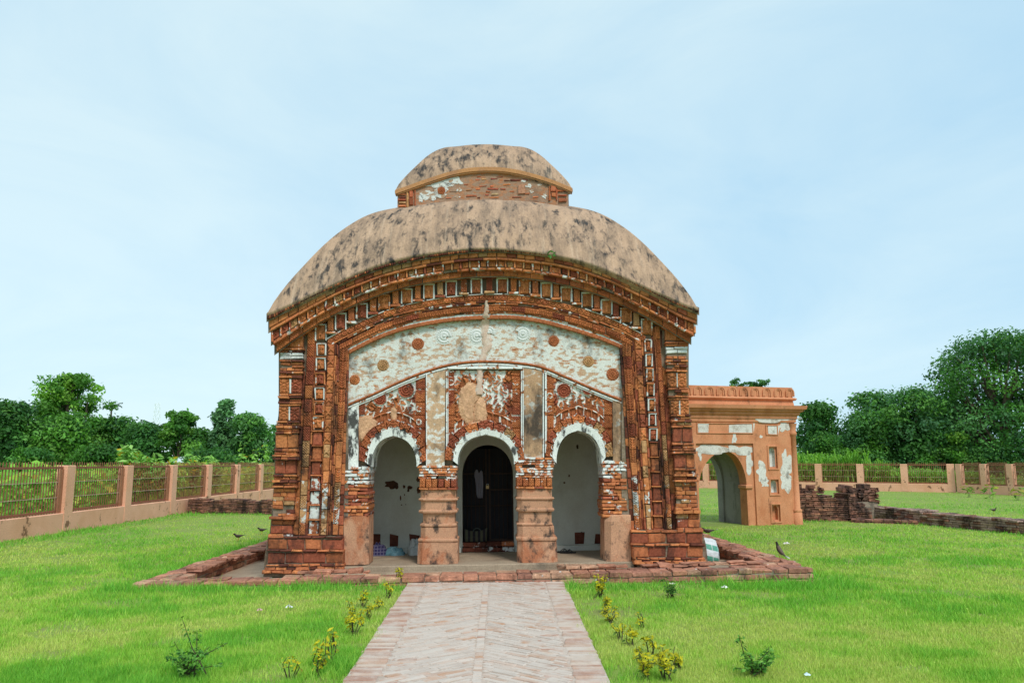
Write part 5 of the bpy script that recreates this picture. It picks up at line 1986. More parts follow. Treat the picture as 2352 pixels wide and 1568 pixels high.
for (a, b, t, bt), kind in zip(NICHE, ('tall', 'arched', 'arched')):
    nb = MB()
    x0, x1, z0, z1 = nx0, nx1, gz(bt), gz(t)
    d = 0.14
    w_ = x1 - x0
    # arched niche: recess with a rounded head
    a_ = np.linspace(math.pi, 0, 11)
    rr = w_ * 0.36
    zc = z1 - rr * 1.25
    xm = (x0 + x1) / 2
    hd = np.stack([xm + rr * np.cos(a_), zc + rr * 1.0 * np.sin(a_)], 1)
    prof = np.concatenate([[(xm - rr, z0 + 0.04)], hd, [(xm + rr, z0 + 0.04)]])
    A = np.stack([prof[:, 0], np.full(len(prof), 0.035), prof[:, 1]], 1)
    B = A.copy()
    B[:, 1] = d
    strip(nb, B, A)
    c = B.mean(0)
    k = len(B)
    nb.add(np.concatenate([B, c[None]]), None, [(i, i + 1, k) for i in range(k - 1)] + [(k - 1, 0, k)])
    nb.add(np.array([A[0], A[-1], B[-1], B[0]]), [(0, 1, 2, 3)])
    inner = nb.build('niche', BARE if kind == 'tall' or t < 1120 else OCHRE, gate_h)
    fb = MB()
    # face of the recess between square frame and rounded opening
    F_ = np.concatenate([[(x0, z0)], np.stack([np.interp(np.linspace(0, 1, 11), [0, 0.3, 0.7, 1], [x0, x0, x1, x1]), np.interp(np.linspace(0, 1, 11), [0, 0.3, 0.7, 1], [zc, z1, z1, zc])], 1), [(x1, z0)]])
    Fv = np.stack([F_[:, 0], np.full(len(F_), 0.035), F_[:, 1]], 1)
    strip(fb, A, Fv)
    fb.add(np.array([(x0, 0.035, z0), (x1, 0.035, z0), A[-1], A[0]]), [(0, 1, 2, 3)])
    for (p, q_) in (((x0, z0), (x0, z1)), ((x0, z1), (x1, z1)), ((x1, z1), (x1, z0)), ((x1, z0), (x0, z0))):
        fb.add(np.array([(p[0], 0, p[1]), (q_[0], 0, q_[1]), (q_[0], 0.036, q_[1]), (p[0], 0.036, p[1])]), [(0, 1, 2, 3)])
    fw = 0.045
    for (xa_, xb2, za, zb_) in ((x0 - fw, x0, z0 - fw, z1 + fw), (x1, x1 + fw, z0 - fw, z1 + fw), (x0, x1, z1, z1 + fw), (x0, x1, z0 - fw, z0)):
        box(fb, xa_, xb2, -0.025, 0.02, za, zb_, ch=0.006)
    fb.build('niche_frame', OCHRE, inner)


def moulding(mb, prof, x0, x1, vend):
    """horizontal moulding (v, z) profile along the front, returned round the right corner"""
    P = np.array(prof, float)
    k = len(P)
    A = np.stack([np.full(k, x0), P[:, 0], P[:, 1]], 1)
    B = np.stack([x1 - P[:, 0], P[:, 0], P[:, 1]], 1)
    C = np.stack([x1 - P[:, 0], np.full(k, vend), P[:, 1]], 1)
    strip(mb, A, B)
    strip(mb, B, C)


co = MB()
z = lambda y: gz(y)
moulding(co, [(0.0, z(971)), (-0.035, z(969)), (-0.035, z(963)), (-0.06, z(961)), (-0.06, z(955)), (-0.11, z(952)), (-0.11, z(948)), (-0.18, z(945)), (-0.18, z(942)), (-0.24, z(940)), (-0.26, z(932)), (-0.02, z(931)), (0.0, z(920)), (-0.05, z(919)), (-0.08, z(916)), (-0.05, z(913)), (0.0, z(912))], gl, gr + 0.0, GB)
co.build('cornice', OCHRE, gate_h)
pa = MB()
box(pa, gl, gr, 0.0, 0.35, z(912.5), z(889))
box(pa, gl, gr, GB - 0.35, GB, z(912.5), z(889))
box(pa, gr - 0.35, gr, 0.351, GB - 0.351, z(912.5), z(889))
par = pa.build('parapet', OCHRE, gate_h)
me = MB()
for k in range(13):
    xc_ = gx(1813 - 26.3 * k, 900)
    if xc_ < gl + 0.2:
        break
    for rr, v0, hgt in ((0.135, -0.035, 1.0), (0.085, -0.02, 0.9)):
        a_ = np.linspace(math.pi, 0, 13)
        zb_ = z(910)
        zc = z(889) - rr - (0.01 if rr > 0.1 else 0.04)
        outer = np.concatenate([[(xc_ - rr, zb_)], np.stack([xc_ + rr * np.cos(a_), zc + rr * np.sin(a_)], 1), [(xc_ + rr, zb_)]])
        innr = np.concatenate([[(xc_ - rr + 0.035, zb_)], np.stack([xc_ + (rr - 0.035) * np.cos(a_), zc + (rr - 0.035) * np.sin(a_)], 1), [(xc_ + rr - 0.035, zb_)]])
        O = np.stack([outer[:, 0], np.full(15, v0), outer[:, 1]], 1)
        I = np.stack([innr[:, 0], np.full(15, v0), innr[:, 1]], 1)
        Ob, Ib = O.copy(), I.copy()
        Ob[:, 1] = 0.005
        Ib[:, 1] = 0.005
        strip(me, I, O)
        strip(me, O, Ob)
        strip(me, Ib, I)
me.build('scalloped_merlons', OCHRE, par)
cl_ = MB()
xc_ = gx(1827, 1100)
zs_ = [(-0.05, 0.13), (0.3, 0.12), (z(1178), 0.105), (z(1176), 0.125), (z(1171), 0.125), (z(1169), 0.085), (z(1000), 0.075), (z(998), 0.1), (z(993), 0.1), (z(991), 0.08), (z(980), 0.09), (z(972), 0.12)]
ang = np.linspace(0, 2 * math.pi, 13)[:-1]
rw = np.concatenate([np.stack([xc_ + r_ * np.cos(ang), 0.0 + r_ * np.sin(ang), np.full(12, zz_)], 1) for zz_, r_ in zs_])
cl_.add(rw, [(k * 12 + i, k * 12 + (i + 1) % 12, (k + 1) * 12 + (i + 1) % 12, (k + 1) * 12 + i) for k in range(len(zs_) - 1) for i in range(12)])
cl_.build('corner_column', OCHRE, gate_h, True)
im = MB()                                                  # impost of the arch
box(im, ga[-1, 0] - 0.05, ga[-1, 0] + 0.16, -0.0, 0.36, z(1121), z(1112), ch=0.02)
im.build('impost', OCHRE, gate_h)
pn = MB()
for (x0, x1, y0_, y1_) in ((1604, 1735, 972, 996), (1764, 1792, 976, 999)):
    for (a, b, c, d) in ((x0, x1, y0_, y0_ + 2), (x0, x1, y1_ - 2, y1_), (x0, x0 + 2, y0_ + 2, y1_ - 2), (x1 - 2, x1, y0_ + 2, y1_ - 2)):
        box(pn, gx(a), gx(b), -0.03, 0.01, gz(d), gz(c), ch=0.005)
pn.build('panel_moulding', OCHRE, gate_h)
for (x0, x1, y0_, y1_, v, s) in ((1605, 1626, 973, 994, 0, 1), (1674, 1733, 974.5, 995, 0, 2), (1764, 1790, 977, 998, 0, 3), (1683, 1692, 996, 1020, 0, 4), (1604, 1663, 1024, 1040, 0.05, 5), (1668, 1728, 1025, 1042, 0.05, 6), (1712, 1728, 1040, 1088, 0.05, 7),
                                 (1731, 1826, 954, 968, -0.035, 8), (1790, 1818, 968, 990, 0, 9), (1740, 1762, 1064, 1100, 0, 10), (1748, 1764, 1098, 1120, 0, 11), (1794, 1814, 1040, 1092, 0, 12), (1796, 1814, 1088, 1126, 0, 13), (1604, 1612, 1035, 1055, 0.05, 14), (1745, 1752, 1000, 1006, 0, 15)):
    pb = MB()
    if s in (1, 2, 3):
        q = xz(GF.px(np.array([x0, x1, x1, x0], float), np.array([y1_, y1_, y0_, y0_], float), v - 0.012))
        tile(pb, *q, v - 0.014, v + 0.01, 'rough', (0.5, 0.5, 0.5, 0), 0.03, 0.004, 0.02)
    else:
        patch(pb, ((x0 + x1) / 2, (y0_ + y1_) / 2, (x1 - x0) / 2 * 1.1, (y1_ - y0_) / 2 * 1.1), v, (0.5, 0.5, 0.5, 0), 44, 0.007, GF, s, 0.24)
    pb.build('bare_patch', BARE, gate_h)

# ================================================================== BOUNDARY FENCE
FENCE = mat_plaster('fence_render', (0.8, 0.43, 0.29), (0.72, 0.37, 0.23), 0.45, 0.65, 1.2, (1, 1, 1), 0.85, 0.585, 0.62, 2.6, (1, 1, 0.8), (0.17, 0.085, 0.045), vary=0.12)
RUST = mat_attr('rust_red_iron', 0.65, 0.3, 6)
RC = (0.27, 0.105, 0.06, 0)
WH_, PH_, SH_ = 0.44, 1.53, 1.62


def fence(name, label, p0, p1, spacing, inward, first=0.0, flatbars=True, nb=24):
    """dwarf wall with posts and iron railing from p0 to p1; 'inward' (+1 left / -1 right of the run) is the court side"""
    p0, p1 = np.array(p0, float), np.array(p1, float)
    L = np.linalg.norm(p1 - p0)
    u = (p1 - p0) / L
    root = empty(name, (p0[0], p0[1], 0), (0, 0, math.atan2(u[1], u[0])), label, 'fence')
    s = inward
    wl = MB()
    box(wl, 0, L, min(0, -s * 0.22), max(0, -s * 0.22), -0.1, WH_, ch=0.015)
    wl.build('dwarf_wall', FENCE, root)
    pos = np.arange(first, L + 0.01, spacing)
    for x in pos:
        pm_ = MB()
        box(pm_, x - 0.35, x, min(s * 0.012, -s * 0.24), max(s * 0.012, -s * 0.24), 0.02, PH_ + rng.normal(0, 0.006), ch=0.012)
        pm_.build('post', FENCE, root)
    yc = -s * 0.11
    for i in range(len(pos) - 1):
        a, b = pos[i], pos[i + 1] - 0.35
        rb = MB()
        for zz_, hh in ((WH_ + 0.045, 0.05), (0.80, 0.012), (1.15, 0.012), (PH_ - 0.05, 0.05)):
            box(rb, a, b, yc - 0.02, yc + 0.02, zz_ - hh / 2, zz_ + hh / 2, RC if hh > 0.03 else (0.5, 0.33, 0.26, 0))  # the thin rails' highlights are put into a paler colour
        for x in np.linspace(a + 0.06, b - 0.06, nb):
            w = 0.011
            tip = SH_ + rng.normal(0, 0.006)
            v = np.array([(x - w, yc - 0.007, WH_), (x + w, yc - 0.007, WH_), (x + w, yc + 0.007, WH_), (x - w, yc + 0.007, WH_), (x - w, yc - 0.007, tip - 0.03), (x + w, yc - 0.007, tip - 0.03), (x + w, yc + 0.007, tip - 0.03), (x - w, yc + 0.007, tip - 0.03), (x, yc, tip)])
            rb.add(v, [(0, 1, 5, 4), (1, 2, 6, 5), (2, 3, 7, 6), (3, 0, 4, 7)], [(4, 5, 8), (5, 6, 8), (6, 7, 8), (7, 4, 8)], RC)
        if flatbars:
            for (x0, x1) in ((b - 0.16, b - 0.1), (b - 0.07, b - 0.01)):
                box(rb, x0, x1, yc - 0.045, yc - 0.02 if s < 0 else yc + 0.045, WH_, PH_ - 0.08, (0.36, 0.16, 0.09, 0))
        rb.build('railing', RUST, root)
    return root


fence('boundary_fence', 'left boundary fence of peach posts and rusty spiked railings in front of leafy thicket', (-10.4, 10.15), (-10.75, 49), 2.97, -1, 0.0)
fence('boundary_fence', 'far boundary fence of orange posts facing the camera, behind the gatehouse and cornfield edge', (24.1, 43.3), (0.6, 58.6), 2.3, 1, 0.35, False, 20)
fence('boundary_fence', 'right boundary fence coming forward from the far corner at the picture edge', (24.13, 43.0), (26.4, 33.5), 1.64, -1, 0.2, True, 17)

# ================================================================== VEGETATION
def leaves(mb, pos, nrm, size, col, asp=0.5):
    """kite-shaped leaves at pos, facing nrm"""
    n = len(pos)
    nrm = nrm / (np.linalg.norm(nrm, axis=1)[:, None] + 1e-9)
    r_ = rng.normal(size=(n, 3))
    t = np.cross(nrm, r_)
    t /= np.linalg.norm(t, axis=1)[:, None] + 1e-9
    b = np.cross(nrm, t)
    s = np.broadcast_to(np.asarray(size, float), (n,))[:, None]
    P = np.stack([pos - t * s * 0.5, pos - b * s * asp * 0.5 + nrm * s * 0.06, pos + t * s * 0.5, pos + b * s * asp * 0.5 + nrm * s * 0.06], 1).reshape(-1, 3)
    C = np.repeat(np.concatenate([col, np.zeros((n, 1))], 1), 4, 0)
    mb.add(P, np.arange(4 * n).reshape(-1, 4), None, C)


def cloud(mb, cen, rad, n, size, cols, up=0.35, asp=0.55, shell=0.45, jit=0.28):
    cen, rad = np.asarray(cen, float), np.asarray(rad, float)
    k = len(cen)
    w = (rad.prod(1) ** (2 / 3))
    idx = rng.choice(k, n, p=w / w.sum())
    d = rng.normal(size=(n, 3))
    d /= np.linalg.norm(d, axis=1)[:, None]
    rr = (shell + (1 - shell) * rng.random(n)) * (1 + 0.16 * rng.normal(size=n))
    pos = cen[idx] + d * rad[idx] * rr[:, None]
    nrm = d * 0.7 + rng.normal(size=(n, 3)) * 0.6 + np.array((0, 0, up))
    cc = np.array(cols)
    base = cc[rng.integers(0, len(cc), k)] * (0.75 + 0.5 * rng.random((k, 1)))
    col = base[idx] * (1 - jit + 2 * jit * rng.random((n, 1)))
    leaves(mb, pos, nrm, size * (0.6 + 0.8 * rng.random(n)), col, asp)


BARK = mat_attr('bark', 0.95, 0.35, 9, 0.6, 30)
DG = [(0.05, 0.165, 0.034), (0.075, 0.22, 0.042), (0.038, 0.13, 0.036), (0.11, 0.275, 0.05)]
MG = [(0.075, 0.22, 0.03), (0.1, 0.27, 0.038), (0.05, 0.16, 0.028), (0.13, 0.3, 0.045)]
BG = [(0.08, 0.215, 0.08), (0.115, 0.28, 0.09), (0.06, 0.17, 0.07)]
LG = [(0.15, 0.35, 0.04), (0.19, 0.39, 0.05), (0.1, 0.27, 0.035)]


def tree(name, label, px, dist, width, ytop, ybase=None, pal=DG, nclump=34, nleaf=9000, leaf=0.27, cat='tree', group=None, crown_lo=0.12, open_=False, crad=0.2, trunk=True, shape='round', depth=0.8, seed=None):
    """picture x of the trunk, distance, crown width and top in picture pixels"""
    base = at_depth(px, 1062, dist)
    Wm = width / FPX * dist * 1.02
    H = float(at_depth(px, ytop, dist)[2])
    root = empty(name, (base[0], dist, 0), (0, 0, 0), label, cat, group)
    cen, rad = [], []
    for i in range(nclump):
        t = (i + rng.random()) / nclump
        a = rng.random() * 2 * math.pi
        zz_ = crown_lo + (1 - crown_lo) * t
        if shape == 'round':
            prof = math.sqrt(max(0.02, 1 - ((zz_ - 0.5) / 0.56) ** 2))
        elif shape == 'dome':
            prof = math.sqrt(max(0.03, 1 - (max(0, zz_ - 0.35) / 0.66) ** 2))
        elif shape == 'cone':
            prof = max(0.08, 1.05 - zz_) ** 0.8
        else:
            prof = 0.5 + 0.5 * math.sin(math.pi * min(1, zz_ * 0.9 + 0.05)) if zz_ < 0.8 else 0.75
        rr = prof * (0.55 + 0.45 * rng.random() ** 0.6) if not open_ else prof * (0.25 + 0.75 * rng.random())
        c = crad * (0.7 + 0.7 * rng.random()) * Wm
        cr = np.array((c, c, c * 0.66))
        R_ = Wm / 2 - c * 0.7
        cen.append((math.cos(a) * R_ * rr, math.sin(a) * R_ * rr * depth, min(zz_ * H, H - cr[2] * 0.75)))
        rad.append(cr)
    # one clump makes the very top
    cen.append((rng.normal(0, 0.08) * Wm, 0, H - crad * Wm * 0.55))
    rad.append(np.array((1, 1, 0.62)) * crad * Wm)
    cm = MB()
    cloud(cm, cen, rad, nleaf, leaf, pal)
    if not open_:
        cloud(cm, [(0, 0, H * 0.5)], [(Wm * 0.27, Wm * 0.24, H * 0.3)], 900, leaf * 2.0, [tuple(np.array(pal[0]) * 0.9)], shell=0.2)
    crown = cm.build('crown', LEAF, root)
    if trunk:
        tb = MB()
        r0 = max(0.12, Wm * 0.035)
        hz = H * (0.55 if not open_ else 0.8)
        k = 8
        zt_ = np.linspace(-0.1, hz, k)
        wob = np.cumsum(rng.normal(0, r0 * 0.5, (k, 2)), 0)
        pts = np.column_stack([wob, zt_])
        tube(tb, pts, np.linspace(r0, r0 * 0.35, k), 8, (0.12, 0.09, 0.065, 0))
        for c in cen[::3]:
            j = rng.integers(2, k - 1)
            p0 = pts[j]
            if c[2] < p0[2]:
                continue
            m_ = (p0 + np.array(c)) / 2 + rng.normal(0, 0.1, 3) * Wm * 0.2
            tube(tb, [p0, m_, c], [r0 * 0.4, r0 * 0.25, r0 * 0.1], 5, (0.12, 0.09, 0.065, 0))
        tb.build('trunk', BARK, root)
    return root


TG = 'trees beyond the boundary fence'
# left of the temple
tree('broadleaf_tree', 'dark dense tree at the left picture edge', 18, 56, 150, 925, pal=DG, nclump=40, nleaf=10000, group=TG, shape='dome')
tree('broadleaf_tree', 'tall bright tree with an open feathery crown, highest on the left', 152, 60, 235, 860, pal=MG + LG + LG, nclump=100, nleaf=13000, leaf=0.27, crad=0.085, open_=True, crown_lo=0.25, group=TG, shape='dome')
tree('broadleaf_tree', 'mid green bushy tree below the tall feathery crown on the left', 140, 57, 190, 955, pal=DG + MG, nclump=36, nleaf=9000, group=TG, shape='dome')
tree('broadleaf_tree', 'dark round-topped tree just right of the tall feathery one', 262, 62, 150, 960, pal=DG, nclump=34, nleaf=8000, group=TG, shape='dome')
tree('broadleaf_tree', 'low dark tree behind the weeds, right of the round-topped dark one', 338, 58, 130, 975, pal=DG, nclump=30, nleaf=7000, group=TG, shape='dome')
tree('broadleaf_tree', 'flat-topped layered tree with a visible thin trunk left of the bamboo', 412, 56, 118, 946, pal=MG, nclump=26, nleaf=4200, leaf=0.28, crad=0.14, open_=True, crown_lo=0.45, group=TG)
tree('broadleaf_tree', 'mid green tree under the flat-topped layered one', 436, 60, 120, 985, pal=MG + DG, nclump=26, nleaf=6000, group=TG, shape='dome')
tree('bamboo_clump', 'feathery grey-green bamboo with a pointed tip near the temple', 512, 60, 130, 918, pal=[(0.12, 0.28, 0.11), (0.16, 0.34, 0.14), (0.085, 0.21, 0.085)], nclump=60, nleaf=9000, leaf=0.22, crad=0.1, crown_lo=0.15, shape='cone', cat='bamboo', depth=0.7)
tree('broadleaf_tree', 'dark shrubby tree beside the bamboo, next to the temple wall', 572, 58, 120, 952, pal=DG + BG, nclump=34, nleaf=8000, group=TG, shape='dome')
tree('broadleaf_tree', 'hazy distant tree peeping out against the left temple edge', 640, 85, 80, 975, pal=BG, nclump=20, nleaf=4000, leaf=0.4, group=TG, shape='dome')
tree('understory_shrub', 'leafy shrub under the dark tree at far left', 70, 46, 110, 1028, pal=MG + DG, nclump=20, nleaf=4000, leaf=0.2, trunk=False, cat='shrub', group='shrubs under the trees')
tree('understory_shrub', 'leafy shrub filling the gap under the tall feathery tree', 215, 47, 130, 1022, pal=MG + DG, nclump=20, nleaf=4500, leaf=0.2, trunk=False, cat='shrub', group='shrubs under the trees')
tree('understory_shrub', 'dark shrub behind the tall weeds beyond the left fence', 480, 50, 150, 1030, pal=DG, nclump=20, nleaf=4500, leaf=0.2, trunk=False, cat='shrub', group='shrubs under the trees')
# right
tree('broadleaf_tree', 'huge dark green tree at the right picture edge, tallest of all', 2330, 62, 400, 766, pal=DG + BG, nclump=120, nleaf=34000, leaf=0.26, crad=0.105, crown_lo=0.05, group=TG, shape='dome')
tree('broadleaf_tree', 'dark tree immediately right of the gatehouse cornice', 1880, 64, 130, 925, pal=DG, nclump=34, nleaf=8500, group=TG, shape='dome')
tree('broadleaf_tree', 'round dark tree third from the gatehouse in the right-hand grove', 2012, 66, 150, 900, pal=DG + BG, nclump=40, nleaf=9500, group=TG, shape='dome')
tree('broadleaf_tree', 'broad tree with the highest top in the middle of the right-hand grove', 2100, 62, 190, 891, pal=DG + BG, nclump=46, nleaf=12000, group=TG, shape='dome')
tree('broadleaf_tree', 'lighter creeper-covered tree in front of the right-hand grove', 1985, 62, 130, 945, pal=MG + BG, nclump=40, nleaf=8500, leaf=0.24, group=TG, shape='dome')
tree('broadleaf_tree', 'dark tree wedged between the grove and the huge right-edge tree', 2180, 66, 150, 915, pal=DG, nclump=36, nleaf=9000, group=TG, shape='dome')
tree('understory_shrub', 'bushy shrub with pale leaf tips behind the cornfield', 1900, 62, 130, 1000, pal=MG + DG, nclump=24, nleaf=5000, leaf=0.2, trunk=False, cat='shrub', group='shrubs under the trees')
tree('understory_shrub', 'yellowish drooping shrub at the foot of the huge right tree', 2202, 60, 75, 995, pal=LG + MG, nclump=20, nleaf=3000, leaf=0.2, trunk=False, cat='shrub', group='shrubs under the trees')
tree('understory_shrub', 'round dark shrub above the far fence corner', 2110, 61, 120, 1015, pal=DG + MG, nclump=20, nleaf=4500, leaf=0.2, trunk=False, cat='shrub', group='shrubs under the trees')
tree('understory_shrub', 'dark shrub behind the right fence at the picture edge', 2290, 59, 170, 1025, pal=DG, nclump=24, nleaf=6000, leaf=0.2, trunk=False, cat='shrub', group='shrubs under the trees')
b0 = at_depth(1726, 1062, 56)
root = empty('slender_tree', (b0[0], 56, 0), (0, 0, 0), 'slender tree whose three leafy tips show above the gatehouse parapet', 'tree')
cm, tb = MB(), MB()
for (x, yt, wd) in ((1694, 867, 17), (1727, 875, 12), (1751, 868, 15)):
    tp = at_depth(x, yt, 56) - np.array((b0[0], 56, 0))
    r_ = wd / FPX * 56
    cen = [tp + np.array((rng.normal(0, 0.55 * r_), rng.normal(0, 0.4 * r_), -r_ * (0.35 + 0.75 * k / 5))) for k in range(7)]
    cloud(cm, cen, [np.array((0.5, 0.5, 0.3)) * r_] * 7, 260, 0.2, BG + MG)
    tube(tb, [(0, 0, -0.1), (tp[0] * 0.3, 0, tp[2] * 0.6), tp - (0, 0, r_)], [0.1, 0.06, 0.03], 6, (0.12, 0.09, 0.065, 0))
cm.build('crown', LEAF, root)
tb.build('trunk', BARK, root)


def palm(label, px, dist, ytop, spread):
    b = at_depth(px, 1062, dist)
    H = float(at_depth(px, ytop, dist)[2])
    root = empty('palm_tree', (b[0], dist, 0), (0, 0, 0), label, 'palm', 'palms among the trees')
    tb = MB()
    tube(tb, [(0, 0, 0), (0.1, 0, H * 0.5), (0, 0, H - 0.6)], [0.12, 0.08, 0.07], 7, (0.1, 0.09, 0.06, 0))
    tb.build('trunk', BARK, root)
    fm = MB()
    for k in range(13):
        a = k * 2.4
        L = spread * (0.8 + 0.4 * rng.random())
        t = np.linspace(0, 1, 9)
        droop = 0.4 + 0.8 * rng.random()
        pts = np.stack([np.cos(a) * L * t, np.sin(a) * L * t, H - 0.7 + L * (0.95 * t - droop * t * t)], 1)
        side = np.array((-math.sin(a), math.cos(a), 0))
        for i in range(1, 9):
            for sg in (-1, 1):
                tip = pts[i] + side * sg * L * 0.28 * math.sin(math.pi * min(1, t[i] * 0.8 + 0.15)) + np.array((0, 0, -0.18 * L))
                fm.add(np.array([pts[i - 1], pts[i], tip]), None, [(0, 1, 2)], (0.035, 0.1, 0.035, 0))
    fm.build('fronds', LEAF, root)


palm('areca palm sticking out right of the tall feathery tree', 246, 66, 916, 0.75)
palm('small palm top below the lattice mast', 357, 60, 962, 1.1)
palm('small palm top between the round dark tree and the mast', 318, 64, 968, 1.1)

# lattice mast far away
mb = MB()
bx = at_depth(357, 1000, 260)
Ht = float(at_depth(357, 925, 260)[2])
HAZED_STEEL = (0.8, 0.86, 0.9, 0)  # steel paled: the distance haze is painted into its colour
mroot = empty('lattice_mast', (bx[0], 260, 0), (0, 0, 0), 'pale distant steel lattice mast rising over the left trees', 'mast')
nlev = 9
for k in range(nlev):
    z0, z1 = Ht * k / nlev, Ht * (k + 1) / nlev
    w0, w1 = 1.6 - 1.0 * k / nlev, 1.6 - 1.0 * (k + 1) / nlev
    cs = [(-1, -1), (1, -1), (1, 1), (-1, 1)]
    for i in range(4):
        a, b = cs[i], cs[(i + 1) % 4]
        for p, q in (((a[0] * w0, a[1] * w0, z0), (a[0] * w1, a[1] * w1, z1)), ((a[0] * w0, a[1] * w0, z0), (b[0] * w1, b[1] * w1, z1)), ((b[0] * w0, b[1] * w0, z0), (a[0] * w1, a[1] * w1, z1))):
            tube(mb, [p, q], 0.055, 4, HAZED_STEEL)
mb.build('lattice', PLAINATTR, mroot)

# white-roofed shed among the left trees
sx_ = at_depth(405, 1062, 52)
sroot = empty('shed', (sx_[0], 52, 0), (0, 0, 0), 'small shed with a pale tin roof half hidden behind the left weeds', 'shed')
mb = MB()
zt = float(at_depth(405, 1052, 52)[2])
box(mb, -0.45, 0.5, 0, 1.8, -0.1, zt - 0.3, (0.3, 0.28, 0.25, 0))
mb.build('wall', PLAINATTR, sroot)
mb = MB()
v = np.array([(-0.55, -0.2, zt - 0.3), (0.6, -0.2, zt - 0.28), (0.6, 2.0, zt + 0.12), (-0.55, 2.0, zt + 0.08)])
mb.add(np.concatenate([v, v + (0, 0, 0.04)]), [(3, 2, 1, 0), (4, 5, 6, 7), (0, 1, 5, 4), (1, 2, 6, 5), (2, 3, 7, 6), (3, 0, 4, 7)], None, (0.6, 0.66, 0.72, 0))
mb.build('roof', PLAINATTR, sroot)

# ---- thicket of creepers and broad leaves behind the left fence (too dense to count)
th_m = MB()
n = 17000
y_ = 13 + 36 * rng.random(n) ** 1.1
x_ = -10.95 - 3.2 * rng.random(n) ** 1.3 - 0.02 * (y_ - 15)
hmax = np.interp(y_, [13, 16, 19, 22, 26, 36, 50], [0.95, 1.0, 1.25, 1.4, 1.42, 1.45, 1.45]) * (0.8 + 0.4 * fbm(x_ / 1.6 + 60, y_ / 1.6, 3, 8))
z_ = hmax * rng.random(n) ** 0.8
pal = np.array([(0.24, 0.5, 0.07), (0.33, 0.56, 0.08), (0.45, 0.54, 0.09), (0.16, 0.38, 0.055), (0.52, 0.44, 0.08)])
far = np.clip((y_ - 18) / 12, 0, 1)
ci = np.where(rng.random(n) < 0.03 + 0.5 * far, 2, np.array([0, 1, 3, 3])[rng.integers(0, 4, n)])
ci = np.where((rng.random(n) < 0.12 * (0.3 + far)), 4, ci)
col = pal[ci] * (0.7 + 0.6 * rng.random((n, 1)))
nr = rng.normal(size=(n, 3)) * 0.6 + np.array((0.6, -0.5, 0.6))
leaves(th_m, np.stack([x_, y_, z_], 1), nr, np.where(rng.random(n) < 0.08, 0.3, 0.16) * (0.7 + 0.6 * rng.random(n)), col, 0.75)
tag(th_m.build('creeper_thicket', LEAF), 'tangled leafy creepers and broad-leaved weeds behind the left fence', 'undergrowth', kind='stuff')

# ---- cornfield and rough grass behind the far fence
cf = MB()
n = 22000
u_ = rng.random(n)
x_ = 9 + 17.5 * u_
y_ = 45.2 + (24.1 - x_) * 0.65 + 9 * rng.random(n)
hh = np.where(x_ < 21.3, 2.0, 1.5) * (0.75 + 0.4 * rng.random(n)) * (0.85 + 0.3 * vnoise(x_ / 3, y_ / 3, 4))
hh = np.where((x_ > 22.5), hh * 0.75, hh)
a = rng.random(n) * 6.28
P0 = np.stack([x_, y_, hh * (0.15 + 0.6 * rng.random(n))], 1)
d = np.stack([np.cos(a) * 0.3, np.sin(a) * 0.3, np.zeros(n)], 1)
s = np.stack([-np.sin(a), np.cos(a), np.zeros(n)], 1) * 0.035
P1 = P0 + d * 0.6 + np.array((0, 0, 0.35)) * hh[:, None] * 0.8
P2 = P0 + d * 1.7 + np.array((0, 0, 0.2)) * hh[:, None]
V = np.stack([P0 - s, P0 + s, P1 + s, P1 - s, P2], 1).reshape(-1, 3)
i5 = np.arange(n) * 5
lc = np.array([(0.17, 0.38, 0.04), (0.24, 0.46, 0.06), (0.12, 0.29, 0.035)])[rng.integers(0, 3, n)] * (0.75 + 0.5 * rng.random((n, 1)))
cf.add(V, np.stack([i5, i5 + 1, i5 + 2, i5 + 3], 1), np.stack([i5 + 3, i5 + 2, i5 + 4], 1), np.repeat(np.concatenate([lc, np.zeros((n, 1))], 1), 5, 0))
tag(cf.build('cornfield', LEAF), 'bright green crop of maize behind the far fence', 'crop', kind='stuff')
sc_ = MB()
n = 30000
x_ = 17 + 22 * rng.random(n)
y_ = 32 + 24 * rng.random(n)
keep = ((x_ > 24.7 + (43.0 - y_) * 0.239) & (y_ < 43.2)) | (y_ > 44.4 + (24.1 - x_) * 0.65)
x_, y_ = x_[keep], y_[keep]
n = len(x_)
z_ = 1.3 * fbm(x_ / 2.5, y_ / 2.5, 3, 3) * rng.random(n)
pal = np.array([(0.16, 0.32, 0.04), (0.26, 0.32, 0.07), (0.1, 0.22, 0.035), (0.3, 0.38, 0.08)])
leaves(sc_, np.stack([x_, y_, z_], 1), rng.normal(size=(n, 3)) + np.array((0, -0.5, 0.5)), 0.2 * (0.6 + 0.8 * rng.random(n)), pal[rng.integers(0, 4, n)] * (0.7 + 0.6 * rng.random((n, 1))), 0.5)
tag(sc_.build('scrub', LEAF), 'rough scrub and weeds behind the right fence corner', 'undergrowth', kind='stuff')

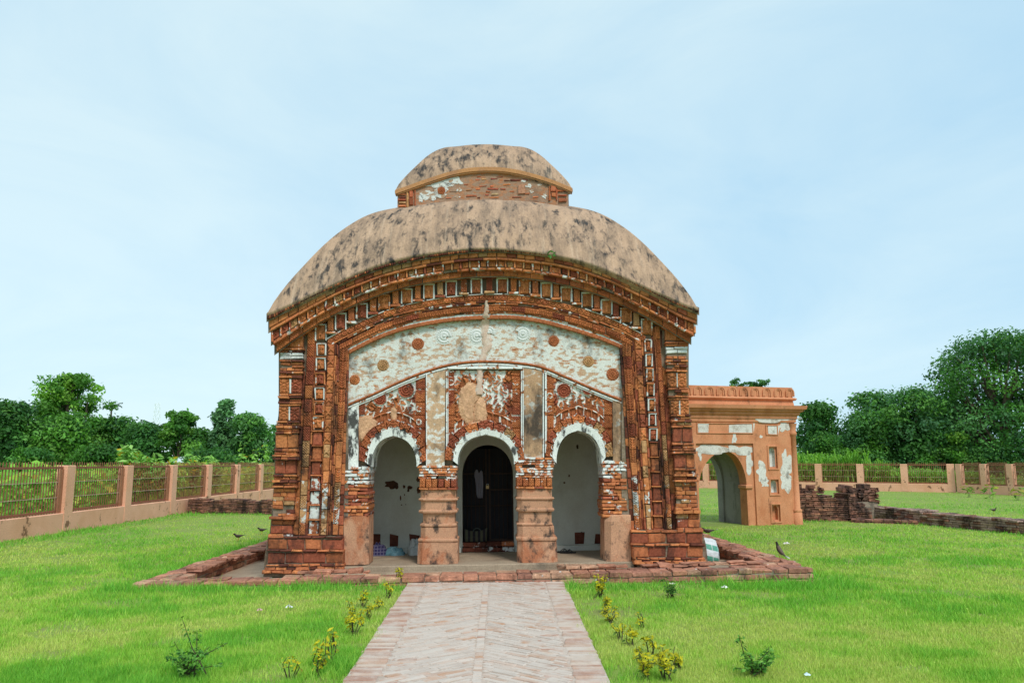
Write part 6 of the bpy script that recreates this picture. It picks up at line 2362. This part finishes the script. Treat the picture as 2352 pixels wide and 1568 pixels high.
# ---- single tall weeds above the left fence
WEEDS = [(283, 1018, 19), (296, 1028, 19.5), (316, 1030, 20.5), (345, 1048, 21), (372, 1040, 22.5), (399, 1047, 23.5), (424, 1040, 25), (441, 1046, 25.5), (463, 1044, 26.5), (482, 1044, 27.5), (497, 1051, 28), (552, 1012, 30), (575, 1040, 31), (590, 1028, 31.5), (608, 1016, 33), (619, 1032, 34)]
WL = ['tall bushy weed with drooping leaves, first from the left above the fence', 'pale weed beside the first tall bushy one above the left fence', 'upright bright weed third from the left above the fence', 'low leafy weed fourth from the left above the fence', 'bushy pale green weed fifth from the left above the fence', 'thin weed in front of the shed roof',
      'slim weed just right of the shed roof', 'yellow-tinged weed seventh from the right above the left fence', 'slim nodding weed left of the yellow-leaved pair', 'slim nodding weed at the middle of the right-hand weed row', 'short weed right of the nodding pair above the fence', 'tallest single-stemmed weed above the left fence', 'low spreading weed left of the temple edge group',
      'feathery weed between the spreading one and the temple edge', 'tall thin weed second from the temple edge', 'drooping weed closest to the temple edge']
for (x, yt, d), lb in zip(WEEDS, WL):
    d = 11.15 * FPX / (1176 - x)
    b = at_depth(x, 1062, d)
    H = float(at_depth(x, yt, d)[2])
    root = empty('tall_weed', (b[0], d, 0), (0, 0, 0), lb, 'weed', 'tall weeds standing above the left fence')
    sm, fm = MB(), MB()
    ns = 1 if yt < 1045 and x > 390 else 4
    for k in range(ns):
        top = np.array((rng.normal(0, 0.12), rng.normal(0, 0.12), H * (1 if k == 0 else 0.8 + 0.15 * rng.random())))
        pts = np.array([(rng.normal(0, 0.03), 0, 0), top * 0.55 + rng.normal(0, 0.03, 3), top])
        tube(sm, pts, [0.014, 0.011, 0.006], 5, (0.16, 0.26, 0.07, 0))
        m_ = 34 if ns == 1 else 60
        t = 0.45 + 0.55 * rng.random(m_) ** 0.7
        base = np.stack([np.interp(t, [0, 0.55, 1], pts[:, i]) for i in range(3)], 1)
        aa = rng.random(m_) * 6.28
        off = np.stack([np.cos(aa), np.sin(aa), -0.4 * np.ones(m_)], 1) * (0.06 + 0.12 * rng.random((m_, 1)))
        colw = np.array([(0.26, 0.5, 0.1), (0.34, 0.56, 0.17), (0.2, 0.42, 0.08)])[rng.integers(0, 3, m_)] * (0.8 + 0.4 * rng.random((m_, 1)))
        yel = rng.random(m_) < 0.07
        colw[yel] = (0.6, 0.42, 0.02)
        leaves(fm, base + off, np.stack([np.cos(aa) * 0.5, np.sin(aa) * 0.5, np.ones(m_)], 1) + rng.normal(0, 0.4, (m_, 3)), 0.22 * (0.6 + 0.8 * rng.random(m_)), colw, 0.42)
    sm.build('stem', LEAF, root)
    fm.build('foliage', LEAF, root)

# ---- lawn
def outside(x, y):
    cr_ = 0.09 * np.clip(fbm(x * 3, y * 3, 3, 17) - 0.45, 0, 1) * 3
    ok = ~((x > PLn(y) + cr_) & (x < PRn(y) - cr_) & (y < 11.4))
    soil = np.minimum(np.abs(x - PLn(y)), np.abs(x - PRn(y)))
    ok &= ~((soil < 0.32) & (fbm(x * 2.2 + 4, y * 2.2, 3, 23) > 0.52) & (rng.random(len(x)) < 0.75) & (y < 11.4))
    ok &= ~((fbm(x * 1.6 + 14, y * 1.6, 3, 29) > 0.69) & (rng.random(len(x)) < 0.7))
    # plinth in the temple frame
    p = (np.stack([x, y, np.zeros_like(x)], -1) - TF.o) @ TF.m
    ok &= ~((p[..., 0] > -4.6) & (p[..., 0] < 4.48) & (p[..., 1] > -1.13 + (p[..., 0] + 4.6) * 0.036) & (p[..., 1] < VK + 0.1))
    g_ = (np.stack([x, y, np.zeros_like(x)], -1) - GF.o) @ GF.m
    ok &= ~((g_[..., 0] > gl) & (g_[..., 0] < 0.02) & (g_[..., 1] > -0.02) & (g_[..., 1] < GB))
    ok &= (x > -10.38 - (y - 10) * 0.009) & (y < 60)
    ok &= (y < 43.2 + (24.1 - x) * 0.65) & ~((x > 24.1 + (43.0 - y) * 0.239) & (y > 30))
    return ok


def lawn_patch(x, y):
    """0 pale dry, 1 lush"""
    return np.clip(0.5 + 2.1 * (fbm(x / 1.9 + 20, y / 1.9 + 20, 4, 5) - 0.5) + 1.1 * (fbm(x / 0.35 + 20, y / 0.35 + 20, 3, 6) - 0.5), 0, 1)


gb = MB()
N = 520000
# uniform in the picture: pick picture points below the horizon, drop them onto the ground
py_ = 1106 + (1600 - 1106) * rng.random(N) ** 0.85
px_ = -60 + 2470 * rng.random(N)
NX_ = 130000                                               # thinner cover beyond both sides of the picture
py2 = 1106 + (1560 - 1106) * rng.random(NX_)
px2 = np.where(rng.random(NX_) < 0.5, -900 + 850 * rng.random(NX_), 2400 + 900 * rng.random(NX_))
px_, py_ = np.concatenate([px_, px2]), np.concatenate([py_, py2])
N = len(px_)
G = ground(px_, py_)
G[:, :2] += rng.normal(0, 0.02, (N, 2))
G = G[outside(G[:, 0], G[:, 1])]
n = len(G)
dist = np.hypot(G[:, 0], G[:, 1])
lp_ = lawn_patch(G[:, 0], G[:, 1])
h = (0.013 + 0.026 * rng.random(n)) * (0.55 + 0.9 * lp_)
tuft = fbm(G[:, 0] / 0.16 + 9, G[:, 1] / 0.16 + 9, 2, 14) > 0.68
h = np.where(tuft, h * 1.7, h)
# uncut fringe at the foot of walls
pl = (G - TF.o) @ TF.m
dfr = np.minimum(np.abs(pl[:, 1] + 1.05), 9)
fr = ((pl[:, 1] > -1.55) & (pl[:, 1] < -0.95) & (np.abs(pl[:, 0]) < 4.9)) | ((np.abs(np.abs(pl[:, 0]) - 4.6) < 0.2) & (pl[:, 1] > -1.2) & (pl[:, 1] < 9)) | (G[:, 0] < -9.7) | ((np.abs(G[:, 1] - 25.2) < 0.7) & (G[:, 0] < -4))
lowx = 10.2 + (23.0 - G[:, 1]) * 0.287
fr |= (np.abs(G[:, 0] - lowx + 0.1) < 0.35) & (G[:, 1] < 23) & (G[:, 1] > 12)
fr |= (np.abs(G[:, 1] - (21.0 + (G[:, 0] - 5) * 0.31)) < 0.35) & (G[:, 0] > 4) & (G[:, 0] < 9)
edge = np.minimum(np.abs(G[:, 0] - PLn(G[:, 1])), np.abs(G[:, 0] - PRn(G[:, 1]))) < 0.3
h = np.where(fr, h * (1.4 + 1.6 * rng.random(n) ** 2), h)
h = np.where(edge & (G[:, 1] < 11.3), h * 1.4, h)
w = 0.0022 * np.clip(dist / 5, 1, 6) * (0.7 + 0.6 * rng.random(n))
a = rng.random(n) * 6.28
lean_ = (0.25 + 0.75 * rng.random(n)) * h
s = np.stack([np.cos(a), np.sin(a), np.zeros(n)], 1) * w[:, None]
b = rng.random(n) * 6.28
tip = G + np.stack([np.cos(b) * lean_, np.sin(b) * lean_, h], 1)
G0_ = G.copy()
G0_[:, 2] = -0.015
V = np.stack([G0_ - s, G0_ + s, tip], 1).reshape(-1, 3)
dry, mid, lush = np.array((0.54, 0.6, 0.17)), np.array((0.34, 0.57, 0.075)), np.array((0.17, 0.45, 0.05))
t = np.clip(lp_ + rng.normal(0, 0.2, n), 0, 1)[:, None]
col = np.where(t < 0.5, dry + (mid - dry) * t * 2, mid + (lush - mid) * (t * 2 - 1))
col = np.where((fr & (rng.random(n) < 0.8))[:, None], lush * (0.8 + 0.5 * rng.random((n, 1))), col)
col = col * (0.72 + 0.56 * rng.random((n, 1)))
i3 = np.arange(n) * 3
gb.add(V, None, np.stack([i3, i3 + 1, i3 + 2], 1), np.repeat(np.concatenate([col, np.zeros((n, 1))], 1), 3, 0))
tag(gb.build('grass', mat_leaf('grass_blade', 0.3, 0.6)), 'short green lawn grass, longer at the foot of walls', 'grass', kind='stuff')


# ---- shrubs on the lawn
def shrub(name, label, cat, loc, H, spread, nst, nl, lsize, cols, group=None, stemcol=(0.1, 0.08, 0.05, 0), yellow_top=0.0, topcol=(0.5, 0.45, 0.02), asp=0.45):
    root = empty(name, (loc[0], loc[1], -0.01), (0, 0, 0), label, cat, group)
    sm, fm = MB(), MB()
    cc = np.array(cols)
    for k in range(nst):
        a = rng.random() * 6.28
        r_ = spread * (0.2 + 0.8 * rng.random())
        hh = H * (0.55 + 0.45 * rng.random()) if k else H
        tp = np.array((math.cos(a) * r_, math.sin(a) * r_, hh))
        if k and nst > 10:
            tp[2] *= 0.35 + 0.5 * rng.random()
        b0_ = np.array((rng.normal(0, spread * 0.18), rng.normal(0, spread * 0.18), 0))
        pts = np.array([b0_, b0_ * 0.5 + tp * np.array((0.45, 0.45, 0.55)) + rng.normal(0, 0.02, 3), tp])
        tube(sm, pts, [0.006, 0.004, 0.002], 5, stemcol)
        m_ = max(4, nl // nst)
        t = 0.25 + 0.75 * rng.random(m_) ** 0.6
        base = np.stack([np.interp(t, [0, 0.5, 1], pts[:, i]) for i in range(3)], 1)
        aa = rng.random(m_) * 6.28
        off = np.stack([np.cos(aa), np.sin(aa), 0.3 * rng.normal(size=m_)], 1) * lsize * 0.7
        c = cc[rng.integers(0, len(cc), m_)] * (0.75 + 0.5 * rng.random((m_, 1)))
        if yellow_top:
            yt_ = (t > 1 - yellow_top) & (rng.random(m_) < 0.85)
            c[yt_] = np.array(topcol) * (0.75 + 0.5 * rng.random((yt_.sum(), 1)))
        leaves(fm, base + off, np.stack([np.cos(aa) * 0.6, np.sin(aa) * 0.6, np.ones(m_)], 1) + rng.normal(0, 0.35, (m_, 3)), lsize * (0.6 + 0.8 * rng.random(m_)), c, asp)
    sm.build('stems', LEAF, root)
    fm.build('foliage', LEAF, root)
    return root


LEFTB = [(917, 1340, 0.2, 70), (893, 1372, 0.16, 36), (832, 1392, 0.16, 40), (808, 1412, 0.14, 26), (848, 1420, 0.13, 34), (866, 1398, 0.12, 30), (809, 1458, 0.2, 110), (770, 1492, 0.18, 24), (733, 1530, 0.2, 40), (733, 1552, 0.15, 30), (667, 1560, 0.16, 26), (760, 1520, 0.2, 20)]
RIGHTB = [(1376, 1370, 0.26, 130), (1392, 1405, 0.16, 50), (1398, 1432, 0.16, 70), (1422, 1466, 0.12, 30), (1452, 1480, 0.14, 50), (1478, 1440, 0.13, 20), (1496, 1500, 0.13, 40), (1460, 1520, 0.12, 26), (1484, 1556, 0.18, 90), (1534, 1560, 0.2, 90), (1560, 1534, 0.14, 44), (1516, 1528, 0.14, 30)]
ORD = ['first', 'second', 'third', 'fourth', 'fifth', 'sixth', 'seventh', 'eighth', 'ninth', 'tenth', 'eleventh', 'twelfth']
for lst, sd in ((LEFTB, 'left'), (RIGHTB, 'right')):
    for i, (x, y, H, nl) in enumerate(lst):
        p = ground(x, y)
        size = 'bushy' if nl > 60 else ('small' if nl > 28 else 'thin sparse')
        shrub('golden_shrub', '%s golden-leaved seedling, %s from the temple along the %s edge of the path' % (size, ORD[i], sd), 'shrub', p, H * 1.15, 0.12 if nl > 60 else 0.07, 7 if nl > 60 else 4, int(nl * 1.5), 0.042, [(0.07, 0.16, 0.025), (0.11, 0.2, 0.03), (0.3, 0.32, 0.03)],
              'golden seedlings beside the path', yellow_top=0.55, topcol=(0.55, 0.5, 0.02))
p = ground(432, 1556)
shrub('green_shrub', 'dark leafy green shrub with one tall shoot at the lower left of the lawn', 'shrub', p, 0.42, 0.3, 15, 430, 0.04, [(0.09, 0.26, 0.04), (0.14, 0.34, 0.05), (0.2, 0.42, 0.07), (0.05, 0.16, 0.03)])
p = ground(1742, 1546)
shrub('green_shrub', 'bushy green shrub with a leaning shoot at the lower right of the lawn', 'shrub', p, 0.3, 0.27, 15, 430, 0.042, [(0.11, 0.3, 0.05), (0.17, 0.4, 0.06), (0.24, 0.48, 0.08), (0.06, 0.18, 0.03)])
p = ground(1543, 1372)
fw_ = shrub('flowering_plant', 'small dark plant with one white flower on the right lawn', 'plant', p, 0.2, 0.13, 7, 110, 0.05, [(0.05, 0.15, 0.03), (0.09, 0.22, 0.04)])
mb = MB()
for k in range(6):
    a = k * math.pi / 3
    d = np.array((math.cos(a), math.sin(a), 0.35)) * 0.03
    s = np.array((-math.sin(a), math.cos(a), 0)) * 0.012
    c0 = np.array((0.0, -0.03, 0.17))
    mb.add(np.array([c0, c0 + d + s, c0 + 1.5 * d, c0 + d - s]), [(0, 1, 2, 3)], None, (0.8, 0.78, 0.74, 0))
mb.build('flower', LEAF, fw_)
for (x, y, lb) in ((2226, 1141, 'upright sapling with broad bright leaves, nearest the lone bird on the far right lawn'), (2274, 1145, 'spreading yellow-tipped sapling in the middle of the far right row'), (2339, 1148, 'pale sapling at the right picture edge')):
    p = ground(x, y)
    shrub('lawn_sapling', lb, 'sapling', p, 0.55, 0.25, 4, 26, 0.3, [(0.12, 0.28, 0.03), (0.2, 0.33, 0.05), (0.32, 0.33, 0.04)], 'saplings in the far right lawn', stemcol=(0.2, 0.2, 0.16, 0), asp=0.3)

# ================================================================== BIRDS
FEATH = mat_attr('plumage', 0.6, 0.2, 60, 0.2, 80)


def bird(label, p, heading, pose='peck', size=0.215):
    root = empty('myna_bird', p, (0, 0, heading), label, 'bird', 'mynas round the temple')
    s = size
    # body, neck and head as one loft along the spine (x forward)
    if pose == 'upright':
        sp = [(-0.44, 0.30, 0.02), (-0.30, 0.36, 0.075), (-0.12, 0.46, 0.145), (0.04, 0.60, 0.165), (0.14, 0.76, 0.13), (0.18, 0.87, 0.085), (0.21, 0.96, 0.085), (0.25, 1.02, 0.08), (0.31, 1.03, 0.03)]
    else:
        sp = [(-0.48, 0.52, 0.02), (-0.30, 0.48, 0.08), (-0.08, 0.44, 0.15), (0.10, 0.44, 0.16), (0.24, 0.50, 0.12), (0.32, 0.57, 0.085), (0.38, 0.62, 0.085), (0.44, 0.62, 0.07), (0.49, 0.60, 0.025)]
    pts = np.array([(a, 0, z) for a, z, r_ in sp]) * s
    n = 10
    rows, cols = [], []
    T_ = np.gradient(pts, axis=0)
    T_ /= np.linalg.norm(T_, axis=1)[:, None]
    for (q, t, (_, _, r_)) in zip(pts, T_, sp):
        up_ = np.cross(np.array((0, 1, 0.0)), t) * -1
        for k in range(n):
            a = k / n * 2 * math.pi
            rows.append(q + s * r_ * (np.cos(a) * np.array((0, 1, 0)) * 0.85 + np.sin(a) * -up_))
            head = q[0] > 0.27 * s if pose != 'upright' else q[2] > 0.84 * s
            belly = math.sin(a) < -0.5 and not head
            cols.append((0.012, 0.011, 0.011, 0) if head else ((0.12, 0.085, 0.06, 0) if belly else (0.045, 0.028, 0.02, 0)))
    mb = MB()
    m_ = len(sp)
    q = [(k * n + i, k * n + (i + 1) % n, (k + 1) * n + (i + 1) % n, (k + 1) * n + i) for k in range(m_ - 1) for i in range(n)]
    mb.add(np.array(rows), q, None, np.array(cols))
    for sg in (-1, 1):                                    # folded wings
        wv = [(0.16, 0.14, 0.06), (0.0, 0.16, 0.08), (-0.2, 0.13, 0.05), (-0.42, 0.05, 0.02)]
        pts2 = []
        for (a, y, z) in wv:
            zc = np.interp(a, [x_[0] for x_ in sp], [x_[1] for x_ in sp])
            pts2 += [(a, sg * y * 0.95, zc + z), (a - 0.06, sg * (y + 0.012), zc - 0.05)]
        mb.add(np.array(pts2) * s, [(0, 1, 3, 2), (2, 3, 5, 4), (4, 5, 7, 6)], None, (0.035, 0.024, 0.018, 0))
    b = mb.build('body', FEATH, root, True)
    mb = MB()
    tz = sp[0][1]
    dz_ = -0.12 if pose == 'upright' else 0.04
    mb.add(np.array([(-0.36, -0.05, tz + 0.02), (-0.36, 0.05, tz + 0.02), (-0.78, 0.07, tz + dz_), (-0.78, -0.07, tz + dz_), (-0.36, -0.05, tz - 0.02), (-0.36, 0.05, tz - 0.02), (-0.78, 0.06, tz + dz_ - 0.02), (-0.78, -0.06, tz + dz_ - 0.02)]) * s,
           [(0, 1, 2, 3), (7, 6, 5, 4), (3, 2, 6, 7), (0, 3, 7, 4), (1, 5, 6, 2)], None, np.array([(0.02, 0.015, 0.012, 0)] * 2 + [(0.6, 0.6, 0.58, 0)] * 2 + [(0.02, 0.015, 0.012, 0)] * 4))
    mb.build('tail', FEATH, root)
    mb = MB()
    e = pts[-1]
    d = np.array((0.11, 0, -0.02 if pose == 'upright' else -0.05)) * s
    tube(mb, [e - d * 0.15, e + d * 0.5, e + d], [0.03 * s, 0.02 * s, 0.003 * s], 6, (0.6, 0.3, 0.03, 0))
    mb.build('bill', FEATH, root)
    for sg in (-1, 1):
        mb = MB()
        top = np.array((0.0, sg * 0.06, 0.36)) * s
        kn = np.array((-0.04, sg * 0.07, 0.16)) * s
        ft = np.array((0.02, sg * 0.07, 0.01)) * s
        tube(mb, [top, kn, ft], [0.03 * s, 0.014 * s, 0.012 * s], 6, (0.5, 0.3, 0.05, 0))
        for k in (-0.5, 0, 0.5, math.pi):
            tube(mb, [ft, ft + np.array((math.cos(k) * 0.13, math.sin(k) * 0.13, -0.005)) * s], [0.01 * s, 0.005 * s], 4, (0.5, 0.3, 0.05, 0))
        mb.build('leg', FEATH, root)


def lp2w(p):
    return np.asarray(p) @ TF.m.T + TF.o


bird('myna walking on the left lawn, nearer the kerb corner of the two', ground(547, 1241), math.pi + 0.1)
bird('myna standing on the left lawn close to the temple edge', ground(601, 1226), math.pi - 0.1)
kz = TF.pz(1792, 1285, 0.115)
bird('myna perched upright on the right brick kerb', lp2w(kz), R(115), 'upright', 0.24)
kz = TF.pz(1626, 1232, 0.12)
bird('dark myna on the kerb behind the woven sack', lp2w(kz), R(165), 'peck', 0.25)
bird('single myna far out on the right lawn past the low wall', ground(2283, 1179), R(20), 'peck', 0.26)
bird('tiny far myna by the foot of the far fence', ground(2093, 1127), R(10), 'peck', 0.25)

# ================================================================== THINGS LEFT ABOUT
# woven sack leaning by the right corner
sk = TF.pz(1630, 1288.5, -0.05)
sroot = empty('woven_sack', lp2w(sk), (0, 0, 0.1), 'white and green striped woven plastic sack beside the right corner of the temple', 'sack')
n = NT('woven_plastic', 0.45)
c0 = n.coord()
sep = n.n('ShaderNodeSeparateXYZ')
n.l(c0, sep.inputs[0])
w1 = n.math('SINE', n.math('MULTIPLY', n.math('ADD', sep.outputs['Z'], n.math('MULTIPLY', sep.outputs['X'], 0.25)), 34.0))
cc_ = n.mix(n.rng(w1, 0.1, 0.25), (0.62, 0.66, 0.68), (0.1, 0.33, 0.24))
w2 = n.math('SINE', n.math('MULTIPLY', sep.outputs['X'], 60.0))
cc_ = n.mix(n.rng(w2, 0.8, 0.95, 0, 0.5), cc_, (0.7, 0.72, 0.74))
n.bump(n.noise(14, 3), 0.8, 0.03)
SACK = n.done(cc_)
mb = MB()
rows = []
na = 28
lv = [(0.0, 0.14, 0.08), (0.03, 0.16, 0.1), (0.12, 0.155, 0.1), (0.2, 0.14, 0.085), (0.27, 0.125, 0.06), (0.33, 0.115, 0.03), (0.345, 0.115, 0.022), (0.30, 0.105, 0.014), (0.2, 0.08, 0.01)]
for k, (z, a_, b_) in enumerate(lv):
    t = np.linspace(0, 2 * math.pi, na, endpoint=False)
    ex_ = np.sign(np.cos(t)) * np.abs(np.cos(t)) ** 0.7 * a_
    ey_ = np.sign(np.sin(t)) * np.abs(np.sin(t)) ** 0.8 * b_
    wob = 1 + 0.1 * (vnoise(np.cos(t) * 2 + 9, np.sin(t) * 2 + z * 9 + 9, 2) - 0.5) * 2
    rows.append(np.stack([ex_ * wob + 0.02 * z, ey_ * wob, z + 0.035 * np.cos(t - 2.4) * (z > 0.25) + 0 * t], 1))
V = np.concatenate(rows)
i = np.arange(na)
q = np.concatenate([np.stack([k * na + i, k * na + (i + 1) % na, (k + 1) * na + (i + 1) % na, (k + 1) * na + i], 1) for k in range(len(lv) - 1)])
mb.add(V, q)
mb.build('bag', SACK, sroot, True)

# shirt hanging on the gate
sp_ = TF.px(1100, 1077, VG - 0.03)
root = empty('hanging_shirt', lp2w(sp_), TF.M.to_euler(), 'grey-lilac shirt hanging on the dark gate in the middle arch', 'shirt')
mb = MB()
zx = lambda q_: (1800 + q_ / 2.411) * 0.57422
zy = lambda q_: (1650 + q_ / 2.411) * 0.57422
nx_, ny_ = 17, 22
rows_ = []
for t in np.linspace(0, 1, ny_):
    ym = 560 + t * 262
    xl_ = np.interp(ym, [560, 600, 650, 730, 800, 822], [238, 234, 244, 250, 254, 266])
    xr_ = np.interp(ym, [560, 600, 670, 740, 822], [312, 318, 321, 319, 317])
    xs = np.linspace(xl_, xr_, nx_)
    yt_ = np.interp(xs, [235, 248, 262, 279, 300, 318], [578, 552, 545, 584, 552, 574])
    ys = yt_ + t * (np.interp(xs, [235, 262, 270, 320], [800, 812, 823, 822]) - yt_)
    rows_.append(TF.px(zx(xs), zy(ys), VG - 0.03) - sp_ + np.stack([0 * xs, 0.014 * np.sin(xs / 7.0 + 2 * t) * (0.4 + t), 0 * xs], 1))
F1 = np.concatenate(rows_)
B1 = F1 + np.array((0, 0.02, 0))
mb.add(F1, grid_quads(nx_, ny_)[:, ::-1])
mb.add(B1, grid_quads(nx_, ny_))
e_ = np.arange(ny_) * nx_
strip(mb, F1[e_], B1[e_])
strip(mb, B1[e_ + nx_ - 1], F1[e_ + nx_ - 1])
strip(mb, F1[-nx_:], B1[-nx_:])
strip(mb, B1[:nx_], F1[:nx_])
mb.build('cloth', NT('lilac_cotton', 0.9).done((0.2, 0.195, 0.24)), root, True)

# striped shopping bag on the threshold
bp = TF.px(1092, 1243.5, VW + 0.06)
bp[2] = ZT
root = empty('shopping_bag', lp2w(bp), TF.M.to_euler(), 'dark striped shopping bag standing on the threshold of the middle doorway', 'bag')
n = NT('striped_cloth', 0.8)
c0 = n.coord()
sep = n.n('ShaderNodeSeparateXYZ')
n.l(c0, sep.inputs[0])
w1 = n.math('SINE', n.math('MULTIPLY', sep.outputs['X'], 75.0))
STR = n.done(n.mix(n.rng(w1, -0.2, 0.2), (0.025, 0.02, 0.025), (0.09, 0.088, 0.055)))
mb = MB()
sc1 = np.linalg.norm(TF.px(1093, 1240, VW) - TF.px(1092, 1240, VW))
rows = []
for (z, a_, b_) in ((0, 26, 7), (1, 27, 8), (12, 27, 8), (22, 27, 5), (30, 27.5, 2), (31, 27, 1.5), (26, 26, 1)):
    t = np.linspace(0, 2 * math.pi, 36, endpoint=False)
    x = np.sign(np.cos(t)) * np.abs(np.cos(t)) ** 0.45 * a_
    sag = -8 * (1 - (x / 28) ** 2) * (z > 15)
    rows.append(np.stack([x * sc1, np.sign(np.sin(t)) * np.abs(np.sin(t)) ** 0.8 * b_ * sc1, (z + sag) * sc1], 1))
i = np.arange(36)
mb.add(np.concatenate(rows), np.concatenate([np.stack([k * 36 + i, k * 36 + (i + 1) % 36, (k + 1) * 36 + (i + 1) % 36, (k + 1) * 36 + i], 1) for k in range(6)]))
bagb = mb.build('body', STR, root, True)
mb = MB()
t = np.linspace(0, math.pi, 12)
tube(mb, np.stack([(4 - 9 * np.cos(t)) * sc1, np.full(12, -1.0) * sc1, (21 + 9 * np.sin(t)) * sc1], 1), 1.3 * sc1, 6, (0.06, 0.08, 0.07, 0))
mb.build('handle', PLAINATTR, bagb)


# cloth bundles on the porch floor
def bundle(name, label, cat, x, y, w, h, d, mat, seed, lobes=5, parent=None):
    p = TF.px(x, y, VB - d * 0.9)
    p[2] = ZF
    root = empty(name, lp2w(p), TF.M.to_euler(), label, cat)
    mb_ = MB()
    nu, nv_ = 40, 14
    u = np.linspace(0, 2 * math.pi, nu, endpoint=False)
    rows_ = []
    for k, t in enumerate(np.linspace(0, math.pi / 2, nv_)):
        cr = math.cos(t) ** 0.7
        f = fbm(np.cos(u) * 2 + seed * 9 + 5, np.sin(u) * 2 + t * 2.4 + 5, 4, seed)
        f2 = fbm(np.cos(u) * 5 + seed + 15, np.sin(u) * 5 + t * 5 + 5, 2, seed + 4)
        rr = cr * (0.65 + 0.7 * f)
        rows_.append(np.stack([np.cos(u) * rr * w / 2, np.sin(u) * rr * d / 2, h * math.sin(t) * (0.35 + 1.1 * f) * (0.8 + 0.4 * f2)], 1))
    V_ = np.concatenate(rows_)
    i_ = np.arange(nu)
    mb_.add(V_, np.concatenate([np.stack([k * nu + i_, k * nu + (i_ + 1) % nu, (k + 1) * nu + (i_ + 1) % nu, (k + 1) * nu + i_], 1) for k in range(nv_ - 1)]))
    mb_.build('folds', mat, root, True)
    return root


n = NT('plaid', 0.85)
c0 = n.coord()
sep = n.n('ShaderNodeSeparateXYZ')
n.l(c0, sep.inputs[0])
wa = n.math('SINE', n.math('MULTIPLY', sep.outputs['X'], 130.0))
wb_ = n.math('SINE', n.math('MULTIPLY', sep.outputs['Z'], 130.0))
PLAID = n.done(n.mix(n.rng(n.math('MAXIMUM', wa, wb_), 0.6, 0.8), (0.03, 0.026, 0.09), (0.13, 0.12, 0.2)))
bundle('cloth_bundle', 'purple checked cloth bundled on the floor of the left arch', 'cloth', 867, 1268, 0.34, 0.17, 0.2, PLAID, 3)
bundle('plastic_bag', 'crumpled light blue plastic bag on the floor of the left arch', 'plastic bag', 908, 1267, 0.34, 0.12, 0.2, NT('blue_polythene', 0.35).done((0.13, 0.27, 0.33)), 6)
bundle('small_sack', 'white sack half hidden by the left pillar', 'sack', 955, 1264, 0.24, 0.2, 0.2, NT('white_polythene', 0.45).done((0.5, 0.52, 0.5)), 8)
for k, (x, y, an, lb) in enumerate(((1293, 1268.5, 0.25, 'black flip-flop nearer the pillar in the right arch'), (1305, 1270, 0.05, 'black flip-flop lying to the right of its pair in the right arch'))):
    p = TF.pz(x, y, ZF)
    root = empty('flip_flop', lp2w(p), (0, 0, an), lb, 'sandal', 'pair of flip-flops in the right arch')
    mb = MB()
    t = np.linspace(0, 2 * math.pi, 22, endpoint=False)
    o_ = np.stack([np.cos(t) * 0.13, np.sin(t) * 0.048 * (1 + 0.2 * np.cos(t)), np.zeros(22)], 1)
    V = np.concatenate([o_, o_ + (0, 0, 0.022), [(0, 0, 0.022)]])
    i = np.arange(22)
    mb.add(V, np.stack([i, (i + 1) % 22, 22 + (i + 1) % 22, 22 + i], 1), np.stack([22 + i, 22 + (i + 1) % 22, np.full(22, 44)], 1), (0.012, 0.012, 0.014, 0))
    so_ = mb.build('sole', PLAINATTR, root)
    mb = MB()
    for sg in (-1, 1):
        tube(mb, [(0.07, 0, 0.022), (0.03, sg * 0.03, 0.06), (-0.03, sg * 0.046, 0.022)], 0.007, 6, (0.012, 0.012, 0.014, 0))
    mb.build('strap', PLAINATTR, root)


# litter
def litter(label, x, y, s, col, cat='litter'):
    p = ground(x, y)
    mb_ = MB()
    nu = 7
    V_ = []
    for a in range(nu):
        for b_ in range(nu):
            V_.append(((a / (nu - 1) - 0.5) * s, (b_ / (nu - 1) - 0.5) * s * 0.7, s * 0.55 * rng.random() * (1 - abs(a - 3) / 5)))
    V_ = np.array(V_) + rng.normal(0, s * 0.05, (nu * nu, 3))
    V_[:, 2] = np.abs(V_[:, 2]) + 0.02
    mb_.add(V_, grid_quads(nu, nu), None, (*col, 0))
    o = mb_.build('crumpled_paper', PLAINATTR)
    o.location = (p[0], p[1], 0)
    tag(o, label, cat, 'scraps of litter on the lawn')


litter('white crumpled scrap on the left lawn beside a dark patch', 664, 1399, 0.07, (0.8, 0.82, 0.86))
litter('pinkish crumpled scrap on the left lawn', 596, 1406, 0.055, (0.7, 0.42, 0.42))
litter('white torn wrapper on the right lawn right of the flowering plant', 1664, 1353, 0.08, (0.85, 0.85, 0.85))
litter('white and red wrapper on the right lawn behind the perched bird', 1806, 1252, 0.11, (0.8, 0.74, 0.74))
litter('pale blue scrap at the bottom right of the lawn', 1855, 1556, 0.04, (0.6, 0.75, 0.8))
